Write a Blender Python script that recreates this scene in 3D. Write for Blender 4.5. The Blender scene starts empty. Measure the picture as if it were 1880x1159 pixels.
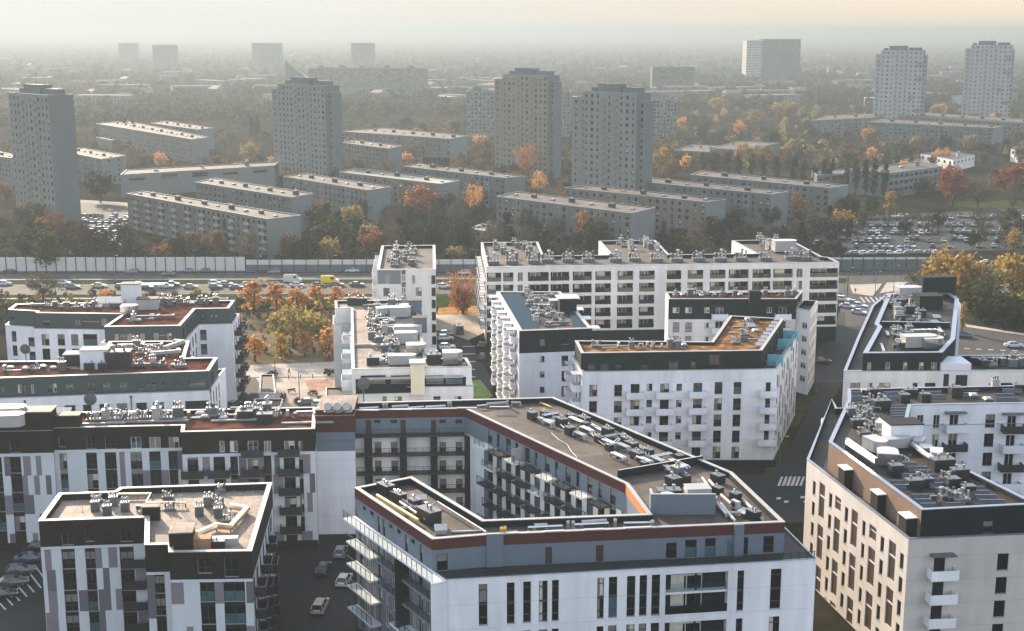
import bpy, math, random
import numpy as np
from mathutils import Vector, Matrix
R = math.radians
random.seed(7); RNG = np.random.default_rng(11)
SC = bpy.context.scene
COL = SC.collection

# ------------------------------------------------------------------ camera
CAM_H, FPX, W0, H0 = 76.0, 2500.0, 1880.0, 1159.0
PITCH = math.atan((H0 / 2 - 58.0) / FPX)
CP, SP = math.cos(PITCH), math.sin(PITCH)
cam = bpy.data.cameras.new('camera'); camo = bpy.data.objects.new('camera', cam); COL.objects.link(camo)
cam.sensor_fit = 'HORIZONTAL'; cam.sensor_width = 36.0; cam.lens = 36.0 * FPX / W0
cam.clip_start = 1.0; cam.clip_end = 30000.0
camo.location = (0, 0, CAM_H); camo.rotation_euler = (math.pi / 2 - PITCH, 0, 0)
SC.camera = camo
# ------------------------------------------------------------------ light
SUN_AZ, SUN_EL = R(-29.0), R(20.0)            # azimuth measured from +Y towards +X
world = bpy.data.worlds.new('World'); SC.world = world; world.use_nodes = True
wn = world.node_tree; wn.nodes.clear()
sky = wn.nodes.new('ShaderNodeTexSky'); sky.sky_type = 'NISHITA'; sky.sun_disc = False
sky.sun_elevation = SUN_EL; sky.sun_rotation = SUN_AZ % (2 * math.pi)
sky.air_density = 1.0; sky.dust_density = 1.0; sky.ozone_density = 2.5
bg = wn.nodes.new('ShaderNodeBackground'); bg.inputs['Strength'].default_value = 0.12
wo = wn.nodes.new('ShaderNodeOutputWorld')
hsv = wn.nodes.new('ShaderNodeHueSaturation'); hsv.inputs['Saturation'].default_value = 0.52
soft = wn.nodes.new('ShaderNodeMix'); soft.data_type = 'RGBA'; soft.blend_type = 'DARKEN'; soft.inputs['Factor'].default_value = 1.0
tcw = wn.nodes.new('ShaderNodeTexCoord'); sxw = wn.nodes.new('ShaderNodeSeparateXYZ'); wn.links.new(tcw.outputs['Generated'], sxw.inputs[0])
veil = wn.nodes.new('ShaderNodeValToRGB'); ve = veil.color_ramp.elements   # a thin bright cloud veil, white towards the sun, peach to the north-east
ve[0].position = 0.40; ve[0].color = (1.56, 1.54, 1.47, 1); ve[1].position = 0.66; ve[1].color = (1.80, 1.46, 1.10, 1)
mrw = wn.nodes.new('ShaderNodeMapRange'); mrw.inputs['From Min'].default_value = -1; wn.links.new(sxw.outputs['X'], mrw.inputs['Value'])
mrz = wn.nodes.new('ShaderNodeMapRange'); mrz.inputs['From Min'].default_value = 0.04; mrz.inputs['From Max'].default_value = 0.30
mrz.inputs['To Min'].default_value = 1.0; mrz.inputs['To Max'].default_value = 0.0                       # the veil lies along the horizon
wn.links.new(sxw.outputs['Z'], mrz.inputs['Value']); wn.links.new(mrz.outputs[0], soft.inputs['Factor'])
wn.links.new(mrw.outputs[0], veil.inputs[0]); cn = wn.nodes.new('ShaderNodeTexNoise'); cn.inputs['Scale'].default_value = 2.2; cn.inputs['Detail'].default_value = 5
cmp_ = wn.nodes.new('ShaderNodeMapping'); cmp_.inputs['Scale'].default_value = (1, 1, 14); wn.links.new(tcw.outputs['Generated'], cmp_.inputs['Vector']); wn.links.new(cmp_.outputs[0], cn.inputs['Vector'])
cmr = wn.nodes.new('ShaderNodeMapRange'); cmr.inputs['To Min'].default_value = 0.86; cmr.inputs['To Max'].default_value = 1.14; wn.links.new(cn.outputs['Fac'], cmr.inputs['Value'])
cmx = wn.nodes.new('ShaderNodeMix'); cmx.data_type = 'RGBA'; cmx.blend_type = 'MULTIPLY'; cmx.inputs['Factor'].default_value = 1.0
wn.links.new(veil.outputs[0], cmx.inputs['A']); wn.links.new(cmr.outputs[0], cmx.inputs['B']); wn.links.new(cmx.outputs['Result'], soft.inputs['B'])
wn.links.new(sky.outputs[0], hsv.inputs['Color']); wn.links.new(hsv.outputs[0], soft.inputs['A'])
wn.links.new(soft.outputs['Result'], bg.inputs['Color']); wn.links.new(bg.outputs[0], wo.inputs['Surface'])
sl = bpy.data.lights.new('sun', 'SUN'); sl.energy = 2.5; sl.angle = R(0.5); sl.color = (1.0, 0.80, 0.57)
so = bpy.data.objects.new('sun', sl); COL.objects.link(so)
sd = Vector((math.sin(SUN_AZ) * math.cos(SUN_EL), math.cos(SUN_AZ) * math.cos(SUN_EL), math.sin(SUN_EL)))
so.rotation_euler = (-sd).to_track_quat('-Z', 'Y').to_euler(); so.location = (-60, 60, 200)
SC.view_settings.view_transform = 'Standard'; SC.view_settings.look = 'None'
SC.view_settings.exposure = 2.3; SC.view_settings.gamma = 1.0
SC.cycles.use_denoising = True
SC.cycles.max_bounces = 6; SC.cycles.diffuse_bounces = 3; SC.cycles.glossy_bounces = 2
SC.cycles.transmission_bounces = 3; SC.cycles.volume_bounces = 0; SC.cycles.transparent_max_bounces = 6

# ------------------------------------------------------------------ geometry from the photograph's perspective
def ray(px, py):
    dx, dy = px - W0 / 2, H0 / 2 - py
    return np.array((dx, FPX * CP + dy * SP, -FPX * SP + dy * CP))
def U(px, py, z=0.0):                         # plan position of the point seen at (px,py) that stands at height z
    r = ray(px, py); t = (CAM_H - z) / -r[2]
    return r[:2] * t
def PX(x, y, z):                              # where a point of the place is seen
    dz = z - CAM_H; d = y * CP - dz * SP; u = y * SP + dz * CP
    return W0 / 2 + FPX * x / d, H0 / 2 - FPX * u / d
def Z(ox, oy, s): return lambda x, y: (ox + x / s, oy + y / s)
def US(pts, z): return [U(x, y, z) for x, y in pts]
def off(poly, d):                             # offset a CCW polygon inwards by d (outwards if negative)
    n = len(poly); out = []
    for i in range(n):
        p0, p1, p2 = (np.array(poly[j % n], float) for j in (i - 1, i, i + 1))
        a = (p1 - p0) / np.linalg.norm(p1 - p0); b = (p2 - p1) / np.linalg.norm(p2 - p1)
        na = np.array((-a[1], a[0])); nb = np.array((-b[1], b[0])); m = na + nb
        k = max(0.25, 1 + float(na @ nb)); out.append(p1 + m * d / k)
    return out
def inpoly(p, poly):
    c = False; n = len(poly)
    for i in range(n):
        a, b = poly[i], poly[(i + 1) % n]
        if (a[1] > p[1]) != (b[1] > p[1]) and p[0] < (b[0] - a[0]) * (p[1] - a[1]) / (b[1] - a[1]) + a[0]: c = not c
    return c
FOOT = []                                     # footprints that keep trees and cars out

class Face:
    """A vertical wall plane from a to b, b to the right of a seen from outside."""
    def __init__(s, a, b):
        s.a = np.array(a, float); s.b = np.array(b, float); v = s.b - s.a; s.L = float(np.linalg.norm(v))
        s.u = v / s.L; s.n = np.array((s.u[1], -s.u[0])); s.ang = math.atan2(s.u[1], s.u[0])
    def px(s, x, y):
        r = ray(x, y); t = (s.a @ s.n) / (r[:2] @ s.n); p = r[:2] * t
        return float((p - s.a) @ s.u), float(CAM_H + r[2] * t)
    def at(s, u, o=0.0): return s.a + s.u * u + s.n * o

# ------------------------------------------------------------------ materials
MATS = {}
def mat(name, c, rough=0.8, var=0.12, scale=0.35, metal=0.0, spec=0.12, streak=0.0, joint=0.0, objcol=False, coat=0.0):
    if name in MATS: return MATS[name]
    m = bpy.data.materials.new(name); m.use_nodes = True; nt = m.node_tree; p = nt.nodes['Principled BSDF']
    p.inputs['Roughness'].default_value = rough; p.inputs['Metallic'].default_value = metal
    p.inputs['Specular IOR Level'].default_value = spec
    if coat: p.inputs['Coat Weight'].default_value = coat; p.inputs['Coat Roughness'].default_value = 0.05
    N = nt.nodes.new; L = nt.links.new
    geo = N('ShaderNodeNewGeometry')
    n1 = N('ShaderNodeTexNoise'); n1.inputs['Scale'].default_value = scale; n1.inputs['Detail'].default_value = 6
    n1.inputs['Roughness'].default_value = 0.65
    src = geo.outputs['Position']
    if streak:                                # rain streaks: noise stretched along the height
        mp = N('ShaderNodeMapping'); mp.inputs['Scale'].default_value = (1, 1, streak); L(src, mp.inputs['Vector']); src = mp.outputs[0]
    L(src, n1.inputs['Vector'])
    r = N('ShaderNodeMapRange'); r.inputs['From Min'].default_value = 0.25; r.inputs['From Max'].default_value = 0.75
    r.inputs['To Min'].default_value = 1 - var; r.inputs['To Max'].default_value = 1 + var
    L(n1.outputs['Fac'], r.inputs['Value'])
    mx = N('ShaderNodeMix'); mx.data_type = 'RGBA'; mx.blend_type = 'MULTIPLY'; mx.inputs['Factor'].default_value = 1.0
    if objcol:
        oi = N('ShaderNodeObjectInfo'); L(oi.outputs['Color'], mx.inputs['A'])
    else: mx.inputs['A'].default_value = (*c, 1)
    fac = r.outputs[0]
    if joint:                                 # storey joints and a second, broader weathering
        sz = N('ShaderNodeSeparateXYZ'); L(geo.outputs['Position'], sz.inputs[0]); md = N('ShaderNodeMath'); md.operation = 'PINGPONG'; md.inputs[1].default_value = joint / 2; L(sz.outputs['Z'], md.inputs[0])
        lt = N('ShaderNodeMapRange'); lt.inputs['From Min'].default_value = 0.02; lt.inputs['From Max'].default_value = 0.05; lt.inputs['To Min'].default_value = 0.80; L(md.outputs[0], lt.inputs['Value'])
        n3 = N('ShaderNodeTexNoise'); n3.inputs['Scale'].default_value = 0.09; n3.inputs['Detail'].default_value = 4; L(geo.outputs['Position'], n3.inputs['Vector'])
        r3 = N('ShaderNodeMapRange'); r3.inputs['From Min'].default_value = 0.3; r3.inputs['From Max'].default_value = 0.7; r3.inputs['To Min'].default_value = 0.80; r3.inputs['To Max'].default_value = 1.04; L(n3.outputs['Fac'], r3.inputs['Value'])
        m1 = N('ShaderNodeMath'); m1.operation = 'MULTIPLY'; L(lt.outputs[0], m1.inputs[0]); L(r3.outputs[0], m1.inputs[1])
        m2 = N('ShaderNodeMath'); m2.operation = 'MULTIPLY'; L(m1.outputs[0], m2.inputs[0]); L(r.outputs[0], m2.inputs[1]); fac = m2.outputs[0]
    L(fac, mx.inputs['B']); L(mx.outputs['Result'], p.inputs['Base Color'])
    MATS[name] = m; return m
def mat2(name, c1, c2, scale, rough=0.9, lo=0.42, hi=0.58, detail=8, var_scale=None, c3=None, seam=0.0):   # two tones in patches
    m = bpy.data.materials.new(name); m.use_nodes = True; nt = m.node_tree; p = nt.nodes['Principled BSDF']
    p.inputs['Roughness'].default_value = rough; p.inputs['Specular IOR Level'].default_value = 0.0 if rough > .93 else 0.2
    N = nt.nodes.new; L = nt.links.new; geo = N('ShaderNodeNewGeometry')
    n1 = N('ShaderNodeTexNoise'); n1.inputs['Scale'].default_value = scale; n1.inputs['Detail'].default_value = detail
    L(geo.outputs['Position'], n1.inputs['Vector'])
    cr = N('ShaderNodeValToRGB'); e = cr.color_ramp.elements
    e[0].position = lo; e[0].color = (*c1, 1); e[1].position = hi; e[1].color = (*c2, 1)
    if c3: k = e.new(min(0.99, hi + 0.1)); k.color = (*c3, 1)
    L(n1.outputs['Fac'], cr.inputs[0])
    n2 = N('ShaderNodeTexNoise'); n2.inputs['Scale'].default_value = (var_scale or scale * 9); n2.inputs['Detail'].default_value = 5
    L(geo.outputs['Position'], n2.inputs['Vector'])
    r = N('ShaderNodeMapRange'); r.inputs['From Min'].default_value = 0.25; r.inputs['From Max'].default_value = 0.75
    r.inputs['To Min'].default_value = 0.75; r.inputs['To Max'].default_value = 1.25; L(n2.outputs['Fac'], r.inputs['Value'])
    mx = N('ShaderNodeMix'); mx.data_type = 'RGBA'; mx.blend_type = 'MULTIPLY'; mx.inputs['Factor'].default_value = 1
    fac = r.outputs[0]
    if seam:                                  # lapped sheets of roofing felt
        mp = N('ShaderNodeMapping'); mp.inputs['Rotation'].default_value = (0, 0, R(-6)); L(geo.outputs['Position'], mp.inputs['Vector']); sx = N('ShaderNodeSeparateXYZ'); L(mp.outputs[0], sx.inputs[0])
        pg = N('ShaderNodeMath'); pg.operation = 'PINGPONG'; pg.inputs[1].default_value = seam / 2; L(sx.outputs['X'], pg.inputs[0])
        lt = N('ShaderNodeMapRange'); lt.inputs['From Min'].default_value = 0.03; lt.inputs['From Max'].default_value = 0.10; lt.inputs['To Min'].default_value = 0.72; L(pg.outputs[0], lt.inputs['Value'])
        n3 = N('ShaderNodeTexNoise'); n3.inputs['Scale'].default_value = 0.3; n3.inputs['Detail'].default_value = 4; L(geo.outputs['Position'], n3.inputs['Vector'])
        r3 = N('ShaderNodeMapRange'); r3.inputs['From Min'].default_value = 0.40; r3.inputs['From Max'].default_value = 0.52; r3.inputs['To Min'].default_value = 0.70; L(n3.outputs['Fac'], r3.inputs['Value'])
        m1 = N('ShaderNodeMath'); m1.operation = 'MULTIPLY'; L(lt.outputs[0], m1.inputs[0]); L(r3.outputs[0], m1.inputs[1])
        m2 = N('ShaderNodeMath'); m2.operation = 'MULTIPLY'; L(m1.outputs[0], m2.inputs[0]); L(fac, m2.inputs[1]); fac = m2.outputs[0]
    L(cr.outputs[0], mx.inputs['A']); L(fac, mx.inputs['B']); L(mx.outputs['Result'], p.inputs['Base Color'])
    MATS[name] = m; return m
def leafmat(name, c, c2):
    m = bpy.data.materials.new(name); m.use_nodes = True; nt = m.node_tree; nt.nodes.clear(); N = nt.nodes.new; L = nt.links.new
    out = N('ShaderNodeOutputMaterial'); d = N('ShaderNodeBsdfDiffuse'); t = N('ShaderNodeBsdfTranslucent'); mix = N('ShaderNodeMixShader')
    mix.inputs[0].default_value = 0.5
    oi = N('ShaderNodeObjectInfo'); geo = N('ShaderNodeNewGeometry')
    n1 = N('ShaderNodeTexNoise'); n1.inputs['Scale'].default_value = 0.6; n1.inputs['Detail'].default_value = 3
    L(geo.outputs['Position'], n1.inputs['Vector'])
    ad = N('ShaderNodeMath'); ad.operation = 'MULTIPLY_ADD'; ad.inputs[1].default_value = 0.55
    L(oi.outputs['Random'], ad.inputs[0]); 
    s2 = N('ShaderNodeMath'); s2.operation = 'MULTIPLY_ADD'; s2.inputs[1].default_value = 1.6; s2.inputs[2].default_value = -0.6
    L(n1.outputs['Fac'], s2.inputs[0]); L(s2.outputs[0], ad.inputs[2])
    mx = N('ShaderNodeMix'); mx.data_type = 'RGBA'; mx.inputs['A'].default_value = (*c, 1); mx.inputs['B'].default_value = (*c2, 1)
    L(ad.outputs[0], mx.inputs['Factor'])
    L(mx.outputs['Result'], d.inputs[0]); L(mx.outputs['Result'], t.inputs[0])
    L(d.outputs[0], mix.inputs[1]); L(t.outputs[0], mix.inputs[2]); L(mix.outputs[0], out.inputs[0])
    MATS[name] = m; return m

WHITE = mat('white_render', (0.70, 0.70, 0.715), 0.85, 0.14, 0.5, streak=0.12, joint=3.0)
CREAM = mat('cream_render', (0.68, 0.66, 0.63), 0.85, 0.14, 0.5, streak=0.12, joint=3.0)
DARK = mat('anthracite_render', (0.007, 0.014, 0.017), 0.8, 0.15, 0.3)
GREYG = mat('grey_green_render', (0.05, 0.068, 0.068), 0.85, 0.10, 0.3)
BROWN = mat('brown_black_cladding', (0.015, 0.0135, 0.012), 0.75, 0.18, 0.5, streak=0.2)
MAUVE = mat('mauve_panel', (0.185, 0.165, 0.18), 0.7, 0.08, 0.6)
MAUVE2 = mat('dark_mauve_panel', (0.115, 0.11, 0.12), 0.7, 0.08, 0.6)
PANEL = mat('pale_panel', (0.50, 0.52, 0.53), 0.7, 0.07, 0.6, streak=0.3)
REDB = mat('oxblood_cornice', (0.075, 0.026, 0.022), 0.8, 0.12, 0.6)
WARMW = mat('warm_white_render', (0.50, 0.465, 0.42), 0.85, 0.10, 0.5, streak=0.12, joint=3.0)
BLUEG = mat('blue_grey_render', (0.125, 0.155, 0.185), 0.85, 0.08, 0.25, streak=0.25)
SLATE = mat('slate_render', (0.17, 0.175, 0.19), 0.85, 0.08, 0.3)
CONC = mat('concrete', (0.34, 0.34, 0.33), 0.9, 0.15, 0.4)
CONCD = mat('weathered_concrete', (0.13, 0.133, 0.136), 0.9, 0.2, 0.6)
SLABW = mat('slab_block_render', (0.125, 0.135, 0.12), 0.9, 0.12, 0.06, streak=0.5)
SLABB = mat('slab_block_beige', (0.145, 0.138, 0.116), 0.9, 0.14, 0.06, streak=0.5)
SLABG = mat('slab_block_green_grey', (0.105, 0.125, 0.115), 0.9, 0.14, 0.06, streak=0.5)
SLABE = mat('slab_block_gable', (0.155, 0.175, 0.17), 0.9, 0.10, 0.06, streak=0.5)
TOWW = mat('tower_render', (0.19, 0.195, 0.18), 0.9, 0.10, 0.05, streak=0.5)
TOWG = mat('tower_side_render', (0.12, 0.14, 0.14), 0.9, 0.10, 0.05, streak=0.5)
TOWY = mat('tower_yellow_strip', (0.21, 0.195, 0.14), 0.9, 0.08, 0.05, streak=0.5)
COPE = mat('coping_sheet', (0.33, 0.31, 0.285), 0.45, 0.12, 0.8, metal=0.3)
COPED = mat('dark_coping_sheet', (0.22, 0.25, 0.29), 0.4, 0.15, 0.8, metal=0.5)
DECKB = mat2('roof_felt_beige', (0.22, 0.17, 0.135), (0.29, 0.23, 0.185), 0.12, 0.75, seam=1.6)
DECKG = mat2('roof_felt_grey', (0.052, 0.039, 0.031), (0.085, 0.065, 0.052), 0.12, 0.7, seam=1.6)
DECKR = mat2('roof_red_sedum', (0.07, 0.029, 0.021), (0.125, 0.053, 0.037), 0.35, 0.95, c3=(0.11, 0.075, 0.05))
DECKO = mat2('roof_orange_sedum', (0.10, 0.055, 0.03), (0.25, 0.125, 0.05), 0.5, 0.95, c3=(0.28, 0.21, 0.12))
DECKD = mat2('roof_felt_dark', (0.014, 0.011, 0.01), (0.034, 0.026, 0.022), 0.2, 0.7)
DECKS = mat2('slab_roof_felt', (0.065, 0.056, 0.048), (0.105, 0.09, 0.075), 0.05, 0.8, seam=3.0)
ZINC = mat('galvanised_sheet', (0.45, 0.45, 0.45), 0.24, 0.12, 1.5, metal=0.85)
WSHEET = mat('white_sheet_metal', (0.34, 0.33, 0.315), 0.4, 0.10, 1.5, metal=0.0, spec=0.5)
GSHEET = mat('grey_sheet_metal', (0.07, 0.077, 0.083), 0.5, 0.15, 1.5, spec=0.5)
BSHEET = mat('black_sheet_metal', (0.012, 0.014, 0.016), 0.45, 0.2, 1.5, spec=0.5)
YPIPE = mat('golden_glint_pipe', (0.75, 0.45, 0.06), 0.4, 0.1, 1.5, spec=0.5)  # golden yellow put into roof pipes for their glints in the sun
FRAME = mat('window_frame_dark', (0.05, 0.05, 0.052), 0.5, 0.1)
FRAMEW = mat('window_frame_pale', (0.55, 0.53, 0.50), 0.5, 0.1)
GLASS = mat('window_glass', (0.006, 0.008, 0.009), 0.06, 0.3, 0.5, spec=0.6)
GLASSB = mat('window_glass_teal', (0.05, 0.10, 0.115), 0.06, 0.3, 0.5, spec=0.7)
CURT = mat('window_curtain', (0.50, 0.46, 0.38), 0.5, 0.25, 1.3, coat=1.0)
CURTD = mat('window_blind', (0.17, 0.16, 0.15), 0.5, 0.25, 1.3, coat=1.0)
RAIL = mat('dark_railing', (0.025, 0.035, 0.04), 0.5, 0.1)
RGLASS = mat('balcony_glass', (0.06, 0.10, 0.11), 0.1, 0.15, 0.5, spec=0.6)
TGLASS = mat('teal_glass_screen', (0.12, 0.38, 0.47), 0.15, 0.15, 0.5, spec=0.6)
PV = mat('solar_cells', (0.010, 0.055, 0.065), 0.3, 0.25, 1.5, spec=0.35)
PVK = mat('black_solar_cells', (0.014, 0.018, 0.022), 0.2, 0.25, 1.5, spec=0.6)
ORNG = mat('sunlit_cornice_orange', (0.42, 0.17, 0.06), 0.8, 0.1)  # cornice tone with the sunlight put into its colour
BRASS = mat('bronze_panel', (0.065, 0.042, 0.028), 0.35, 0.2, 0.4, metal=0.2, spec=0.6)
DDOOR = mat('brown_door', (0.055, 0.032, 0.028), 0.5, 0.1)

def clear_glass(m):                           # balcony glass one sees through
    nt = m.node_tree; p = nt.nodes['Principled BSDF']; t = nt.nodes.new('ShaderNodeBsdfTransparent'); mx = nt.nodes.new('ShaderNodeMixShader')
    t.inputs[0].default_value = (.88, .93, .93, 1); mx.inputs[0].default_value = .09
    nt.links.new(t.outputs[0], mx.inputs[1]); nt.links.new(p.outputs[0], mx.inputs[2]); nt.links.new(mx.outputs[0], nt.nodes['Material Output'].inputs['Surface'])
clear_glass(RGLASS)
# ------------------------------------------------------------------ mesh builder and objects
WL = {}                                       # world location of every object made
class MB:
    def __init__(s): s.v = []; s.f = []; s.m = []; s.mats = []
    def mi(s, m):
        if m not in s.mats: s.mats.append(m)
        return s.mats.index(m)
    def face(s, pts, m):
        k = len(s.v); s.v.extend([tuple(map(float, p)) for p in pts]); s.f.append(tuple(range(k, k + len(pts)))); s.m.append(s.mi(m))
    def hexa(s, b, t, m, mt=None, bottom=True):   # b, t: matching CCW loops
        n = len(b)
        for i in range(n):
            j = (i + 1) % n; s.face([b[i], b[j], t[j], t[i]], m)
        s.face(t, mt or m)
        if bottom: s.face(b[::-1], m)
    def box(s, c, d, ang, m, mt=None):            # c: centre of the base
        ca, sa = math.cos(ang), math.sin(ang); q = []
        for sx, sy in ((-1, -1), (1, -1), (1, 1), (-1, 1)):
            x, y = sx * d[0] / 2, sy * d[1] / 2; q.append((c[0] + x * ca - y * sa, c[1] + x * sa + y * ca))
        s.hexa([(*p, c[2]) for p in q], [(*p, c[2] + d[2]) for p in q], m, mt)
    def prism(s, poly, z0, z1, m, mt=None): s.hexa([(p[0], p[1], z0) for p in poly], [(p[0], p[1], z1) for p in poly], m, mt)
    def fbox(s, F, u0, u1, z0, z1, o0, o1, m, mt=None):
        q = [F.at(u0, o1), F.at(u1, o1), F.at(u1, o0), F.at(u0, o0)]
        s.hexa([(*p, z0) for p in q], [(*p, z1) for p in q], m, mt)
    def tube(s, pts, rs, n, m, cap=True):
        pts = [np.array(p, float) for p in pts]; rings = []
        if not hasattr(rs, '__len__'): rs = [rs] * len(pts)
        for i, p in enumerate(pts):
            d = pts[min(i + 1, len(pts) - 1)] - pts[max(i - 1, 0)]; d = d / (np.linalg.norm(d) + 1e-9)
            a = np.cross(d, (0, 0, 1) if abs(d[2]) < 0.9 else (1, 0, 0)); a /= np.linalg.norm(a); b = np.cross(d, a)
            rings.append([p + rs[i] * (math.cos(2 * math.pi * k / n) * a + math.sin(2 * math.pi * k / n) * b) for k in range(n)])
        for i in range(len(rings) - 1):
            for k in range(n):
                l = (k + 1) % n; s.face([rings[i][k], rings[i][l], rings[i + 1][l], rings[i + 1][k]], m)
        if cap: s.face(rings[0][::-1], m); s.face(rings[-1], m)
    def mesh(s, name, centre=None):
        me = bpy.data.meshes.new(name); V = np.array(s.v, float).reshape(-1, 3)
        if centre is not None: V = V - np.array(centre)
        me.from_pydata(V.tolist(), [], s.f)
        for m in s.mats: me.materials.append(m)
        me.polygons.foreach_set('material_index', s.m); me.update()
        return me
    def build(s, name, parent=None, **kw):        # links the shape as ONE object, origin at its base
        V = np.array(s.v, float); lo, hi = V.min(0), V.max(0); c = ((lo[0] + hi[0]) / 2, (lo[1] + hi[1]) / 2, lo[2])
        return link(name, s.mesh(name, c), c, 0, parent, **kw)
def link(name, data, loc, rz=0, parent=None, label=None, cat=None, group=None, kind=None, scale=None, color=None):
    o = bpy.data.objects.new(name, data); COL.objects.link(o); WL[o.name] = tuple(loc)
    if parent is not None:
        o.parent = parent; p = WL[parent.name]; o.location = tuple(loc[i] - p[i] for i in range(3))
    else: o.location = loc
    if rz: o.rotation_euler = (0, 0, rz)
    if scale is not None: o.scale = scale if hasattr(scale, '__len__') else (scale,) * 3
    if color is not None: o.color = color
    for k, v in (('label', label), ('category', cat), ('group', group), ('kind', kind)):
        if v: o[k] = v
    return o
def structure(name, mb, **kw): return mb.build(name, kind='structure', **kw)

# ------------------------------------------------------------------ windows
WIN = {}
def winmesh(w, h, style):
    """frame mesh and glass variants, local x along the wall, y into the wall, origin at the sill centre on the wall face"""
    k = (w, h, style)
    if k in WIN: return WIN[k]
    fr = MB(); x0, x1 = -w / 2, w / 2; fw = 0.07; d = 0.16
    fm = FRAMEW if style in ('pale', 'loggia') else FRAME
    if style == 'loggia': d = 1.1
    def bar(a, b, c, e): fr.hexa([(a, d - .06, c), (b, d - .06, c), (b, d + .05, c), (a, d + .05, c)], [(a, d - .06, e), (b, d - .06, e), (b, d + .05, e), (a, d + .05, e)], fm)
    glass = (x0 + fw, x1 - fw, fw, h - fw)
    if style == 'loggia':                         # dark recess with pale french windows at its back and a glass rail
        fr.face([(x0, d, 0), (x1, d, 0), (x1, d, h), (x0, d, h)], DARK)
        fr.hexa([(x0, .05, 0), (x1, .05, 0), (x1, .09, 0), (x0, .09, 0)], [(x0, .05, 1.0), (x1, .05, 1.0), (x1, .09, 1.0), (x0, .09, 1.0)], GLASS)
        gx0 = x0 + w * 0.12; gx1 = x0 + w * 0.62; d -= .03
        bar(gx0, gx0 + .08, 0, h * .86); bar(gx1 - .08, gx1, 0, h * .86); bar((gx0 + gx1) / 2 - .05, (gx0 + gx1) / 2 + .05, 0, h * .86); bar(gx0, gx1, h * .86, h * .9)
        glass = (gx0 + .08, gx1 - .08, 0.02, h * .86)
    elif style == 'door':
        fr.face([(x0 + fw, d - .02, 0), (x1 - fw, d - .02, 0), (x1 - fw, d - .02, h - fw), (x0 + fw, d - .02, h - fw)], DDOOR); bar(x0, x0 + fw, 0, h); bar(x1 - fw, x1, 0, h); bar(x0 + fw, x1 - fw, h - fw, h); bar(x1 - .3, x1 - .15, h * .42, h * .46); glass = (x0 + .3, x0 + .5, h * .45, h * .8)
    elif style == 'brass':
        fm = FRAMEW
        bar(x0, x1, h * .60, h * .64); fr.face([(x0, d, 0), (x1, d, 0), (x1, d, h * .60), (x0, d, h * .60)], BRASS)
        glass = (x0, x1, h * .64, h)
    else:
        bar(x0, x0 + fw, 0, h); bar(x1 - fw, x1, 0, h); bar(x0 + fw, x1 - fw, 0, fw); bar(x0 + fw, x1 - fw, h - fw, h)
        if style in ('cross', 'pale') and w > .9: bar(-.035, .035, fw, h - fw)
        if style == 'cross' and h > 1.7: bar(x0 + fw, -.035, h * .33, h * .33 + .06); bar(.035, x1 - fw, h * .33, h * .33 + .06)
        if style == 'spandrel': bar(x0 + fw, x1 - fw, h * .36, h * .42); bar(-.035, .035, h * .42, h - fw)
        if style == 'tall':
            bar(x0 + fw, x1 - fw, h * .5 - .12, h * .5 + .12); bar(x0 + fw, x1 - fw, h * .17, h * .2); bar(x0 + fw, x1 - fw, h * .84, h * .86)
        if style == 'plain' and w > 2.0: bar(-.035, .035, fw, h - fw)
        # a thin metal sill
        fr.hexa([(x0 - .05, -.06, -.05), (x1 + .05, -.06, -.05), (x1 + .05, .1, -.05), (x0 - .05, .1, -.05)], [(x0 - .05, -.06, -.01), (x1 + .05, -.06, -.01), (x1 + .05, .1, .0), (x0 - .05, .1, .0)], COPED)
    panes = []
    for v in range(6):
        g = MB(); a, b, c, e = glass; y = d
        def q(p0, p1, q0, q1, m): g.face([(p0, y, q0), (p1, y, q0), (p1, y, q1), (p0, y, q1)], m)
        t = a + (b - a) * .42; s_ = c + (e - c) * .55
        base = BRASS if style == 'brass' else GLASS
        if v == 0 or style == 'brass': q(a, b, c, e, base)
        elif v == 1: q(a, t, c, e, CURT); q(t, b, c, e, base)
        elif v == 2: q(a, b, c, s_, base); q(a, b, s_, e, CURTD)
        elif v == 3: q(a, t, c, e, CURTD); q(t, b, c, s_, base); q(t, b, s_, e, CURT)
        elif v == 4: q(a, b, c, s_, GLASSB); q(a, b, s_, e, base)
        else: q(a, b, c, e, CURTD if style != 'loggia' else CURT)
        panes.append(g.mesh('pane'))
    WIN[k] = (fr.mesh('window'), panes); return WIN[k]
def join_meshes(name, items):
    """one mesh from (mesh, loc, rz) items"""
    mb = MB()
    for me, loc, rz in items:
        ca, sa = math.cos(rz), math.sin(rz)
        V = [(v.co.x * ca - v.co.y * sa + loc[0], v.co.x * sa + v.co.y * ca + loc[1], v.co.z + loc[2]) for v in me.vertices]
        k = len(mb.v); mb.v.extend(V); mm = [mb.mi(m) for m in me.materials]
        for p in me.polygons: mb.f.append(tuple(k + i for i in p.vertices)); mb.m.append(mm[p.material_index])
    return mb

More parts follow.
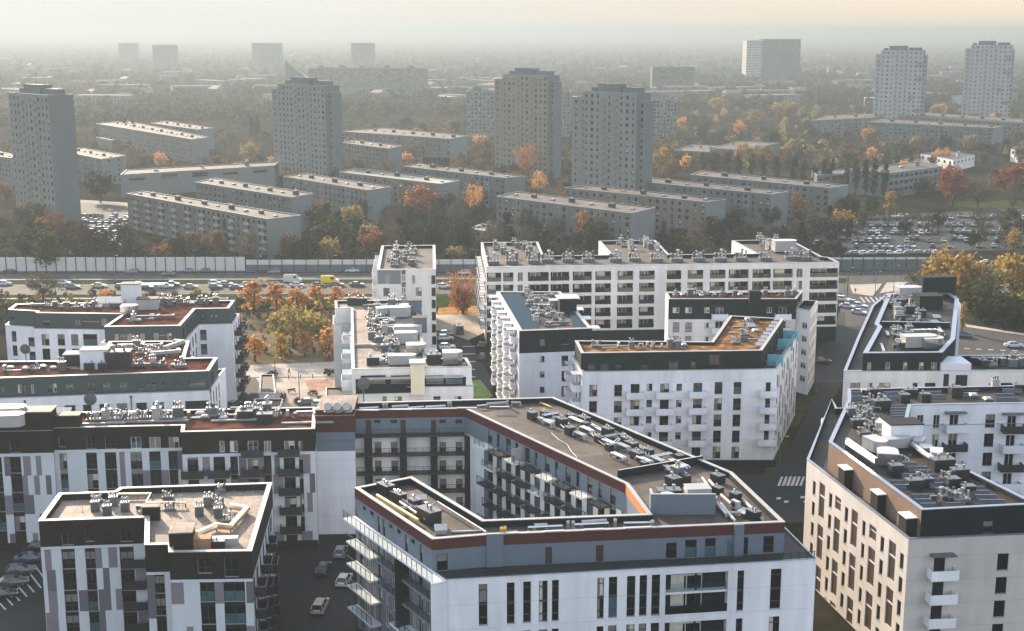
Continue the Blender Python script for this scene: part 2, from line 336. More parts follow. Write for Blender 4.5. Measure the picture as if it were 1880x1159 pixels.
class Bld:
    def __init__(s, name, label, cat, base, group=None, foot=True):
        s.base = [np.array(p) for p in base]; c = np.mean(s.base, 0)
        s.root = link(name, None, (float(c[0]), float(c[1]), 0.0), 0, None, label, cat, group)
        s.wins = []; s.pal = (0, 0, 0, 1, 2, 3, 4, 5)
        if foot: FOOT.append(s.base)
    def put(s, name, mb, parent=None, **kw): return mb.build(name, parent or s.root, **kw)
    def win(s, F, u0, u1, z0, z1, style, pane=None, depth=0.0):
        w, h = max(.3, round(u1 - u0, 1)), max(.3, round(z1 - z0, 1)); u = (u0 + u1) / 2
        s.wins.append((F, u, z0, w, h, style, random.choice(s.pal) if pane is None else pane, depth))
        return (u - w / 2, u + w / 2, z0, z0 + h)
    def shell(s, name, poly, z0, z1, m, opens={}, panels={}, edge_mat={}, skip=(), label=None, reveal={}):
        """walls of a polygon with real openings; opens[i] = [(u0,u1,z0,z1,style,...)] on edge i"""
        mb = MB(); n = len(poly); faces = []
        for i in range(n):
            F = Face(poly[i], poly[(i + 1) % n]); faces.append(F)
            if i in skip: continue
            wm = edge_mat.get(i, m); holes = []
            for o in opens.get(i, []):
                r = s.win(F, *o[:5], *(o[5:6] or (None,)))
                r = (max(r[0], .02), min(r[1], F.L - .02), max(r[2], z0 + .02), min(r[3], z1 - .02))
                if r[1] - r[0] > .1 and r[3] - r[2] > .1: holes.append((*r, 1.1 if o[4] == 'loggia' else 0.16))
            pan = panels.get(i, [])
            us = {0.0, F.L}; zs = {z0, z1}
            for h in holes: us.update(h[:2]); zs.update(h[2:4])
            for p in pan: us.update((min(max(p[0], 0), F.L), min(max(p[1], 0), F.L))); zs.update((min(max(p[2], z0), z1), min(max(p[3], z0), z1)))
            us = sorted(us); zs = sorted(zs)
            us = [a for j, a in enumerate(us) if j == 0 or a - us[j - 1] > 1e-4]; zs = [a for j, a in enumerate(zs) if j == 0 or a - zs[j - 1] > 1e-4]
            for zi in range(len(zs) - 1):
                zc = (zs[zi] + zs[zi + 1]) / 2; run = None
                hh = [h for h in holes if h[2] < zc < h[3]]; pp = [p for p in pan if p[2] < zc < p[3]]
                for ui in range(len(us)):
                    cm = None
                    if ui < len(us) - 1:
                        uc = (us[ui] + us[ui + 1]) / 2
                        if not any(h[0] < uc < h[1] for h in hh):
                            cm = wm
                            for p in pp:
                                if p[0] < uc < p[1]: cm = p[4]
                    if run and cm is not run[1]:
                        a, b = F.at(us[run[0]]), F.at(us[ui]); mb.face([(*a, zs[zi]), (*b, zs[zi]), (*b, zs[zi + 1]), (*a, zs[zi + 1])], run[1]); run = None
                    if cm is not None and run is None: run = (ui, cm)
            for h in holes:
                d = -h[4]; rm = reveal.get(i, wm); p, q, pi, qi = F.at(h[0]), F.at(h[1]), F.at(h[0], d), F.at(h[1], d); a, b = h[2], h[3]
                mb.face([(*p, a), (*q, a), (*qi, a), (*pi, a)], wm); mb.face([(*p, b), (*pi, b), (*qi, b), (*q, b)], rm)
                mb.face([(*p, a), (*pi, a), (*pi, b), (*p, b)], rm); mb.face([(*q, a), (*q, b), (*qi, b), (*qi, a)], rm)
        o = s.put(name, mb, label=label); return o, faces
    def roof(s, poly, z, drop, deck, cope=None, w=0.4, lip=0.09, name='roof', label=None):
        inn = off(poly, w); mb = MB(); mb.face([(*p, z - drop) for p in inn], deck)
        r = s.put(name, mb, label=label)
        pb = MB(); out = off(poly, -0.06); n = len(poly); cope = cope or COPE
        for i in range(n):
            j = (i + 1) % n
            pb.face([(*inn[j], z - drop), (*inn[i], z - drop), (*inn[i], z), (*inn[j], z)], DARK)
            pb.face([(*out[i], z), (*out[j], z), (*out[j], z + lip), (*out[i], z + lip)], cope)
            pb.face([(*out[i], z + lip), (*out[j], z + lip), (*inn[j], z + lip), (*inn[i], z + lip)], cope)
            pb.face([(*inn[j], z), (*inn[i], z), (*inn[i], z + lip), (*inn[j], z + lip)], cope)
            pb.face([(*out[j], z), (*out[i], z), (*inn[i], z), (*inn[j], z)], cope)
        s.put('parapet', pb, r)
        return r
    def fin(s, pane_parts=True, limit=100):
        def size(w):
            F, u, z0, ww, h, st, v, dp = w; p = F.at(u); d = math.hypot(p[0], p[1])
            x, y = PX(p[0], p[1], z0 + h / 2); vis = (F.n @ -(p / d)); inside = -20 < x < W0 + 20 and y < H0 + 10
            return -(ww * h * max(vis, 0) / d / d) * (1 if inside else 0.01)
        s.wins.sort(key=size); rest = []
        for k, (F, u, z0, w, h, st, v, dp) in enumerate(s.wins):
            p = F.at(u); loc = (float(p[0]), float(p[1]), z0); fm, pn = winmesh(w, h, st)
            if k < limit:
                o = link('window', fm, loc, F.ang, s.root)
                q = bpy.data.objects.new('pane', pn[v]); COL.objects.link(q); q.parent = o
            else: rest += [(fm, loc, F.ang), (pn[v], loc, F.ang)]
        if rest: s.put('window', join_meshes('window', rest), kind='stuff')

def grid(F, u0, u1, nu, w, z_top, h, rows, pitch, style, jitter=0.0, skip=None):
    out = []
    for r in range(rows):
        for k in range(nu):
            if skip and skip(r, k): continue
            u = u0 + (u1 - u0) * (k + .5) / nu + random.uniform(-jitter, jitter); z = z_top - r * pitch
            if z - h > 0.4: out.append((u - w / 2, u + w / 2, z - h, z, style))
    return out
def pcol(F, T, x0, x1, y0, y1, rows=1, pitch=3.0, style='cross', pane=None, h=None):
    """openings measured in the photograph: first row box, repeated down the wall"""
    a = F.px(*T(x0, (y0 + y1) / 2))[0]; b = F.px(*T(x1, (y0 + y1) / 2))[0]
    zt = F.px(*T((x0 + x1) / 2, y0))[1]; zb = F.px(*T((x0 + x1) / 2, y1))[1]
    if h: zb = zt - h
    out = []
    for r in range(rows):
        if zb - r * pitch > 0.3: out.append((a, b, zb - r * pitch, zt - r * pitch, style) + (() if pane is None else (pane,)))
    return out

# ------------------------------------------------------------------ balconies
def balcony(b, F, u, zf, w=3.0, d=1.3, style='white', h=1.05, round_=False):
    sl = MB(); sl.fbox(F, u - w / 2, u + w / 2, zf - .2, zf, 0.01, d, CONC if style == 'dark' else WHITE)
    o = b.put('balcony', sl); rl = MB(); t = .09
    m = {'white': WHITE, 'dark': BSHEET, 'glass': RGLASS, 'black': BSHEET, 'rail': RAIL}[style]
    if style == 'rail':
        for uu in np.linspace(u - w / 2 + .03, u + w / 2 - .03, max(3, int(w / .9))): rl.fbox(F, uu - .025, uu + .025, zf, zf + h, d - .06, d - .01, m)
        rl.fbox(F, u - w / 2, u + w / 2, zf + h, zf + h + .05, d - .07, d, m); rl.fbox(F, u - w / 2, u + w / 2, zf + .45, zf + .48, d - .05, d - .02, m)
        rl.fbox(F, u - w / 2, u + w / 2, zf + .1, zf + .4, d - .045, d - .03, RGLASS)
        for uu in (u - w / 2, u + w / 2 - .05): rl.fbox(F, uu, uu + .05, zf + h, zf + h + .05, 0.01, d - .07, m); rl.fbox(F, uu, uu + .05, zf, zf + h, .02, .08, m)
    else:
        if round_:
            q = []
            for k in range(9): a = math.pi * k / 8; q.append((u - math.cos(a) * w / 2, .25 + math.sin(a) ** .6 * (d - .25)))
            q = [(u - w / 2, .01)] + q + [(u + w / 2, .01)]
            for k in range(len(q) - 1):
                p0, p1 = F.at(*q[k]), F.at(*q[k + 1]); c = F.at(u, .3)
                i0, i1 = p0 + (c - p0) * .07, p1 + (c - p1) * .07
                rl.hexa([(*p0, zf - .15), (*p1, zf - .15), (*i1, zf - .15), (*i0, zf - .15)], [(*p0, zf + h), (*p1, zf + h), (*i1, zf + h), (*i0, zf + h)], m)
        else:
            rl.fbox(F, u - w / 2, u + w / 2, zf - .1, zf + h, d + .002, d + t, m)
            rl.fbox(F, u - w / 2 - t, u - w / 2 - .002, zf - .1, zf + h, .01, d + t, m); rl.fbox(F, u + w / 2 + .002, u + w / 2 + t, zf - .1, zf + h, .01, d + t, m)
    b.put('railing', rl, o); return o
def awning(b, F, u, z, w=2.8, d=1.2, m=None, name='awning'):
    a = MB(); a.fbox(F, u - w / 2, u + w / 2, z, z + .12, .01, d, m or GSHEET); a.fbox(F, u - w / 2 + .1, u - w / 2 + .18, z - .25, z, .01, .5, m or GSHEET)
    a.fbox(F, u + w / 2 - .18, u + w / 2 - .1, z - .25, z, .01, .5, m or GSHEET); return b.put(name, a)
def gallery(b, F, u0, u1, zf, d, slabm=None, railm='rail', name='gallery', h=1.05):
    s_ = MB(); s_.fbox(F, u0, u1, zf - .25, zf, .01, d, slabm or CONC); o = b.put(name, s_); r = MB()
    n = max(2, int((u1 - u0) / 1.25))
    for k in range(n + 1):
        uu = u0 + .03 + (u1 - u0 - .06) * k / n; r.fbox(F, uu - .03, uu + .03, zf, zf + h, d - .07, d - .01, RAIL)
    r.fbox(F, u0, u1, zf + h, zf + h + .05, d - .08, d, RAIL)
    if railm == 'glass': r.fbox(F, u0 + .06, u1 - .06, zf + .08, zf + h - .05, d - .05, d - .03, RGLASS)
    else:
        for q in (.25, .5, .75): r.fbox(F, u0, u1, zf + q, zf + q + .025, d - .05, d - .025, RAIL)
    b.put('railing', r, o); return o

# ------------------------------------------------------------------ roof equipment (shared meshes)
def cyl(mb, x, y, z0, z1, r, m, n=8, r2=None): mb.tube([(x, y, z0), (x, y, z1)], [r, r if r2 is None else r2], n, m)
def cowl(mb, x, y, z, h, r, m):
    cyl(mb, x, y, z, z + h, r, m); mb.tube([(x, y, z + h), (x, y, z + h + r * .7), (x, y, z + h + r * 1.7), (x, y, z + h + r * 2.3)], [r * .9, r * 1.7, r * 1.6, r * .4], 8, m)
EQ = {}
def eq(kind, v, fn):
    mb = MB(); fn(mb, random.Random(hash(kind) % 1000 + v * 17 if False else v * 17 + len(kind))); EQ.setdefault(kind, []).append(mb.mesh(kind))
for v in range(4):
    def f(mb, r, v=v):                            # masonry vent stack with cowls
        w, d, h = r.choice(((1.6, .9, 1.3), (1.2, 1.0, 1.0), (2.2, .9, 1.2), (1.4, 1.2, 1.7))); body = (CONCD, GSHEET, CONCD, WSHEET)[v]
        mb.box((0, 0, 0), (w, d, h), 0, body); mb.box((0, 0, h), (w + .16, d + .16, .1), 0, COPE)
        for k in range(int(w / .38)):
            cowl(mb, -w / 2 + .3 + k * .42 if -w / 2 + .3 + k * .42 < w / 2 - .1 else 0, r.uniform(-.2, .2), h + .1, r.uniform(.25, .7), r.uniform(.11, .17), r.choice((WSHEET, ZINC, GSHEET)))
    eq('vent_stack', v, f)
    def f(mb, r, v=v):                            # low plinth with a bundle of cowled pipes
        mb.box((0, 0, 0), (1.9, 1.1, .45), 0, (GSHEET, CONCD, GSHEET, CONCD)[v]); mb.box((0, 0, .45), (2.0, 1.2, .06), 0, COPE)
        for k in range(7): cowl(mb, -.75 + (k % 4) * .5, -.25 + (k // 4) * .5, .5, r.uniform(.2, 1.0), r.uniform(.1, .19), r.choice((WSHEET, ZINC, GSHEET, WSHEET)))
    eq('cowl_cluster', v, f)
    def f(mb, r, v=v):                            # condenser
        for sx in (-1, 1): mb.box((sx * .35, 0, 0), (.1, .5, .25), 0, GSHEET)
        mb.box((0, 0, .25), (1.05, .45, .85), 0, WSHEET if v % 2 == 0 else GSHEET)
        mb.tube([(-.1, -.235, .68), (-.1, -.25, .68)], [.3, .3], 12, BSHEET)
        mb.tube([(.45, .1, .3), (.7, .3, .15), (1.2, .4, .08)], .05, 6, WSHEET)
    eq('condenser', v, f)
    def f(mb, r, v=v):                            # rectangular duct on feet, with a bend
        L = (3.2, 4.4, 2.6, 5.2)[v]; mm = (ZINC, WSHEET, ZINC, GSHEET)[v]
        for x in np.linspace(-L / 2 + .3, L / 2 - .3, 3): mb.box((x, 0, 0), (.12, .6, .35), 0, GSHEET)
        mb.box((0, 0, .35), (L, .6, .55), 0, mm)
        for x in np.linspace(-L / 2, L / 2, 5): mb.box((x, 0, .31), (.07, .7, .63), 0, COPE)
        mb.box((L / 2 + .32, .62 if v % 2 else -.62, .35), (.6, 1.85, .52), 0, mm)
    eq('air_duct', v, f)
    def f(mb, r, v=v):                            # twin round ducts with elbows down into the roof
        L = (4.0, 3.0, 5.0, 3.5)[v]
        for y, q in ((-.3, .2), (.3, .17)):
            mb.tube([(-L / 2, y, 0), (-L / 2, y, .5), (-L / 2 + .25, y, .75), (L / 2 - .25, y, .75), (L / 2, y, .5), (L / 2, y, 0)], q, 8, (ZINC, WSHEET, ZINC, WSHEET)[v])
        mb.box((0, 0, 0), (.12, 1.0, .55), 0, GSHEET)
    eq('round_duct', v, f)
    def f(mb, r, v=v):                            # rooflight with a domed lid
        mb.box((0, 0, 0), (1.4, 1.2, .4), 0, GSHEET)
        mb.hexa([(-.75, -.65, .4), (.75, -.65, .4), (.75, .65, .4), (-.75, .65, .4)], [(-.5, -.4, .68), (.5, -.4, .68), (.5, .4, .68), (-.5, .4, .68)], WSHEET)
    eq('rooflight', v, f)
    def f(mb, r, v=v):                            # opened smoke hatch or leaning sheet cover
        mb.box((0, 0, 0), (1.7, 1.1, .55), 0, (GSHEET, WSHEET, CONC, GSHEET)[v]); a = .5
        mb.hexa([(-.95, -.7, .62), (.95, -.7, .62), (.95, .7, .62 + a), (-.95, .7, .62 + a)], [(-.95, -.7, .7), (.95, -.7, .7), (.95, .7, .7 + a), (-.95, .7, .7 + a)], WSHEET)
    eq('roof_hatch', v, f)
    def f(mb, r, v=v):                            # thin mast
        mb.tube([(0, 0, 0), (0, 0, 2.2 + .4 * v)], [.05, .03], 6, GSHEET); mb.box((0, 0, 0), (.4, .4, .12), 0, CONC)
        if v % 2: mb.box((0, 0, 2.0), (.7, .04, .04), 0, GSHEET)
    eq('mast', v, f)
    def f(mb, r, v=v):                            # black service box
        w = (1.9, 2.4, 1.6, 2.1)[v]; mb.box((0, 0, 0), (w, 1.3, 1.15 + .1 * v), 0, BSHEET); mb.box((0, 0, 1.15 + .1 * v), (w + .1, 1.4, .07), 0, GSHEET)
        cowl(mb, -.4, .1, 1.2 + .1 * v, .25, .12, ZINC)
        if v % 2: cowl(mb, .5, -.1, 1.2 + .1 * v, .3, .12, ZINC)
    eq('service_box', v, f)
    def f(mb, r, v=v):                            # big D-shaped plenum
        w, d, h = ((3.4, 2.0, 1.7), (2.8, 2.2, 1.5), (4.2, 1.8, 1.5), (3.0, 2.6, 1.9))[v]
        q = [(-w / 2, -d / 2)] + [(w / 2 - d / 2 + math.cos(a) * d / 2, math.sin(a) * d / 2) for a in np.linspace(-math.pi / 2, math.pi / 2, 9)] + [(-w / 2, d / 2)]
        mb.hexa([(*p, .2) for p in q], [(*p, h) for p in q], ZINC if v % 2 else WSHEET, WSHEET)
        q2 = [(x * 1.03, y * 1.05) for x, y in q]; mb.hexa([(*p, h) for p in q2], [(*p, h + .07) for p in q2], WSHEET)
    eq('plenum', v, f)
    def f(mb, r, v=v):                            # tilted panel row
        L = (4.0, 5.0, 6.0, 3.0)[v]; dz = .55
        mb.hexa([(-L / 2, -.5, .18), (L / 2, -.5, .18), (L / 2, .5, .18 + dz), (-L / 2, .5, .18 + dz)], [(-L / 2, -.5, .23), (L / 2, -.5, .23), (L / 2, .5, .23 + dz), (-L / 2, .5, .23 + dz)], PVK)
        for x in np.linspace(-L / 2 + .3, L / 2 - .3, 3): mb.box((x, .42, 0), (.06, .06, .6), 0, GSHEET); mb.box((x, -.42, 0), (.06, .06, .2), 0, GSHEET)
    eq('solar_panel', v, f)
    def f(mb, r, v=v):
        mb.tube([(-2, 0, 0), (-2, 0, .35), (2, 0, .35), (2, .0, 0)], .12, 6, YPIPE); mb.tube([(-1.2, .35, .3), (2.4, .35, .3)], .1, 6, YPIPE)
    eq('gas_pipe', v, f)
    def f(mb, r, v=v):                            # pale walkway plank / pipe cover
        L = (3, 4.5, 6, 2.2)[v]; mb.box((0, 0, .05), (L, .35, .18), 0, COPE)
        for x in (-L / 2 + .2, L / 2 - .2): mb.box((x, 0, 0), (.2, .4, .05), 0, GSHEET)
    eq('pipe_cover', v, f)
    def f(mb, r, v=v):                            # dish on a pole
        mb.tube([(0, 0, 0), (0, 0, 1.6)], .05, 6, GSHEET)
        P = [(0, -.10 - .22 * (1 - (q / .55) ** 2) , 1.7 + 0) for q in (0,)]
        rings = []
        for q in (0.02, .3, .55):
            rings.append([(q * math.cos(a), -.1 - .3 * (.55 - q) * .5, 1.7 + q * math.sin(a)) for a in np.linspace(0, 2 * math.pi, 14)[:-1]])
        for i in range(2):
            for k in range(13): l = (k + 1) % 13; mb.face([rings[i][k], rings[i][l], rings[i + 1][l], rings[i + 1][k]], GSHEET)
        mb.tube([(0, -.2, 1.25), (0, -.7, 1.6)], .02, 5, GSHEET)
    eq('satellite_dish', v, f)
def place(roof, kind, x, y, z, rz=0.0, s=1.0, v=None):
    me = EQ[kind][random.randrange(4) if v is None else v]
    return link(kind, me, (float(x), float(y), z), rz, roof, scale=s)
def pput(roof, kind, T, x, y, z, rz=0.0, s=1.0, v=None):
    p = U(*T(x, y), z); return place(roof, kind, p[0], p[1], z, rz, s, v)
def cluster(roof, z, a, b, n, kinds, ang, spread=1.2, s=(0.85, 1.15), gap=1.6):
    """n pieces strung along the line a-b (plan), spread to both sides, none on top of another"""
    a, b = np.array(a), np.array(b); d = (b - a) / np.linalg.norm(b - a); nn = np.array((-d[1], d[0])); done = []
    for k in range(n):
        for t in range(12):
            p = a + (b - a) * ((k + random.uniform(.2, .8)) / n) + nn * random.uniform(-spread, spread)
            if all(np.linalg.norm(p - q) > gap for q in done): break
        else: continue
        done.append(p); place(roof, random.choice(kinds), p[0], p[1], z, ang + random.choice((0, 0, math.pi / 2, math.pi)), .85 * random.uniform(*s))
MIX = ['vent_stack', 'vent_stack', 'cowl_cluster', 'cowl_cluster', 'condenser', 'air_duct', 'rooflight', 'mast', 'roof_hatch']

def roof_box(b, roof, poly, z0, z1, m, mt=None, name='stair_head', over=0.12):
    mb = MB(); mb.prism(poly, z0, z1, m); o = b.put(name, mb, roof); c = MB(); c.prism(off(poly, -over), z1, z1 + .14, mt or COPE); b.put('cover', c, o); return o
def rect(c, w, d, ang):
    ca, sa = math.cos(ang), math.sin(ang); return [np.array((c[0] + x * ca - y * sa, c[1] + x * sa + y * ca)) for x, y in ((-w / 2, -d / 2), (w / 2, -d / 2), (w / 2, d / 2), (-w / 2, d / 2))]
# ================================================================== the new housing estate in front
AX = R(5.5)
def bands(F, z0, z1, zs, m, seed, splits, avoid, mm=(MAUVE, MAUVE2)):
    """mauve strips between the windows, storey by storey"""
    r = random.Random(seed); out = []
    for k in range(len(zs) - 1):
        for (a, b) in splits:
            if r.random() < .45: continue
            w = min(b - a, r.choice((.8, 1.1, 1.5))); u = a + (b - a - w) * r.choice((0, 1, .5)); out.append((u, u + w, zs[k + 1], zs[k], r.choice(mm)))
    return out

# ---- white block with an anthracite attic, in the middle
T17, T18, T9 = Z(1030, 560, 6.44), Z(1200, 520, 5.269), Z(1000, 700, 2.526)
ap = US([(1067, 649), (1399, 644), (1439, 585.5), (1340, 580), (1306, 628), (1055.6, 626)], 20)
bp = US([(1069, 683), (1426, 678), (1466, 612)], 17) + [ap[3] + np.array((-.3, .6)), ap[4] + np.array((-.5, .5)), ap[5] + np.array((-.5, .6))]
b = Bld('apartment_block', 'white block with boxed balconies, an anthracite attic and orange sedum on its roof', 'apartment block', bp)
b.pal = (0, 0, 2, 3, 3, 4, 4, 1)
F = Face(bp[0], bp[1]); o = []
for x0, x1 in ((335, 425), (630, 720)): o += pcol(F, T17, x0, x1, 945, 1080, 5, 3.0, 'spandrel')
for x0, x1 in ((590, 665), (775, 848)): o += pcol(F, T18, x0, x1, 960, 1072, 5, 3.0, 'spandrel', None, 2.15)
for x0, x1 in ((1012, 1080), (1365, 1430)): o += pcol(F, T17, x0, x1, 930, 1015, 5, 3.0, 'cross')
doors = []
for T, x0, x1, y0 in ((T17, 822, 930, 935), (T17, 1172, 1278, 930), (T18, 385, 470, 965), (T18, 1085, 1132, 960)):
    c = pcol(F, T, x0, x1, y0, y0 + 100, 5, 3.0, 'cross', None, 2.3); doors += c; o += c
FR_ = Face(bp[1], bp[2]); orr = []
for k in range(13):
    u = 1.2 + k * (FR_.L - 2.2) / 13
    for r in range(5):
        if (k + r) % 3 != 2: orr.append((u, u + (.8 if k % 2 else 1.1), 13.2 - 3 * r - (.5 if k % 3 else 0), 15.6 - 3 * r - (.7 if k % 2 else 0), 'plain', 0))
FL_ = Face(bp[5], bp[0]); ol = grid(FL_, .8, FL_.L - .8, 3, 1.6, 15.6, 2.3, 5, 3.0, 'cross')
b.shell('wall', bp, 0, 17, WHITE, {0: o, 1: orr, 5: ol}, {0: [(F.px(*T18(560, 900))[0], F.L, 1, 4.2, CREAM)]}, reveal={1: BROWN})
for d in doors:
    u = (d[0] + d[1]) / 2 - .1; balcony(b, F, u, d[2] - .05, 3.0, 1.35, 'white', 1.05)
    if d[3] > 15: awning(b, F, u, d[3] + .55, 2.8, 1.3, GSHEET)
for r in range(5):
    for u in (2.4, FL_.L - 2.2): balcony(b, FL_, u, 13.2 - 3 * r, 2.6, 1.5, 'white', 1.1)
for u in (2.4, FL_.L - 2.2): awning(b, FL_, u, 16.2, 2.6, 1.6, WSHEET)
b.roof(bp, 17, 1.0, DECKG, COPE, .35, name='terrace')
A0 = Face(ap[0], ap[1]); oa = []
for x0, x1, y0, y1 in ((315, 405, 690, 765), (465, 570, 690, 775), (645, 710, 695, 745), (945, 1030, 685, 755), (1270, 1390, 672, 760), (1535, 1595, 668, 745)):
    oa += pcol(A0, T17, x0, x1, y0, y1, 1, 3, 'cross', 4)
oa += pcol(A0, T18, 540, 640, 690, 780, 1, 3, 'cross', 0)
b.shell('attic_wall', ap, 16, 20, DARK, {0: oa, 1: grid(Face(ap[1], ap[2]), 3, 26, 5, 1.6, 19, 2.2, 1, 3, 'cross')})
r = b.roof(ap, 20, .45, DECKO, COPE, .55)
for k, (x, y) in enumerate(((1270, 560), (1195, 645), (965, 790))):     # teal glass screens between the terraces
    p = U(*T18(x, y), 16); q = Face(ap[1], ap[2]); m = MB(); u = float((p - q.a) @ q.u)
    m.fbox(Face(ap[1], ap[2]), u, u + .07, 16.01, 18.2, .3, 3.2, TGLASS); b.put('terrace_screen', m)
m = MB()
for k in range(24):
    u = .3 + k * (FR_.L - .6) / 24; m.fbox(FR_, u, u + .09, 17.1, 17.75, -.25, -.2, GSHEET)
m.fbox(FR_, .3, FR_.L - .3, 17.7, 17.76, -.26, -.19, COPE); b.put('terrace_rail', m)
zz = 19.55
cluster(r, zz, U(*T17(390, 500), zz), U(*T17(1480, 500), zz), 13, ['vent_stack', 'vent_stack', 'cowl_cluster', 'rooflight', 'condenser', 'pipe_cover'], AX, .9, (.8, 1.1), 1.5)
cluster(r, zz, U(*T18(980, 350), zz), U(*T18(850, 600), zz), 11, ['roof_hatch', 'cowl_cluster', 'vent_stack', 'rooflight', 'pipe_cover'], AX, 1.6, (.8, 1.1), 1.6)
for k in range(8):
    t = k / 7; pput(r, 'roof_hatch', T18, 1195 - 175 * t, 375 + 245 * t, zz, AX + R(-20), .68)
b.fin()

# ---- block behind it with an anthracite top storey
mp = US([(1227.5, 549.4), (1462, 549.4), (1473.3, 536), (1221.8, 538)], 20.2)
b = Bld('apartment_block', 'pale block with an anthracite top storey, half hidden behind the orange-roofed block', 'apartment block', mp)
F = Face(mp[0], mp[1]); o = []
for x0, x1 in ((185, 250), (305, 370)): o += pcol(F, T18, x0, x1, 235, 288, style='pale', pane=1); o += pcol(F, T18, x0, x1, 380, 472, 5, 3, 'spandrel', 5)
o += pcol(F, T18, 490, 540, 235, 288, style='pale', pane=3) + pcol(F, T18, 487, 535, 382, 436, 4, 3, 'pale', 1)
o += pcol(F, T18, 1095, 1145, 235, 288, style='pale', pane=4)
bal = pcol(F, T18, 600, 675, 235, 300, 4, 3, 'pale', 4, 2.3) + pcol(F, T18, 1210, 1285, 235, 300, 3, 3, 'pale', 4, 2.3); o += bal
zb = F.px(*T18(700, 350))[1]
b.shell('wall', mp, 0, 20.2, CREAM, {0: o, 1: grid(Face(mp[1], mp[2]), 1, 9, 2, 1.0, 19, 2, 6, 3, 'cross')}, {0: [(0, F.L, zb, 20.2, DARK)], 1: [(0, 40, zb, 20.2, DARK)], 3: [(0, 40, zb, 20.2, CREAM)]})
for d in bal:
    balcony(b, F, (d[0] + d[1]) / 2, d[2] - .05, 3.2, 1.3, 'white', 1.1)
    if d[3] > 18: awning(b, F, (d[0] + d[1]) / 2, d[3] + .5, 3.0, 1.2, BSHEET)
r = b.roof(mp, 20.2, .4, DECKR, COPE, .5)
ch = MB(); ch.fbox(F, F.px(*T18(915, 100))[0], F.px(*T18(1025, 100))[0], 17, 22.2, .03, 1.6, DARK); b.put('chimney', ch, r)
cluster(r, 19.8, U(*T18(170, 125), 19.8), U(*T18(880, 125), 19.8), 11, ['vent_stack', 'cowl_cluster', 'rooflight', 'roof_hatch', 'pipe_cover'], AX, .8, (.8, 1.1), 1.5)
cluster(r, 19.8, U(*T18(1060, 125), 19.8), U(*T18(1380, 125), 19.8), 5, ['vent_stack', 'rooflight', 'vent_stack', 'condenser'], AX, .8, (.8, 1.1), 1.5)
an = [mp[1] + np.array((.05, .4)), U(1488.5, 573, 18.2), U(1501.4, 553.2, 18.2), mp[2] + np.array((.3, .6))]
G = Face(an[1], an[2])
b.shell('side_wall', an, 0, 18.2, CREAM, {0: pcol(Face(an[0], an[1]), T18, 1433, 1485, 383, 440, 6, 2.9, 'pale', 2),
        1: [(k * 2.4 + .8 + (.5 if q % 2 else 0), k * 2.4 + 1.5 + (.5 if q % 2 else 0), 14.6 - 2.9 * q, 16.6 - 2.9 * q, 'plain', 0) for k in range(5) for q in range(6)]}, reveal={1: BROWN})
b.roof(an, 18.2, 1.0, DECKG, COPE, .35, name='terrace')
b.fin()

# ---- narrow block with blue solar panels
T16 = Z(880, 520, 5.267)
np_ = US([(953.1, 608.3), (1087, 603.5), (1029, 536), (911.3, 536)], 20.9)
b = Bld('apartment_block', 'narrow white block with blue solar panels on its roof and rounded balconies', 'apartment block', np_)
F = Face(np_[0], np_[1]); L3_ = Face(np_[3], np_[0]); RR = Face(np_[1], np_[2]); o = []
o += pcol(F, T16, 585, 632, 542, 602, pane=5) + pcol(F, T16, 585, 632, 703, 765, 6, 3) + pcol(F, T16, 795, 860, 540, 592, pane=0) + pcol(F, T16, 795, 860, 700, 800, 6, 3, 'spandrel')
zb = F.px(*T16(700, 668))[1]
ll = []
for k in range(7): ll += [(1.2 + k * (L3_.L - 2) / 7, 3.4 + k * (L3_.L - 2) / 7, 18 - 3 * q, 20.2 - 3 * q, 'cross') for q in range(6)]
b.shell('wall', np_, 0, 20.9, WHITE, {0: o, 3: ll}, {0: [(0, 40, zb, 20.9, DARK)], 1: [(0, 60, zb, 20.9, DARK)]}, {3: CREAM})  # left face coloured warmer to stand for grazing sun on it
for k in range(7):
    u = 2.6 + k * (L3_.L - 2) / 7
    awning(b, L3_, u, 20.3, 2.6, 1.9, WSHEET)
    for q in range(6): balcony(b, L3_, u, 17.9 - 3 * q, 4.2 if k % 2 else 3.4, 2.0 if k % 2 else 1.3, 'white', 1.15, True)
for k in (0, 1, 2, 3): awning(b, RR, 4 + k * 9, 20.2, 3.0, 2.2, WSHEET)
r = b.roof(np_, 20.9, .5, DECKG, COPE, .7)
zz = 20.42
def strip(p0, p1, q0, q1, n, w=.9):
    for k in range(n):
        t = (k + .5) / n; a = U(*T16(p0[0] + (p1[0] - p0[0]) * t, p0[1] + (p1[1] - p0[1]) * t), zz); c = U(*T16(q0[0] + (q1[0] - q0[0]) * t, q0[1] + (q1[1] - q0[1]) * t), zz)
        f = Face(a, c); m = MB(); m.hexa([(*f.at(0, .62 * w), zz + .12), (*f.at(f.L, .62 * w), zz + .12), (*f.at(f.L, -.55 * w), zz + .5), (*f.at(0, -.55 * w), zz + .5)],
                                    [(*f.at(0, .62 * w), zz + .17), (*f.at(f.L, .62 * w), zz + .17), (*f.at(f.L, -.55 * w), zz + .55), (*f.at(0, -.55 * w), zz + .55)], PV)
        for uu in np.arange(1.0, f.L, 1.0): m.hexa([(*f.at(uu, .62 * w), zz + .17), (*f.at(uu + .05, .62 * w), zz + .17), (*f.at(uu + .05, -.55 * w), zz + .55), (*f.at(uu, -.55 * w), zz + .55)], [(*f.at(uu, .62 * w), zz + .18), (*f.at(uu + .05, .62 * w), zz + .18), (*f.at(uu + .05, -.55 * w), zz + .56), (*f.at(uu, -.55 * w), zz + .56)], GSHEET)
        b.put('solar_panel', m, r)
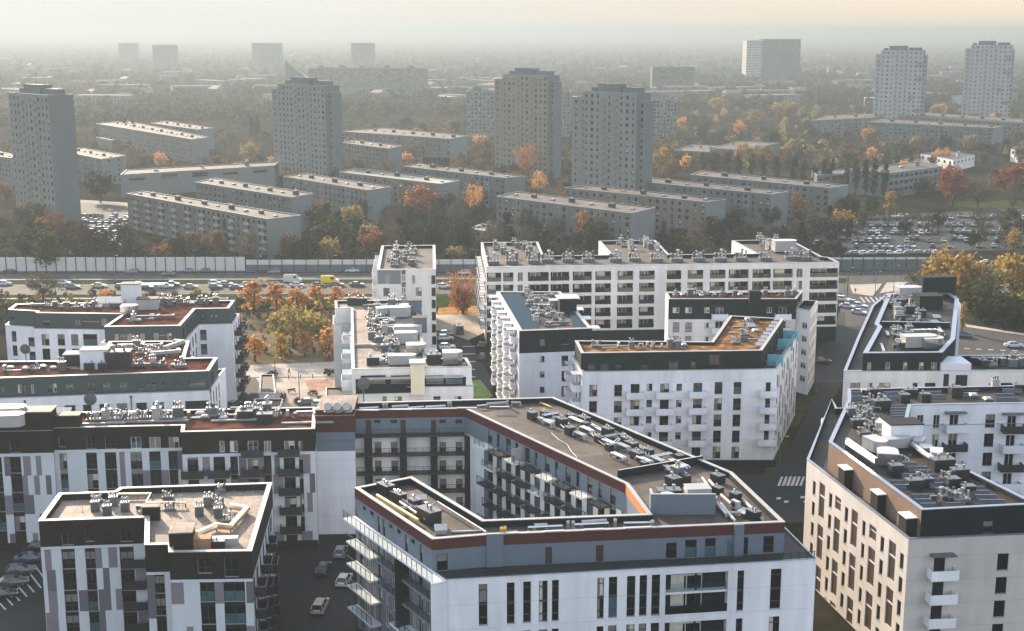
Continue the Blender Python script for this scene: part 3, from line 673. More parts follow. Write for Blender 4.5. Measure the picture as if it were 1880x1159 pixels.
strip((215, 105), (395, 448), (400, 105), (585, 442), 22); strip((868, 285), (905, 432), (955, 285), (1040, 430), 9); strip((610, 105), (720, 150), (770, 100), (812, 150), 5)
cluster(r, zz, U(*T16(450, 110), zz), U(*T16(620, 420), zz), 16, ['vent_stack', 'cowl_cluster', 'condenser', 'vent_stack'], AX, 1.2, (.8, 1.05), 1.3)
cluster(r, zz, U(*T16(540, 110), zz), U(*T16(800, 420), zz), 14, ['vent_stack', 'cowl_cluster', 'condenser', 'air_duct'], AX, 1.0, (.8, 1.05), 1.5)
sb = U(*T16(850, 285), zz); roof_box(b, r, rect(sb, 3.4, 3.2, AX), zz, 23.6, DARK, WSHEET, over=.6)
pput(r, 'plenum', T16, 740, 230, zz, AX, 1.0, 1)
b.fin()

# ---- long white block with loggias at the back
T20, Z5, Z6 = Z(1100, 420, 4.087), Z(620, 380, 2.897), Z(1240, 380, 2.897)
qp = US([(892.7, 491), (1541, 482.5), (1523, 473.2), (1509, 471.5), (1450.5, 440.4), (1343.5, 442), (1388, 466), (1229, 468), (1203, 441.4), (1099, 442.8), (1122, 468.5), (998, 470.4), (987.6, 444.5), (883, 445.6)], 20)
b = Bld('apartment_block', 'long white block with rows of dark loggias and three roof wings behind', 'apartment block', qp)
F = Face(qp[0], qp[1]); o = []
for x0, x1 in ((793, 870), (880, 935), (957, 985), (1012, 1122), (1133, 1232), (1250, 1352), (1370, 1455), (1488, 1572), (1605, 1686), (1750, 1828)):
    st = 'pale' if x1 - x0 < 40 else 'loggia'
    o += pcol(F, Z5, x0, x1, 352, 398, 5, 3.02, st, None, 2.25)
for x0, x1 in ((507, 617), (665, 782), (832, 948), (972, 1122), (1152, 1288), (1307, 1453), (1480, 1527), (1583, 1795)):
    y = 318 - (x0 - 507) * .02
    o += pcol(F, T20, x0, x1, y, y + 66, 5, 3.02, 'pale' if x1 - x0 < 60 else 'loggia', None, 2.25)
zt = max(q[3] for q in o); o = [(a[0], a[1], zt - (zt - a[3]) // 3.02 * 3.02 - 2.25, zt - (zt - a[3]) // 3.02 * 3.02, *a[4:]) for a in [(*q[:3], q[3] - .25, *q[4:]) for q in o]]
LQ = Face(qp[13], qp[0]); ol = [(k * 4.2 + 1, k * 4.2 + 3.4, zt - 2.25 - 3.02 * q, zt - 3.02 * q, 'cross') for k in range(9) for q in range(5)]
b.shell('wall', qp, 0, 20, CREAM, {0: o, 13: ol}, {0: [(0, F.L, 0, zt - 2.25 - 12.08 - .5, DARK)]})
for k in range(9):
    for q in range(5): balcony(b, LQ, k * 4.2 + 2.2, zt - 2.35 - 3.02 * q, 2.9, 1.5, 'rail')
r = b.roof(qp, 20, .7, DECKG, COPE, .6); zz = 19.32
for x, y in ((905, 475), (940, 474), (980, 473), (1005, 471), (1043, 470.5), (1080, 470), (1130, 470), (1165, 469), (1205, 470), (1242, 470), (1282, 469), (1322, 469), (1360, 468), (1405, 468), (1452, 466), (1478, 467)):
    p = U(x, y + 10, zz); k = place(r, 'cowl_cluster', p[0], p[1], zz, AX, 1.6, random.choice((1, 3)))
for a, c, n in (((905, 452), (945, 478), 10), ((945, 450), (975, 472), 6), ((1138, 446), (1165, 462), 7), ((1180, 446), (1205, 462), 6), ((1390, 444), (1425, 462), 9), ((1420, 446), (1460, 464), 6)):
    cluster(r, zz, U(*a, zz), U(*c, zz), n, ['vent_stack', 'cowl_cluster', 'vent_stack'], AX, .9, (.9, 1.3), 1.5)
pput(r, 'plenum', Z6, 580, 240, zz, AX, 1.8, 0)
b.fin(pane_parts=False)

# ---- small block by the road
T19 = Z(660, 430, 5.796)
pp = US([(692, 495.6), (800, 495.2), (799, 450.4), (700.5, 451.6)], 20)
b = Bld('apartment_block', 'small white block with a slate panel under one roof corner, beside the copper tree', 'apartment block', pp)
F = Face(pp[0], pp[1]); o = []
o += pcol(F, T19, 278, 315, 440, 525, 1, 3, 'pale', 5) + pcol(F, T19, 255, 320, 572, 660, 5, 3, 'cross') + pcol(F, T19, 555, 595, 437, 525, 1, 3, 'pale', 5) + pcol(F, T19, 600, 660, 568, 655, 5, 3, 'cross', 3)
o += pcol(F, T19, 446, 490, 380, 430, 6, 3, 'plain', 0) + pcol(F, T19, 446, 490, 438, 510, 6, 3, 'pale', 5, 1.5) + pcol(F, T19, 765, 808, 437, 530, 6, 3, 'plain', 0)
b.shell('wall', pp, 0, 20, CREAM, {0: o, 3: grid(Face(pp[3], pp[0]), 2, 30, 7, 2, 19, 2.2, 6, 3, 'cross')}, {0: [(.1, F.px(*T19(440, 450))[0], F.px(*T19(300, 532))[1], 19.9, SLATE)]})
LP = Face(pp[3], pp[0])
for k in range(7):
    for q in range(6): balcony(b, LP, 4 + k * 4, 16.8 - 3 * q, 2.8, 1.5, 'white', 1.1)
r = b.roof(pp, 20, .6, DECKG, COPE, .7); zz = 19.42
cluster(r, zz, U(*T19(390, 140), zz), U(*T19(350, 350), zz), 13, ['vent_stack', 'cowl_cluster', 'vent_stack', 'condenser'], AX, 1.0, (.9, 1.3), 1.3)
cluster(r, zz, U(*T19(560, 140), zz), U(*T19(520, 350), zz), 13, ['vent_stack', 'cowl_cluster', 'vent_stack'], AX, 1.2, (.9, 1.3), 1.3)
b.fin()

# ---- block with the crowded pale roof
T15 = Z(590, 540, 5.52)
mp = US([(646, 678.6), (866, 674), (857, 657.8), (782, 659), (764, 551), (614.5, 552.7), (615.4, 567), (644.3, 566)], 20)
g0, g1 = U(647.5, 712, 16.7), U(869, 709.5, 16.7)
bp = [g0, g1, mp[2] + np.array((.6, .3)), mp[3] + np.array((.6, .3)), mp[4] + np.array((.5, .5)), mp[5] + np.array((-.5, .5)), mp[6] + np.array((-.5, -.4)), mp[7] + np.array((-.4, -.3))]
b = Bld('apartment_block', 'white block with a pale roof crowded with ducts and a cream lift shaft', 'apartment block', bp)
F = Face(bp[0], bp[1]); o = []
for x0, x1 in ((620, 662), (745, 815), (1135, 1208), (1350, 1422)): o += pcol(F, T15, x0, x1, 1038, 1083, 5, 3, 'cross')
b.shell('wall', bp, 0, 16.7, CREAM, {0: o, 7: grid(Face(bp[7], bp[0]), 2, 50, 11, 2, 15.5, 2.2, 5, 3, 'cross')})
b.roof(bp, 16.7, .9, DECKG, COPE, .3, name='terrace')
A0 = Face(mp[0], mp[1]); LM = Face(mp[7], mp[0])
oa = pcol(A0, T15, 400, 650, 825, 905, 1, 3, 'plain', 0) + pcol(A0, T15, 705, 895, 825, 905, 1, 3, 'plain', 0) + pcol(A0, T15, 1060, 1240, 825, 905, 1, 3, 'plain', 4) + pcol(A0, T15, 1260, 1430, 825, 905, 1, 3, 'plain', 4)
b.shell('attic_wall', mp, 15.7, 20, CREAM, {0: oa, 7: grid(LM, 3, LM.L - 2, 8, 2.2, 18.6, 2.2, 1, 3, 'cross')}, {0: [(A0.px(*T15(345, 850))[0], A0.L - 1.0, 15.7, 18.3, DARK)]})
fr = MB(); fr.fbox(A0, A0.px(*T15(395, 820))[0], A0.L - 1.5, 18.35, 18.6, .02, .8, WSHEET); b.put('canopy', fr)
for k in range(6):
    for q in range(5): balcony(b, LM, 6 + k * 8, 15.9 - 3 * q, 4.5, 1.8, 'white' if (k + q) % 2 else 'glass', 1.1)
r = b.roof(mp, 20, .45, DECKB, COPE, .5); zz = 19.57
sh = MB(); u0, u1 = A0.px(*T15(905, 800))[0], A0.px(*T15(1045, 800))[0]
for k in range(7): sh.fbox(A0, u0 + (u1 - u0) * k / 7, u0 + (u1 - u0) * (k + .94) / 7, 15.7, 21.0, .03, 1.3, mat('cream_corrugated_sheet', (.70, .62, .44), .6, .08))
sh.fbox(A0, u0, u1, 15.7, 21.0, -1.5, .028, CREAM); o = b.put('lift_shaft', sh); c = MB(); c.fbox(A0, u0 - .2, u1 + .2, 21.0, 21.25, -1.6, 1.5, WSHEET); b.put('cover', c, o)
for x, y, s in ((950, 200, 1.0), (1000, 385, 1.0)):
    p = U(*T15(x, y), zz); roof_box(b, r, rect(p, 2.6, 2.2, AX), zz, 22.4, BLUEG, DECKG)
for x, y, v, rz in ((800, 215, 0, 0), (860, 185, 1, 1.2), (880, 400, 2, 0), (860, 480, 0, 0), (690, 205, 2, .2), (960, 590, 1, 0)): pput(r, 'plenum', T15, x, y + 20, zz, AX + rz, 1.25, v)
m = MB(); dv = U(*T15(345, 535), zz); dw = U(*T15(800, 530), zz); f = Face(dv, dw); m.fbox(f, 0, f.L, zz, zz + .5, -.2, .2, COPE); b.put('parapet', m, r)
cluster(r, zz, U(*T15(560, 120), zz), U(*T15(700, 250), zz), 8, MIX, AX, 1.2, (.8, 1.1), 1.3)
cluster(r, zz, U(*T15(620, 210), zz), U(*T15(640, 400), zz), 17, MIX, AX, 1.5, (.8, 1.15), 1.2)
cluster(r, zz, U(*T15(640, 400), zz), U(*T15(660, 720), zz), 19, MIX, AX, 1.5, (.8, 1.15), 1.2)
cluster(r, zz, U(*T15(740, 330), zz), U(*T15(760, 700), zz), 12, MIX, AX, 1.2, (.8, 1.1), 1.3)
cluster(r, zz, U(*T15(500, 160), zz), U(*T15(530, 480), zz), 9, ['vent_stack', 'mast', 'pipe_cover', 'cowl_cluster'], AX + 1.57, .8, (.8, 1.1), 1.5)
for x, y, kd in ((310, 95, 'service_box'), (400, 95, 'service_box'), (715, 130, 'vent_stack'), (820, 110, 'cowl_cluster'), (525, 700, 'service_box'), (820, 700, 'plenum'), (1140, 690, 'service_box'), (1330, 690, 'plenum'), (1110, 620, 'roof_hatch')): pput(r, kd, T15, x, y + 15, zz, AX, 1.15)
b.fin()

# ---- grey-topped blocks on the left
T13, T14, V2, V3 = Z(0, 530, 5.0375), Z(200, 530, 5.038), Z(0, 730, 5.518), Z(320, 730, 5.518)
kp = US([(15, 569), (66.5, 572), (66.5, 575), (226, 577), (191.5, 600.5), (331, 598.5), (358.8, 567.7), (420.3, 566.7), (431.2, 551.8), (28.8, 558.8)], 20)
bp = off(kp, -.7)
b = Bld('apartment_block', 'rear white block of the grey-topped pair at left, its red-roofed middle stepping forward', 'apartment block', bp)
b.pal = (0, 0, 2, 5, 3, 4)
F = Face(bp[2], bp[3]); o = []
for x0, x1 in ((385, 455), (533, 600), (658, 725)): o += pcol(F, T13, x0, x1, 422, 525, 5, 3, 'cross')
o += pcol(F, T13, 770, 900, 420, 528, 5, 3, 'plain', 4)
E0, RW, RF = Face(bp[0], bp[1]), Face(bp[6], bp[7]), Face(bp[7], bp[8])
o0 = pcol(E0, T13, 108, 152, 395, 490, 5, 3, 'cross') + pcol(E0, T13, 262, 335, 450, 535, 5, 3, 'plain', 4)
orw = pcol(RW, T14, 845, 902, 380, 478, 5, 3, 'plain', 4); orf = [(u, u + 1.3, 14 - 3 * q, 16.3 - 3 * q, 'cross') for u in (1.5, 4.5, 8, 11) for q in range(5)]
b.shell('wall', bp, 0, 16.9, WHITE, {0: o0, 2: o, 6: orw, 7: orf, 5: grid(Face(bp[5], bp[6]), 1, 14, 4, 1.6, 16, 2.2, 5, 3, 'cross')}, {})
for u in (3, 9):
    for q in range(5): balcony(b, RF, u + 1, 13.9 - 3 * q, 3.2, 1.5, 'black', 1.05)
b.roof(bp, 16.9, .4, DECKG, COPE, .3, name='terrace')
A = [Face(kp[i], kp[(i + 1) % 10]) for i in range(10)]
b.shell('attic_wall', kp, 16.4, 20, GREYG, {2: pcol(A[2], T13, 400, 457, 290, 345) + pcol(A[2], T13, 690, 745, 285, 340, 1, 3, 'cross', 5) + pcol(A[2], T13, 760, 930, 285, 342, 1, 3, 'brass') + pcol(A[2], T13, 940, 990, 283, 340, 1, 3, 'pale', 5),
    4: pcol(A[4], T14, 55, 90, 425, 475, 1, 3, 'pale', 5) + pcol(A[4], T14, 95, 165, 420, 475, 1, 3, 'brass') + pcol(A[4], T14, 172, 215, 420, 475, 1, 3, 'pale', 5) + pcol(A[4], T14, 218, 280, 420, 475, 1, 3, 'brass') + pcol(A[4], T14, 290, 330, 418, 475, 1, 3, 'pale', 5) + pcol(A[4], T14, 415, 460, 415, 470, 1, 3, 'pale', 5) + pcol(A[4], T14, 465, 535, 412, 468, 1, 3, 'brass') + pcol(A[4], T14, 540, 580, 412, 468, 1, 3, 'pale', 3),
    6: pcol(A[6], T14, 855, 880, 245, 300) + pcol(A[6], T14, 940, 960, 245, 300) + pcol(A[6], T14, 980, 1000, 245, 300), 0: pcol(A[0], T13, 105, 135, 262, 310), 5: grid(A[5], 1, 13, 3, 2.2, 19, 2.1, 1, 3, 'plain')})
r = b.roof(kp, 20, .4, DECKR, COPE, .6); zz = 19.62
cluster(r, zz, U(*T13(250, 175), zz), U(*T13(1000, 185), zz), 13, MIX + ['roof_hatch'], AX, .9, (.8, 1.1), 1.4)
cluster(r, zz, U(*T14(330, 150), zz), U(*T14(780, 150), zz), 9, MIX, AX, .8, (.8, 1.1), 1.4)
cluster(r, zz, U(*T14(830, 140), zz), U(*T14(1000, 145), zz), 6, ['cowl_cluster', 'vent_stack'], AX, .4, (.8, 1.1), 1.4)
cluster(r, zz, U(*T14(160, 310), zz), U(*T14(540, 270), zz), 8, MIX, AX, 1.1, (.8, 1.1), 1.5)
for x, y, h, m_ in ((215, 125, 24.2, WHITE), (365, 160, 21.8, CONC)):
    p = U(*T14(x, y + 25), zz); roof_box(b, r, rect(p, 3.8 if h > 23 else 4.2, 2.6, AX), zz, h, m_, DECKG)
m = MB(); p = U(*T14(380, 100), zz); m.box((p[0], p[1] + 1.5, 22.6), (6.0, 2.2, .2), AX, WSHEET)
for s_ in (-2.6, 2.6): m.box((p[0] + s_, p[1] + 1.5, zz), (.15, .15, 22.6 - zz), AX, GSHEET)
b.put('pergola', m, r)
pput(r, 'plenum', T14, 195, 235, zz, AX, 1.2, 1); pput(r, 'roof_hatch', T13, 960, 165, zz, AX, 1.6, 1); pput(r, 'roof_hatch', T13, 1090, 165, zz, AX, 1.6, 3)
b.fin()

fp = [U(-60, 697, 20), U(383.6, 681.8, 20), U(399.5, 657, 20), U(339, 658, 20), U(347.9, 626.3, 20), U(200.5, 627.3, 20), U(182, 662.5, 20), U(-60, 664.5, 20)]
bp = [U(-60, 734, 16.8), U(383, 717.5, 16.8), U(401.5, 684, 16.8) + np.array((.6, 3)), fp[3] + np.array((.6, .6)), fp[4] + np.array((.6, .6)), fp[5] + np.array((-.5, .5)), fp[6] + np.array((-.3, .5)), fp[7] + np.array((0, .5))]
b = Bld('apartment_block', 'front white block of the grey-topped pair at left, with a long terrace', 'apartment block', bp)
b.pal = (0, 0, 2, 3, 4)
F = Face(bp[0], bp[1]); o = []
for x0, x1 in ((10, 80), (155, 213), (315, 378), (460, 562), (657, 765), (842, 930), (1010, 1108), (1185, 1290), (1380, 1488), (1550, 1663), (1752, 1808)):
    y = 103 - x0 * .037; o += pcol(F, V2, x0, x1, y, y + 82, 5, 3, 'cross', None, 2.2)
o += pcol(F, T14, 705, 925, 1038, 1120, 5, 3, 'plain', 0, 2.2)
b.shell('wall', bp, 0, 16.8, WHITE, {0: o, 1: [(u, u + 1.1, 13.2 - 3 * q, 15.8 - 3 * q, 'cross') for u in (1.2, 3.6, 6, 8.4) for q in range(5)]})
b.roof(bp, 16.8, .9, DECKG, COPE, .35, name='terrace')
for x, y in ((253, 45), (1328, 0), (-60, 60)):
    u, z_ = F.px(*V2(x, y)); m = MB(); m.fbox(F, u - .06, u + .06, .3, z_, .02, .14, BSHEET); m.fbox(F, u - .16, u + .16, z_, z_ + .3, .02, .24, BSHEET); b.put('downpipe', m)
A0 = Face(fp[0], fp[1]); oa = []
for x0, x1, y0, y1, st, v in ((0, 45, 905, 965, 'cross', 0), (165, 200, 890, 965, 'pale', 1), (210, 240, 890, 970, 'cross', 0), (288, 314, 890, 970, 'pale', 5), (445, 478, 880, 965, 'cross', 0), (488, 525, 880, 960, 'pale', 3), (600, 680, 875, 925, 'cross', 4), (805, 840, 870, 950, 'cross', 0), (848, 880, 870, 950, 'cross', 0), (945, 1020, 865, 940, 'cross', 4), (1100, 1180, 865, 945, 'cross', 4)): oa += pcol(A0, T13, x0, x1, y0, y1, 1, 3, st, v)
for x0, x1, y0, y1 in ((265, 335, 890, 955), (355, 385, 850, 930), (400, 435, 850, 930), (495, 515, 870, 905), (605, 640, 865, 905), (735, 890, 850, 912)): oa += pcol(A0, T14, x0, x1, y0, y1, 1, 3, 'cross', 4)
b.shell('attic_wall', fp, 16, 20, GREYG, {0: oa, 1: [(2, 4, 17, 19.2, 'cross')], 3: grid(Face(fp[3], fp[4]), 1, 14, 4, 1.7, 19, 2.2, 1, 3, 'cross')})
r = b.roof(fp, 20, .4, DECKR, COPE, .6); zz = 19.62
cluster(r, zz, U(*T13(20, 760), zz), U(*T13(740, 740), zz), 15, ['vent_stack', 'cowl_cluster', 'vent_stack', 'condenser', 'pipe_cover', 'rooflight'], AX, 1.1, (.85, 1.2), 1.5)
cluster(r, zz, U(*T14(230, 540), zz), U(*T14(470, 640), zz), 11, MIX, AX, 1.6, (.85, 1.15), 1.4)
cluster(r, zz, U(*T14(200, 720), zz), U(*T14(680, 720), zz), 9, MIX, AX, .9, (.85, 1.2), 1.4)
for x, y, w in ((890, 690, 4.6), (690, 660, 3.0)):
    p = U(*T13(x, y + 40), zz); roof_box(b, r, rect(p, w, 3.0, AX), zz, 22.9 if w > 4 else 21.6, WHITE if w > 4 else BSHEET, CONC)
for x, y in ((830, 740), (960, 740)): pput(r, 'service_box', T13, x, y + 10, zz, AX, .8)
pput(r, 'service_box', T14, 95, 730, zz, AX, 2.0); pput(r, 'air_duct', T14, 590, 560, zz, AX + 1.1, 1.2, 1); pput(r, 'air_duct', T14, 520, 620, zz, AX + .3, 1.0, 1)
pput(r, 'satellite_dish', T13, 245, 700, zz, AX, 1.6, 0)
b.fin()

# ---- long panel-clad block at left
zw, zr = 15.0, 18.5
q1 = [U(-90, 836.5, zw), U(98, 832.7, zw), U(100, 828.2, zw), U(336, 823.2, zw), U(334.5, 836, zw), U(579, 829.7, zw)]
lp = q1 + [U(580, 748, zr), U(-90, 762, zr)]
b = Bld('panel_clad_block', 'long block clad in pale and mauve panels with a red sedum roof', 'apartment block', lp)
b.pal = (0, 0, 0, 2, 3, 4)
E_ = [Face(lp[i], lp[i + 1]) for i in range(7)]; op, pa = {}, {}
zs = [zw - .35 - 3.0 * k for k in range(6)]
def rows(F, T, cols, y0, y1, st='cross'):
    out = []
    for x0, x1 in cols: out += pcol(F, T, x0, x1, y0, y1, 5, 3.0, st, None, 2.35)
    return out
op[0] = rows(E_[0], V2, ((-240, -130), (-90, 20), (100, 215)), 612, 780); op[2] = rows(E_[2], V2, ((605, 680), (875, 985), (1065, 1180), (1325, 1440), (1515, 1630), (1710, 1800)), 575, 735)
op[4] = rows(E_[4], V3, ((135, 245), (400, 515), (570, 645), (745, 855), (910, 985), (1110, 1225), (1265, 1305)), 625, 780)
for i in (0, 2, 4):
    F = E_[i]; cols = sorted({(round(a[0], 2), round(a[1], 2)) for a in op[i]}); g = []
    for k in range(len(cols) + 1):
        a = cols[k - 1][1] if k else 0; c = cols[k][0] if k < len(cols) else F.L
        if c - a > .7: g += [(a + j * 1.7, min(c, a + j * 1.7 + 1.7)) for j in range(max(1, int((c - a) / 1.7 + .3)))]
    pa[i] = bands(F, 0, zw, zs, PANEL, 5 + i, g, None) + [(c[0], c[1], 0, zw - .4, BROWN if k % 3 else SLATE) for k, c in enumerate(cols)] + [(0, F.L, 0, 1.2, BROWN), (0, F.L, zw + .0, zr, BROWN)]
for i in (1, 3, 5, 6): pa[i] = [(0, 300, zw, zr, BROWN)]
for T, i, cs, y0, y1 in ((V2, 2, ((875, 975), (1065, 1170), (1325, 1430), (1515, 1625), (1710, 1815)), 400, 518), (V3, 4, ((458, 510), (565, 640), (745, 850), (910, 980), (1113, 1220), (1262, 1295)), 437, 552), (V2, 2, ((595, 660),), 410, 500), (V2, 0, ((100, 205),), 440, 560)):
    for n_, (x0, x1) in enumerate(cs): op[i] += pcol(E_[i], T, x0, x1, y0, y1, 1, 3, 'pale' if i == 4 or n_ > 1 else 'cross', (4, 1, 4, 5, 3, 1)[n_] if i == 4 or n_ > 1 else 0)
b.shell('wall', lp, 0, zr, PANEL, op, pa)
for i in (0, 2, 4):
    m = MB(); m.fbox(E_[i], 0, E_[i].L, zw - .3, zw + .12, .01, .12, PANEL); b.put('string_course', m)
for x0, x1, rs in ((745, 855, (0, 1, 2, 3, 4)), (1110, 1225, (0, 1, 2, 3, 4)), (135, 245, (1, 2, 3)), (400, 515, (1, 2, 3))):
    u = E_[4].px(*V3((x0 + x1) / 2, 700))[0]
    for k in rs: balcony(b, E_[4], u, zw - .2 - 3.0 * k, 3.0, 1.3, 'dark', 1.1)
r = b.roof(lp, zr, .45, DECKR, COPE, .5); zz = zr - .43
tb = MB(); tb.fbox(E_[0], E_[0].px(*V2(-60, 300))[0], E_[0].L, zr + .1, 21.3, -3.2, .02, BROWN); o = b.put('stair_head', tb, r)
c = MB(); c.fbox(E_[0], E_[0].px(*V2(-60, 300))[0] - .1, E_[0].L + .15, 21.3, 21.45, -3.3, .15, DECKB); b.put('cover', c, o)
tb = MB(); u = E_[2].px(*V2(690, 300))[0]; tb.fbox(E_[2], .1, u + 1.6, zr + .1, 20.3, -2.2, -.1, BROWN); o = b.put('stair_head', tb, r)
c = MB(); c.fbox(E_[2], u - 1.2, u + 1.7, 20.3, 20.42, -2.3, -.05, DECKB); b.put('cover', c, o)
pput(r, 'plenum', V2, 60, 300, zz + 1.8, AX, 1.3, 2); pput(r, 'plenum', V2, 120, 240, zz + 1.5, AX, 1.3, 0); pput(r, 'roof_hatch', V2, 640, 215, zz, AX, 1.3, 1)
cluster(r, zz, U(*V2(900, 230), zz), U(*V2(1830, 215), zz), 9, ['vent_stack', 'cowl_cluster', 'cowl_cluster', 'vent_stack'], AX, 1.0, (1.0, 1.35), 1.6)
cluster(r, zz, U(*V3(120, 200), zz), U(*V3(1330, 200), zz), 16, ['vent_stack', 'cowl_cluster', 'cowl_cluster', 'vent_stack', 'condenser', 'air_duct', 'rooflight'], AX, 1.3, (.95, 1.3), 1.5)
for x, y in ((1000, 275), (1350, 255), (1650, 250)): pput(r, 'pipe_cover', V2, x, y, zz, AX, 1.3, 2)
for x, y in ((100, 220), (480, 190), (640, 240), (1350, 265)): pput(r, 'pipe_cover', V3, x, y, zz, AX, 1.3, 2)
for x, y in ((720, 220), (920, 250)): pput(r, 'service_box', V3, x, y, zz, AX, 1.2, 0)
for k in range(9): p = U(*V2(900 + k * 120, 180 - k), zz); place(r, 'mast', p[0], p[1], zz, 0, .5)
pput(r, 'satellite_dish', V2, 930, 210, zz, AX, 1.8, 0)
b.fin()

# ---- panel-clad block in the lower left corner
GLOW = mat('sun_glare_duct', (.90, .74, .50), .30, .05, 1, metal=1.0)  # duct metal tinted gold to stand for the sun's glare
V1 = Z(0, 860, 3.877); zr, zw = 16.5, 13.1
rp = [U(*V1(275, 378), zr), U(*V1(1035, 352), zr), U(*V1(1030, 548), zr), U(*V1(1200, 545), zr), U(*V1(1202, 600), zr), U(*V1(1790, 592), zr), U(*V1(1935, 103), zr), U(*V1(860, 138), zr), U(*V1(815, 165), zr), U(*V1(420, 180), zr)]
b = Bld('panel_clad_block', 'panel-clad corner block with a pale felt roof, nearest on the left', 'apartment block', rp)
b.pal = (0, 0, 0, 2, 2, 4)
E_ = [Face(rp[i], rp[(i + 1) % 10]) for i in range(10)]; op, pa = {}, {}
zs = [zw - .2 - 2.85 * k for k in range(6)]
op[0] = []
for x0, x1 in ((440, 535), (608, 680), (855, 955)): op[0] += pcol(E_[0], V1, x0, x1, 590, 720, 5, 2.85, 'cross', None, 2.35)
op[0] += pcol(E_[0], V1, 440, 525, 465, 545, 1, 3, 'cross', 0) + pcol(E_[0], V1, 608, 665, 460, 520, 1, 3, 'cross', 0) + pcol(E_[0], V1, 855, 945, 440, 520, 1, 3, 'cross', 0)
op[2] = [(.9, 2.1, zs[k] - 2.5, zs[k] - .3, 'cross') for k in range(5)]
u = lambda x: E_[4].px(*V1(x, 800))[0]
op[4] = [(u(1420), u(1525), zs[k] - 2.6, zs[k] - .3, 'cross') for k in range(5)] + [(u(1590), u(1740), zs[k] - 2.6, zs[k] - .3, 'plain', 4) for k in range(5)] + [(u(1415), u(1510), zw + .8, zw + 2.6, 'cross', 0), (u(1605), u(1700), zw + .3, zw + 2.7, 'cross', 0)]
op[5] = [(1 + k * 3.4, 3.0 + k * 3.4, zs[q] - 2.6, zs[q] - .3, 'plain') for k in range(7) for q in range(5)]
for i in (0, 2, 4, 5):
    F = E_[i]; cols = sorted({(round(a[0], 2), round(a[1], 2)) for a in op[i] if a[3] < zw}); g = []
    for k in range(len(cols) + 1):
        a = cols[k - 1][1] if k else 0; c = cols[k][0] if k < len(cols) else F.L
        if c - a > .6: g += [(a + j * 1.6, min(c, a + j * 1.6 + 1.6)) for j in range(max(1, int((c - a) / 1.6 + .3)))]
    pa[i] = bands(F, 0, zw, zs, PANEL, 15 + i, g, None) + [(c[0], c[1], 0, zw - .3, BROWN) for c in cols] + [(0, F.L, zw + .02, zr, BROWN)]
for i in (1, 3, 6, 7, 8, 9): pa[i] = [(0, 300, zw, zr, BROWN)]
b.shell('wall', rp, 0, zr, PANEL, op, pa)
for i in (0, 2, 4):
    m = MB(); m.fbox(E_[i], .02, E_[i].L, zw - .3, zw + .02, .01, .10, PANEL); b.put('string_course', m)
for k in range(5):
    balcony(b, E_[0], E_[0].L - 1.6, zs[k] - 2.6, 2.6, .9, 'dark'); balcony(b, E_[9], 3.0, zs[k] - 2.4, 2.8, 1.6, 'rail')
    for q in range(3): balcony(b, E_[5], 3 + 7 * q, zs[k] - 2.6, 3.0, 1.2, 'dark', 1.1)
r = b.roof(rp, zr, .8, DECKB, COPE, .55); zz = zr - .78
sp = [U(*V1(1200, 470), zr + 1.6), U(*V1(1365, 462), zr + 1.6), U(*V1(1385, 395), zr + 1.6), U(*V1(1230, 395), zr + 1.6)]
tb = MB(); tb.prism(sp, zz, zr + 1.6, BROWN); o = b.put('stair_head', tb, r); c = MB(); c.prism(off(sp, -.1), zr + 1.6, zr + 1.75, DECKB); b.put('cover', c, o)
sp = [U(*V1(1010, 280), zr + 1.0), U(*V1(1130, 278), zr + 1.0), U(*V1(1140, 258), zr + 1.0), U(*V1(1020, 260), zr + 1.0)]
tb = MB(); tb.prism(sp, zz, zr + 1.0, BROWN); o = b.put('stair_head', tb, r); c = MB(); c.prism(off(sp, -.08), zr + 1.0, zr + 1.12, DECKB); b.put('cover', c, o)
for x, y, kd, v in ((690, 240, 'cowl_cluster', 0), (680, 300, 'vent_stack', 1), (765, 330, 'vent_stack', 1), (810, 265, 'vent_stack', 2), (893, 305, 'vent_stack', 1), (990, 305, 'condenser', 0), (1195, 215, 'cowl_cluster', 2), (1210, 300, 'cowl_cluster', 1), (1420, 335, 'vent_stack', 1), (1480, 265, 'vent_stack', 2), (1555, 345, 'vent_stack', 1), (1560, 270, 'cowl_cluster', 1), (1530, 230, 'cowl_cluster', 2), (1570, 165, 'cowl_cluster', 1), (1630, 380, 'cowl_cluster', 3), (1560, 560, 'service_box', 0)):
    pput(r, kd, V1, x, y, zz, AX, .72, v)
for pts, q in ((((770, 185), (1075, 180), (1040, 245), (1320, 245)), .16), (((1400, 470), (1540, 410), (1640, 420), (1720, 330), (1760, 290), (1640, 270)), .42)):
    m = MB(); m.tube([(*U(*V1(*p), zz + .6), zz + .6) for p in pts], q, 10, GLOW)
    for p in pts: w_ = U(*V1(*p), zz + .6); m.box((w_[0], w_[1], zz), (.15, .15, .5), 0, GSHEET)
    b.put('round_duct', m, r)
m = MB(); p = U(*V1(1440, 560), zz); m.box((p[0], p[1], zz), (2.2, 1.6, 1.3), AX, mat('timber_boards', (.30, .17, .09), .7, .2, 2.0)); b.put('service_box', m, r)
m = MB(); p = U(*V1(1600, 540), zz); m.box((p[0], p[1], zz), (3.2, 1.1, .9), AX, WSHEET); b.put('plenum', m, r)
m = MB(); p = U(*V1(1290, 300), zz)
for s_ in (-.25, .25): m.box((p[0] + s_, p[1], zz), (.06, .06, 2.2), AX, WSHEET)
for k in range(6): m.box((p[0], p[1], zz + .3 + k * .33), (.5, .05, .05), AX, WSHEET)
b.put('ladder', m, r)
for x, y in ((550, 240), (590, 315), (880, 230), (980, 235), (1380, 190), (1300, 180), (1810, 165), (1665, 160)): pput(r, 'mast', V1, x, y, zz, 0, .45, 0)
b.fin()
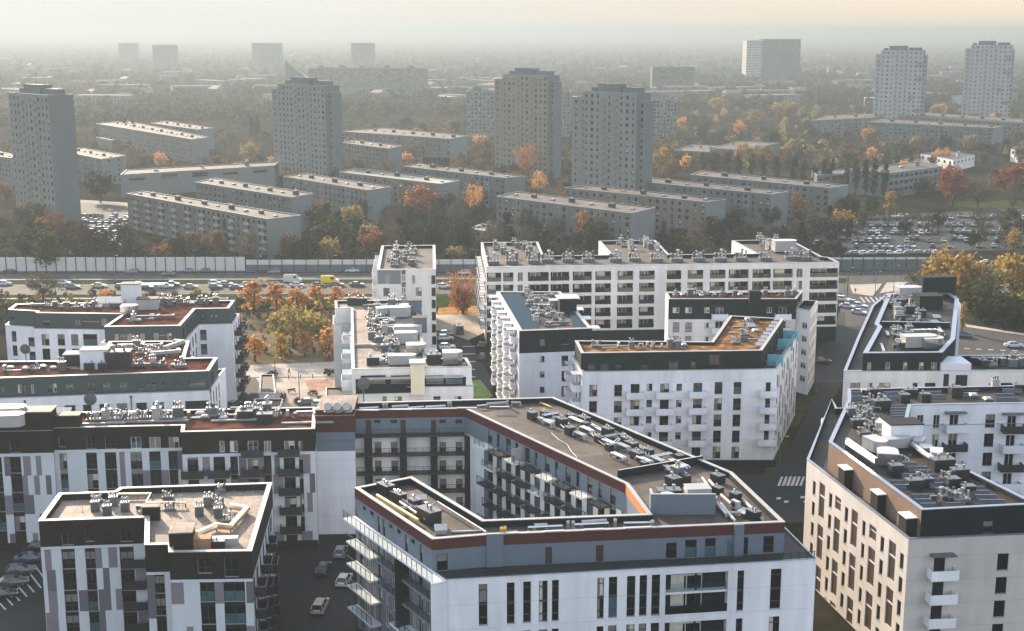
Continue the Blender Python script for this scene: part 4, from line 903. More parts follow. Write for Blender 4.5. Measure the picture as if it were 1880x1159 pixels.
# ---- courtyard building with the oxblood cornice, in front
V4, V5, V6, V8, V10, V9b = Z(480, 930, 4.947), Z(840, 930, 4.947), Z(1180, 930, 4.947), Z(640, 720, 5.518), Z(1160, 800, 5.518), Z(940, 700, 5.518)
zr, zc, zw = 19.0, 17.7, 15.2
ep = US([(651, 896), (793.6, 991), (892, 983), (1441, 959.5), (1344.5, 868), (1016, 730), (595.6, 741.6), (578, 764), (650.5, 763), (652, 754), (930, 748), (888, 767), (1148.5, 889), (1189, 944), (888.6, 955.4), (756, 876)], zr)
ep[10] = ep[11] + (ep[12] - ep[11]) * -0.16
front = Face(U(784, 1066, zw), U(1498.4, 1026, zw))
lf = Face(ep[0], ep[1]); t_ = -((lf.at(0) - front.a) @ front.n) / (lf.u @ front.n); e1 = lf.at(float(t_))
bp = [ep[0], e1, front.b, ep[4] + np.array((3.2, 1.4)), ep[5] + np.array((.1, .1))] + [p for p in ep[6:]]
b = Bld('courtyard_block', 'blue-grey block with an oxblood cornice folded round a courtyard, in the foreground', 'apartment block', bp)
b.pal = (0, 0, 1, 2, 3, 4, 0)
GF = Face(bp[8], bp[9]); RI = Face(bp[10], bp[11]) if False else None
nE = len(bp); BE = [Face(bp[i], bp[(i + 1) % nE]) for i in range(nE)]
FR = BE[1]; o = []
for x0, x1, y0, y1 in ((192, 272, 705, 1095), (448, 518, 692, 1083), (595, 668, 682, 1073), (738, 818, 675, 1066), (857, 920, 668, 1062), (1267, 1330, 648, 1027), (1373, 1448, 640, 1027), (1535, 1615, 632, 1022), (1650, 1720, 625, 1012), (1760, 1838, 620, 1008)):
    o += pcol(FR, V5, x0, x1, y0, y1, 3, 6.0, 'tall', None, 5.0)
for x0, x1, y0, y1 in ((855, 918, 583, 967), (1158, 1253, 567, 967)): o += pcol(FR, V6, x0, x1, y0, y1, 3, 6.0, 'tall', None, 5.0)
big = pcol(FR, V6, 207, 770, 605, 975, 3, 6.0, 'loggia', 1, 5.0); o += big
lg = pcol(FR, V4, 1535, 1655, 725, 870, 5, 3.0, 'plain', 0, 2.4); o += lg
LF = BE[0]; ol = []
for k in range(12):
    u = 1.0 + k * (LF.L - 2) / 12
    for q in range(5): ol.append((u, u + 1.0, zw - 2.9 - 3 * q, zw - .6 - 3 * q, 'pale' if k % 3 else 'plain', random.choice((0, 3, 4, 5))))
idx = {tuple(np.round(p, 3)): i for i, p in enumerate(bp)}
iG = idx[tuple(np.round(ep[9], 3))]; iR = idx[tuple(np.round(ep[11], 3))]; iS = idx[tuple(np.round(ep[7], 3))]
GF, RI, SF = BE[iG], BE[iR], BE[iS]
og = []
for (x0, x1) in ((265, 330), (430, 497), (920, 988), (1087, 1150)): og += pcol(GF, V8, x0, x1, 505, 640, 5, 3.0, 'plain', 2, 2.2)
pg = [(0, GF.L, 0, zw, CREAM)]
orr = [(1.2 + k * (RI.L - 2) / 13, 2.6 + k * (RI.L - 2) / 13, zw - 2.7 - 3 * q, zw - .5 - 3 * q, 'plain', random.choice((0, 2, 4))) for k in range(13) for q in range(5)]
pr = [(a[0] + 1.5, a[0] + 2.6, 0, zw, CREAM) for a in orr]
b.shell('wall', bp, 0, zw, WHITE, {1: o, 0: ol, iG: og, iR: orr}, {iG: pg, iR: pr, iS: [(0, 40, 13.4, zw, BLUEG)]}, {0: SLATE, iR: BLUEG, iG: BLUEG})
b.roof(bp, zw, .12, DECKD, COPED, .15, lip=.05, name='walkway')
ne = len(ep); AE = [Face(ep[i], ep[(i + 1) % ne]) for i in range(ne)]; oa = {i: [] for i in range(ne)}
for x0, x1, y0, y1 in ((795, 860, 372, 545), (1258, 1325, 348, 512)): oa[2] += pcol(AE[2], V5, x0, x1, y0, y1, 1, 3, 'door', 0)
for x0, x1, y0, y1 in ((210, 310, 327, 475), (385, 490, 299, 462), (565, 663, 290, 455), (905, 958, 280, 440), (1095, 1190, 268, 420)): oa[2] += pcol(AE[2], V6, x0, x1, y0, y1, 1, 3, 'plain', 4 if x0 in (385, 565) else 0)
oa[1] += pcol(AE[1], V4, 1590, 1695, 430, 585, 1, 3, 'plain', 2)
for x0, x1, y0, y1 in ((848, 884, 20, 120), (1055, 1080, 92, 255), (1100, 1125, 120, 280), (1303, 1333, 262, 425), (1437, 1465, 350, 525)): oa[0] += pcol(AE[0], V4, x0, x1, y0, y1, 1, 3, 'plain', 2, 2.2)
for x0, x1, y0, y1 in ((920, 950, 0, 35), (988, 1018, 45, 85), (1160, 1190, 165, 200), (1230, 1265, 210, 250), (1360, 1393, 300, 340)): oa[0] += pcol(AE[0], V4, x0, x1, y0, y1, 1, 3, 'plain', 0)
for x0, x1 in ((172, 230), (525, 578), (835, 888), (1180, 1235)): oa[9] += pcol(AE[9], V8, x0, x1, 285, 435, 1, 3, 'door', 0)
for x0, x1 in ((260, 325), (425, 490), (920, 985), (1080, 1150)): oa[9] += pcol(AE[9], V8, x0, x1, 283, 318, 1, 3, 'plain', 0)
RA = AE[11]
for k in range(13): oa[11] += [(1.2 + k * (RA.L - 2) / 13, (2.0 if k % 2 else 2.5) + k * (RA.L - 2) / 13, zw + .15, zw + 2.3, 'plain', random.choice((0, 2, 4)))]
bandp = {i: [(0, 300, zc, zr, REDB)] for i in range(ne)}; bandp[12] = [(0, 300, zc, zr, ORNG)]; bandp[7] = [(0, 300, 16.4, zr, REDB)]; bandp[8] = [(0, 300, 16.4, zr, REDB)]  # one court edge takes the orange of a sunlit cornice
b.shell('attic_wall', ep, zw - .1, zr, BLUEG, oa, bandp)
pl = MB(); u0, u1 = AE[2].px(*V6(822, 300))[0], AE[2].px(*V6(908, 300))[0]; pl.fbox(AE[2], u0, u1, zw - .1, zr + .12, .01, .5, BLUEG); b.put('pilaster', pl); pl = MB()
u0, u1 = AE[2].px(*V5(262, 300))[0], AE[2].px(*V5(415, 300))[0]; pl.fbox(AE[2], u0, u1, zw - .1, zr + .15, .01, .18, BLUEG); b.put('pilaster', pl)
gs = MB(); u0 = AE[2].px(*V6(765, 400))[0]; gs.fbox(AE[2], u0, u0 + .08, zw, zw + 2.0, .05, 1.6, RGLASS); b.put('terrace_screen', gs)
# glass rail along the front walkway, galleries on the left face
m = MB(); m.fbox(FR, .2, FR.L - .1, zw + .08, zw + .85, -.16, -.12, RGLASS); m.fbox(FR, .2, FR.L - .1, zw + .85, zw + .9, -.18, -.1, RAIL)
for k in range(46): m.fbox(FR, .2 + k * (FR.L - .4) / 45, .26 + k * (FR.L - .4) / 45, zw + .06, zw + .9, -.17, -.11, RAIL)
b.put('railing', m)
for g_ in big:
    m = MB(); m.fbox(FR, g_[0] + .05, g_[1] - .05, g_[2] + 2.45, g_[2] + 2.7, -1.0, -.1, WHITE); m.fbox(FR, g_[0] + .05, g_[1] - .05, g_[2] + 2.7, g_[2] + 3.7, -.2, -.16, RGLASS); m.fbox(FR, (g_[0] + g_[1]) / 2 - .1, (g_[0] + g_[1]) / 2 + .1, g_[2], g_[3], -.6, -.4, DARK); b.put('loggia_slab', m)
gallery(b, LF, 0, LF.L + .1, zw + .06, 1.7, WHITE, 'glass')
for q in range(1, 5):
    gallery(b, LF, .1, LF.L * .30, zw - 3.0 * q, 1.45, WHITE, 'glass')
    gallery(b, LF, LF.L * (.55 if q in (3, 4) else .30) + .02, LF.L + .1, zw - 3.0 * q, 1.9 if q in (3, 4) else 1.0, WHITE if q in (3, 4) else SLATE, 'glass')
fn = MB()
for u in (LF.L * .62,): fn.fbox(LF, u, u + .12, .1, zw - .3, .02, 1.85, BSHEET)
b.put('fin', fn)
en = MB(); en.fbox(LF, LF.L + .12, LF.L + .4, 0, zw + .02, .02, 1.9, WHITE); b.put('end_wall', en)
for (d, z0, zt_) in [(l, l[2], l[3]) for l in lg]: pass
# courtyard galleries at the back
for q in range(0, 5):
    gallery(b, GF, .1, GF.L - .1, zw - 3.0 * q + .06 if q == 0 else zw - 3.0 * q, 1.5, BSHEET, 'rail')
pi = MB()
for x0, x1 in ((165, 240), (520, 590), (830, 900), (1175, 1250)): pi.fbox(GF, GF.px(*V8(x0, 600))[0], GF.px(*V8(x1, 600))[0], 0, zw - .3, .02, 1.42, DARK)
b.put('pier', pi)
lp_ = MB()
for q in range(1, 5):
    for k in range(22): lp_.fbox(GF, .6 + k * (GF.L - 1) / 22, 1.4 + k * (GF.L - 1) / 22, zw - 3 * q + 2.6, zw - 3 * q + 2.74, .02, .25, WHITE)
b.put('blind_box', lp_)
# balconies of the right wing towards the court
for k in range(8):
    for q in range(5):
        u = 1.8 + k * (RI.L - 3.6) / 7.6 + (1.6 if q % 2 else 0)
        if u < RI.L - 1.5: gallery(b, RI, u - 1.5, u + 1.5, zw - 3.0 * q + (.06 if q == 0 else 0), 1.5 if q else 1.9, CREAM if q == 0 and k % 2 == 0 or q == 1 and k % 3 == 0 else BSHEET, 'glass', 'balcony')
sc = MB(); u = RI.px(*V8(1760, 660))[0]; sc.fbox(RI, u, u + .06, zw + .1, zw + 2.1, .3, 1.9, WSHEET); b.put('terrace_screen', sc)
# roof
r = b.roof(ep, zr, .75, DECKG, COPE, .5); zz = zr - .72
d1 = Face(ep[5], ep[4]); d2 = Face(ep[11], ep[12]); wang = math.atan2(*(ep[12] - ep[11])[::-1])
# gable block at the left end stands a little higher
gb = MB(); gpoly = [ep[7], ep[8], ep[8] + np.array((-.3, 8.6)), ep[7] + np.array((-.1, 8.6))]
gb.prism([p + (np.mean(gpoly, 0) - p) * .015 for p in gpoly], zr + .1, zr + .9, REDB, DECKB); o = b.put('parapet_block', gb, r)
for k in range(3): p = U(*V3(1560 + k * 95, 150), zr + .9); c = MB(); c.tube([(p[0], p[1] + .6, zr + .9), (p[0], p[1] + .6, zr + 1.5), (p[0], p[1] - .3, zr + 1.9)], [.75, .75, .6], 10, WSHEET); b.put('cowl', c, o)
# black service boxes with twin ducts along the right wing
ln = [(205, 385), (330, 365), (500, 455), (590, 385), (585, 540), (745, 475), (730, 430), (880, 620), (970, 555), (985, 700), (1155, 645), (1130, 600), (1270, 790), (1390, 740), (1210, 690), (1340, 880)]
for k, (x, y) in enumerate(ln): pput(r, 'service_box', V9b, x, y, zz, wang, .85 if k % 2 == 0 else .65)
for k, (x, y) in enumerate(((390, 370), (370, 450), (660, 430), (690, 570), (760, 520), (1000, 590), (960, 640), (1130, 690), (1080, 790), (1300, 770), (1500, 790), (1480, 830), (1340, 830), (1560, 900), (1690, 870))):
    pput(r, 'round_duct', V9b, x, y, zz + .15, wang + (0 if k % 5 else 1.57), .8, (0, 1, 2, 3)[k % 4])
for k in range(len(ln) - 2):
    for q in (-.35, .15):
        a_, c_ = U(*V9b(*ln[k]), zz) + np.array((q, .2)), U(*V9b(*ln[k + 2]), zz) + np.array((q, .2)); m = MB(); m.tube([(*a_, zz + .5), (*(a_ + (c_ - a_) * .5), zz + .45), (*c_, zz + .5)], .10, 6, (ZINC, GSHEET, WSHEET)[k % 3]); b.put('pipe', m, r)
for x, y in ((330, 250), (660, 540), (300, 400)): pput(r, 'gas_pipe', V9b, x, y, zz, wang, .7)
for x, y in ((580, 360), (750, 420), (797, 440), (893, 490), (953, 520), (1143, 600), (1193, 620), (1293, 660), (1318, 740), (1665, 790), (1713, 810)): pput(r, 'mast', V9b, x, y, zz, 0, .55, 0)
cable = MB(); cable.tube([(*U(*V9b(x, y), zz + .05), zz + .05) for x, y in ((400, 525), (470, 590), (560, 640), (600, 710), (650, 760), (655, 800), (620, 800))], .05, 5, WSHEET); b.put('cable', cable, r)
# step between the higher wing and the corner roof
st = MB(); a_, c_ = U(*V9b(1080, 985), zz), U(*V10(720, 285), zz); sf = Face(a_, c_); st.fbox(sf, 0, sf.L, zz + .02, zz + 1.1, -.3, .0, DARK, COPE); b.put('step_wall', st, r)
# penthouse of plant behind a screen, at the corner
pa_, pb_ = U(*V10(190, 800), zz), U(*V10(845, 800), zz); pf = Face(pa_, pb_)
m = MB(); m.fbox(pf, 0, pf.L, zz, zz + 2.6, -.35, 0, BLUEG, COPE); m.fbox(pf, 0, .3, zz, zz + 2.6, -2.2, -.36, BLUEG, COPE); b.put('plant_screen', m, r)
for k in range(3): pc = pf.at(pf.L * (.62 + .16 * k), -3.0); place(r, 'plenum', pc[0], pc[1], zz, AX, .8, (1, 3, 1)[k])
pc = pf.at(pf.L * .30, -2.4); place(r, 'plenum', pc[0], pc[1], zz, AX + 1.5, .9, 0); pc = pf.at(pf.L * .35, -5.0); place(r, 'service_box', pc[0], pc[1], zz, AX, 1.2, 1)
hd = MB(); q = pf.at(pf.L * .78, -3.6); hd.box((q[0], q[1], zz), (3.0, 2.2, 2.3), AX, WSHEET); hd.box((q[0], q[1], zz + 2.3), (3.1, 2.3, .1), AX, COPE); b.put('air_handling_unit', hd, r)
for x, y, kd, s_ in ((420, 530, 'service_box', 1.1), (460, 440, 'vent_stack', 1.0), (380, 440, 'condenser', 1.2), (540, 470, 'service_box', .7), (870, 580, 'service_box', .7), (1050, 660, 'service_box', .8), (1050, 760, 'condenser', 1.2), (1130, 810, 'roof_hatch', .7), (1230, 850, 'service_box', .8), (690, 540, 'service_box', .6), (870, 470, 'service_box', .9), (480, 260, 'service_box', .7)):
    pput(r, kd, V10, x, y, zz, wang, s_)
for pts in (((905, 600), (1005, 690)), ((1100, 620), (1335, 860)), ((900, 690), (1050, 870)), ((715, 430), (760, 490)), ((785, 450), (840, 520)), ((700, 530), (780, 600)), ((840, 660), (960, 800)), ((1080, 745), (1240, 745)), ((980, 780), (1100, 780))):
    a_, c_ = (U(*V10(*p), zz + .4) for p in pts); m = MB(); m.tube([(*a_, zz + .1), (*a_, zz + .4), (*c_, zz + .4), (*c_, zz + .1)], .2, 8, WSHEET); b.put('round_duct', m, r)
for x, y in ((780, 360), (865, 385), (455, 200), (500, 230), (80, 70), (108, 110)): pput(r, 'mast', V10, x, y + 60, zz, 0, .6, 0)
# ducts along the front parapet and along the back
for T, pts, mm, q in ((V5, ((640, 190), (950, 175)), ZINC, .17), (V5, ((700, 170), (810, 165)), WSHEET, .22), (V5, ((1060, 165), (1370, 150)), ZINC, .17), (V5, ((1130, 140), (1350, 125)), WSHEET, .22), (V5, ((1510, 150), (1760, 145)), ZINC, .17), (V5, ((440, 232), (540, 228)), WSHEET, .15),
                      (V8, ((110, 165), (300, 155)), ZINC, .17), (V8, ((440, 150), (600, 140)), WSHEET, .28), (V8, ((600, 160), (760, 148)), ZINC, .17), (V8, ((780, 150), (980, 140)), ZINC, .2), (V8, ((1300, 140), (1400, 130)), ZINC, .17), (V8, ((1400, 120), (1600, 108)), WSHEET, .25), (V8, ((1650, 105), (1740, 108)), WSHEET, .22)):
    a_, c_ = (U(*T(*p), zz + .5) for p in pts); m = MB(); m.tube([(*a_, zz), (*a_, zz + .5), (*c_, zz + .5), (*c_, zz)], q, 8, mm); b.put('round_duct', m, r)
for T, x, y in ((V5, 400, 210), (V5, 430, 205), (V5, 1005, 155), (V5, 1050, 155), (V5, 1432, 135), (V5, 1770, 150), (V8, 355, 135), (V8, 385, 130), (V8, 1012, 120), (V8, 1035, 118), (V8, 1610, 105)):
    p = U(*T(x, y + 15), zz + .6); m = MB(); m.tube([(p[0], p[1] + .4, zz), (p[0], p[1] + .1, zz + 1.0), (p[0], p[1] - .5, zz + 1.2)], .2, 8, YPIPE if T is V5 and x < 500 else WSHEET); b.put('flue', m, r)
for x0, x1, yy in ((105, 310, 195), (440, 640, 187), (775, 975, 178), (1095, 1300, 170), (1425, 1630, 160)):
    a_, c_ = U(*V8(x0, yy), zr), U(*V8(x1, yy), zr); m = MB(); f = Face(a_, c_); m.fbox(f, 0, f.L, zr + .1, zr + .2, -.3, .12, WSHEET); b.put('gutter_cover', m, r)
for x0, x1, yy in ((430, 555, 257), (785, 970, 240), (1150, 1325, 222), (1520, 1765, 198)):
    f = AE[2]; m = MB(); m.fbox(f, f.px(*V5(x0, yy))[0], f.px(*V5(x1, yy))[0], zr + .1, zr + .2, -.3, .16, WSHEET); b.put('gutter_cover', m, r)
# the left wing's duct run and boxes
W8 = Z(560, 700, 2.526)
for pts, mm, q in ((((335, 530), (525, 645)), YPIPE, .22), (((400, 520), (600, 635)), WSHEET, .18), (((440, 560), (560, 640)), WSHEET, .16), (((430, 590), (520, 580)), WSHEET, .2), (((590, 575), (615, 560), (840, 700)), WSHEET, .12)):
    m = MB(); m.tube([(*U(*W8(*p), zz + .55), zz + .55) for p in pts], q, 8, mm); b.put('round_duct', m, r)
for x, y, s_ in ((375, 520, 1.0), (440, 560, .8), (510, 590, .9), (575, 650, 1.25), (420, 545, .7)): pput(r, 'service_box', W8, x, y, zz, wang + .1, s_)
pput(r, 'roof_hatch', W8, 630, 705, zz, AX, .8, 1); pput(r, 'roof_hatch', W8, 540, 560, zz, AX, .7, 1); pput(r, 'mast', W8, 395, 500, zz, 0, .8, 0); pput(r, 'pipe_cover', W8, 750, 700, zz, AX, .8, 1)
pput(r, 'satellite_dish', T15, 430, 1105, zz, AX + .2, 1.9, 0)
b.fin()

# ---- cream-lit block at the lower right
V7, V11, W10 = Z(1500, 930, 4.947), Z(1460, 690, 4.457), Z(1400, 660, 2.323)
zr, zw = 20.5, 17.3
ap = US([(1692, 937), (1905, 926), (1736, 843), (1663, 789), (1672, 744.5), (1832, 741.6), (1990, 741), (1990, 706), (1556.5, 714.7), (1556.5, 736), (1521.7, 812)], zr)
bp = [U(1668, 990, zw), U(1990, 977, zw)] + [ap[1] + np.array((6, 4))] + [p.copy() for p in ap[2:8]] + [ap[8] + np.array((-1.5, .2)), U(1527, 733, zw), U(1481.5, 844, zw)]
b = Bld('apartment_block', 'block with one cream sunlit side of staggered windows, at lower right', 'apartment block', bp)
b.pal = (0, 0, 0, 2, 3)
n_ = len(bp); BE = [Face(bp[i], bp[(i + 1) % n_]) for i in range(n_)]
F0 = BE[0]; SL = BE[n_ - 1]; BK = None
o0 = pcol(F0, V7, 1060, 1165, 455, 575, 6, 3.0, 'plain', 0, 2.3); dr = list(o0); o0 += pcol(F0, V7, 1635, 1740, 428, 578, 6, 3.0, 'plain', 0)
o0 += [(a[0] + 6.2, a[1] + 6.2, a[2], a[3], 'plain', 0) for a in o0[-6:]]
os_ = []
cols = [(215, 228, 's', 520), (243, 268, 't', 530), (285, 298, 's', 572), (310, 336, 't', 585), (352, 366, 's', 632), (380, 408, 't', 645), (427, 440, 's', 690), (456, 487, 't', 708), (504, 520, 's', 757), (539, 571, 't', 778), (587, 604, 's', 828)]
for i, (x0, x1, k, y) in enumerate(cols):
    a, c = SL.px(*W10(x0, y))[0], SL.px(*W10(x1, y))[0]; z = SL.px(*W10((x0 + x1) / 2, y))[1]
    if k == 's':
        for q in range(6): os_.append((a, c, z - 2.0 - 3 * q, z - 3 * q, 'plain', 0))
    elif i % 4 == 1:
        for q in range(3): os_.append((a, c, z - 4.9 - 6.0 * q, z - 6.0 * q, 'brass'))
    else:
        os_.append((a, c, z - 1.9, z - .1, 'brass'))
        for q in range(3): os_.append((a, c, z - 7.9 - 6.0 * q, z - 3.0 - 6.0 * q, 'brass'))
b.shell('wall', bp, 0, zw, WARMW, {0: o0, n_ - 1: os_}, {}, {}, skip=(4, 5, 6))
for d in dr:
    u = (d[0] + d[1]) / 2 + .15; balcony(b, F0, u, d[2] - .05, 3.2, 1.5, 'white', 1.1)
    if d[3] > 14.5: awning(b, F0, u, d[3] + .35, 2.9, 1.3, GSHEET)
for q in range(5): balcony(b, BE[n_ - 2], 1.4, zw - 4.2 - 3 * q, 2.2, 1.4, 'white', 1.1, True)
b.roof(bp, zw, .9, DECKD, COPED, .35, name='terrace')
na = len(ap); AE = [Face(ap[i], ap[(i + 1) % na]) for i in range(na)]
e1, e2 = AE[4], AE[5]; o4, o5 = [], []
for x0, x1, y0, y1 in ((995, 1047, 322, 440), (1130, 1180, 320, 430)): o4 += pcol(e1, V11, x0, x1, y0, y1, 6, 3.05, 'pale', None)
bd = pcol(e1, V11, 1262, 1337, 318, 400, 6, 3.05, 'pale', None, 2.3); o4 += bd; o4 += pcol(e1, V11, 1557, 1633, 314, 424, 6, 3.05, 'cross', None)
bd2 = pcol(e2, V11, 1735, 1810, 328, 400, 6, 3.05, 'pale', None, 2.3); o5 += bd2
for d in o4 + o5: pass
b.shell('attic_wall', ap, 16, zr, DARK, {0: pcol(AE[0], V7, 1510, 1600, 135, 240, 1, 3, 'plain', 2)}, {10: [(0, 200, 16, zr, mat('brown_render', (.17, .115, .085), .8, .12))]}, {}, skip=(4, 5))
b.shell('court_wall', [ap[4], ap[5], ap[6], ap[6] + np.array((0, .4)), ap[4] + np.array((0, .4))], 0, zr, BLUEG if False else WHITE, {0: o4, 1: o5}, {}, {}, skip=(2, 3, 4))
for F, L in ((e1, bd), (e2, bd2)):
    for k, d in enumerate(L):
        balcony(b, F, (d[0] + d[1]) / 2 + .1, d[2] - .05, 3.3, 1.5, 'white' if (k + (F is e2)) % 2 == 0 else 'black', 1.1)
        if k == 0: awning(b, F, (d[0] + d[1]) / 2, d[3] + .4, 3.2, 1.2, GSHEET)
for x, y in ((430, 740), (700, 940), (935, 1130)):        # porches along the sunlit terrace
    p = U(*V11(x, y), 19.4); m = MB(); sa = AE[10].ang; m.box((p[0], p[1], 16.42), (2.0, 1.7, 2.75), sa, BROWN, CREAM); m.box((p[0], p[1], 19.19), (2.3, 1.9, .12), sa, CREAM); b.put('porch', m)
for x, y in ((500, 850), (735, 1030)):
    p = U(*V11(x, y), 17.5); m = MB(); m.box((p[0], p[1], 16.42), (.12, 2.4, 2.0), AE[10].ang, WHITE); b.put('terrace_screen', m)
r = b.roof(ap, zr, .6, DECKD, COPED, .5); zz = zr - .57
sa = AE[10].ang
def pvrow(T, x0, x1, y, w=.5):
    a_, c_ = U(*T(x0, y), zz + .3), U(*T(x1, y), zz + .3); f = Face(a_, c_); m = MB()
    m.hexa([(*f.at(0, w), zz + .1), (*f.at(f.L, w), zz + .1), (*f.at(f.L, -w), zz + .55), (*f.at(0, -w), zz + .55)], [(*f.at(0, w), zz + .16), (*f.at(f.L, w), zz + .16), (*f.at(f.L, -w), zz + .61), (*f.at(0, -w), zz + .61)], PVK)
    m.fbox(f, .1, .2, zz + .0, zz + .5, -w, -w + .1, GSHEET); m.fbox(f, f.L - .2, f.L - .1, zz, zz + .5, -w, -w + .1, GSHEET); m.fbox(f, 0, f.L, zz + .6, zz + .64, -w - .02, -w + .04, ZINC); b.put('solar_panel', m, r)
for x0, x1, y in ((920, 1090, 770), (980, 1120, 800), (1020, 1170, 835), (1060, 1200, 870), (780, 950, 885), (810, 940, 920), (1100, 1250, 905), (950, 1150, 1000), (985, 1140, 1040), (1030, 1160, 1075), (1420, 1560, 935), (1460, 1600, 970), (1480, 1650, 1005), (1510, 1720, 1045),
                  (770, 910, 265), (780, 915, 285), (780, 920, 308), (785, 925, 330), (790, 925, 352), (640, 905, 380), (690, 890, 415), (430, 620, 150), (430, 600, 190), (430, 540, 240), (430, 530, 265),
                  (870, 1010, 830), (700, 830, 690), (1180, 1330, 830), (1300, 1420, 900), (1220, 1390, 960), (1150, 1280, 945), (880, 1000, 740), (1330, 1460, 985), (1250, 1400, 1070), (720, 910, 155), (720, 880, 190), (1040, 1200, 150), (1040, 1230, 180), (1640, 1800, 170), (1650, 1830, 200), (1380, 1500, 160), (1700, 1860, 130), (720, 900, 125), (1000, 1200, 115), (1330, 1500, 110)): pvrow(V11, x0, x1, y)
for x, y, kd, s_ in ((650, 160, 'service_box', 1.2), (890, 215, 'service_box', 1.3), (940, 165, 'service_box', 1.2), (1060, 210, 'service_box', 1.3), (1310, 170, 'service_box', 1.6), (560, 160, 'condenser', 1.2), (590, 165, 'condenser', 1.2), (1455, 175, 'rooflight', 1.3), (1575, 205, 'rooflight', 1.2), (1630, 100, 'vent_stack', 1.1), (1820, 120, 'service_box', 1.2),
                     (720, 210, 'cowl_cluster', 1.2), (600, 220, 'cowl_cluster', 1.1), (700, 270, 'service_box', 1.5), (470, 310, 'condenser', 1.5), (450, 335, 'vent_stack', 1.1), (560, 300, 'cowl_cluster', 1.2), (600, 330, 'cowl_cluster', 1.2), (640, 280, 'round_duct', .8), (560, 350, 'cowl_cluster', 1.2), (520, 380, 'cowl_cluster', 1.2), (500, 420, 'service_box', 1.1), (600, 420, 'cowl_cluster', 1.2), (560, 480, 'cowl_cluster', 1.2), (660, 400, 'vent_stack', 1.0), (680, 500, 'cowl_cluster', 1.2),
                     (820, 810, 'service_box', 1.4), (970, 920, 'service_box', 1.4), (1200, 770, 'service_box', 1.7), (1240, 850, 'cowl_cluster', 1.2), (1280, 920, 'service_box', 1.4), (1340, 850, 'service_box', 1.4), (1240, 1000, 'cowl_cluster', 1.3), (1290, 1010, 'cowl_cluster', 1.2), (1360, 1030, 'cowl_cluster', 1.3), (1410, 960, 'service_box', 1.2), (1060, 900, 'service_box', 1.1), (1130, 1040, 'condenser', 1.2), (1040, 860, 'cowl_cluster', 1.1), (900, 720, 'cowl_cluster', 1.1)): pput(r, kd, V11, x, y, zz, sa + 1.57 if y > 230 else AX, s_ * .72)
for x0, y0, x1, y1, h in ((400, 620, 640, 790, 1.9),):
    a_, c_ = U(*V11(x0, y0), zz), U(*V11(x1, y1), zz); f = Face(a_, c_); m = MB(); m.fbox(f, 0, f.L, zz, zz + h, -.5, -.1, mat('polished_sheet', (.85, .83, .80), .18, .03, 1, metal=1.0)); b.put('plant_screen', m, r)
for x, y, v, s_, rz in ((750, 720, 1, 1.5, 1.57 + 1.2), (660, 620, 0, 1.3, .2), (820, 590, 2, 1.2, 1.57), (1010, 590, 0, .9, -.6), (1060, 640, 1, .9, -.6), (1150, 690, 0, 1.0, -.5), (700, 440, 0, .9, -.7)): pput(r, 'plenum', V11, x, y, zz, sa + rz, s_ * .8, v)
p = U(*V11(870, 540), zz); roof_box(b, r, rect(p, 4.6, 3.2, AX), zz, 22.8, WHITE, BROWN)
m = MB(); pts = [(960, 560), (1060, 640), (1130, 680), (1200, 720)]; m.tube([(*U(*V11(*p), zz + .8), zz + .8) for p in pts], .4, 8, ZINC); b.put('air_duct', m, r)
b.fin()

# ---- block behind it at right, with the dark sunken roof
V12 = Z(1480, 500, 4.635)
ap = US([(1584.6, 649), (1730, 647.8), (1753, 623), (1760, 549.6), (1744, 538.8), (1630, 540), (1606, 595), (1612, 600)], 20.2)
bp = US([(1549, 682), (1990, 681), (1990, 652), (1758, 653), (1764, 560), (1750, 538), (1629, 539), (1601, 561.5), (1575, 618.7)], 17)
b = Bld('apartment_block', 'stepped block with black-rimmed sunken roofs, beside the road junction at right', 'apartment block', bp)
b.pal = (0, 0, 2, 3, 4)
F = Face(bp[0], bp[1]); o = []
for x0, x1, v in ((375, 460, 5), (525, 565, 1), (620, 715, 3), (905, 948, 0), (1010, 1100, 0), (1555, 1597, 0), (1655, 1750, 0)): o += pcol(F, V12, x0, x1, 942, 1000, 5, 3, 'cross', v, 1.5)
o += pcol(F, V12, 1170, 1220, 865, 960, 6, 3, 'plain', 0) + pcol(F, V12, 1275, 1375, 872, 965, 6, 3, 'cross', 0)
b.shell('wall', bp, 0, 17, CREAM, {0: o, 8: grid(Face(bp[8], bp[0]), 1, 20, 5, 1.8, 16, 2, 5, 3, 'cross'), 7: grid(Face(bp[7], bp[8]), 1, 20, 5, 1.8, 16, 2, 5, 3, 'cross')})
r2 = b.roof(bp, 17, 1.0, DECKD, COPED, .5, name='terrace')
A0 = Face(ap[0], ap[1]); oa = []
for x0, x1, v in ((520, 555, 5), (675, 715, 4), (825, 860, 3), (960, 1000, 3), (1065, 1110, 4)): oa += pcol(A0, V12, x0, x1, 768, 838, 1, 3, 'pale', v)
b.shell('attic_wall', ap, 16, 20.2, DARK, {0: oa})
m = MB(); m.fbox(F, F.px(*V12(1145, 850))[0], F.px(*V12(1400, 850))[0], 0.5, 18.4, -5.5, .05, mat('blue_white_render', (.60, .60, .64), .85, .06, .3)); b.put('stair_tower', m)
m = MB(); m.fbox(F, F.px(*V12(1275, 850))[0], F.px(*V12(1375, 850))[0], 13.8, 16.3, .052, .06, GLASS); m.fbox(F, F.px(*V12(1172, 850))[0], F.px(*V12(1218, 850))[0], 13.8, 16.5, .052, .06, GLASS); b.put('window', m)
r = b.roof(ap, 20.2, .9, DECKD, COPED, .8); zz = 19.32
cluster(r, zz, U(*V12(730, 230), zz), U(*V12(780, 430), zz), 14, ['vent_stack', 'cowl_cluster', 'service_box', 'condenser'], AX, 1.4, (.9, 1.2), 1.5)
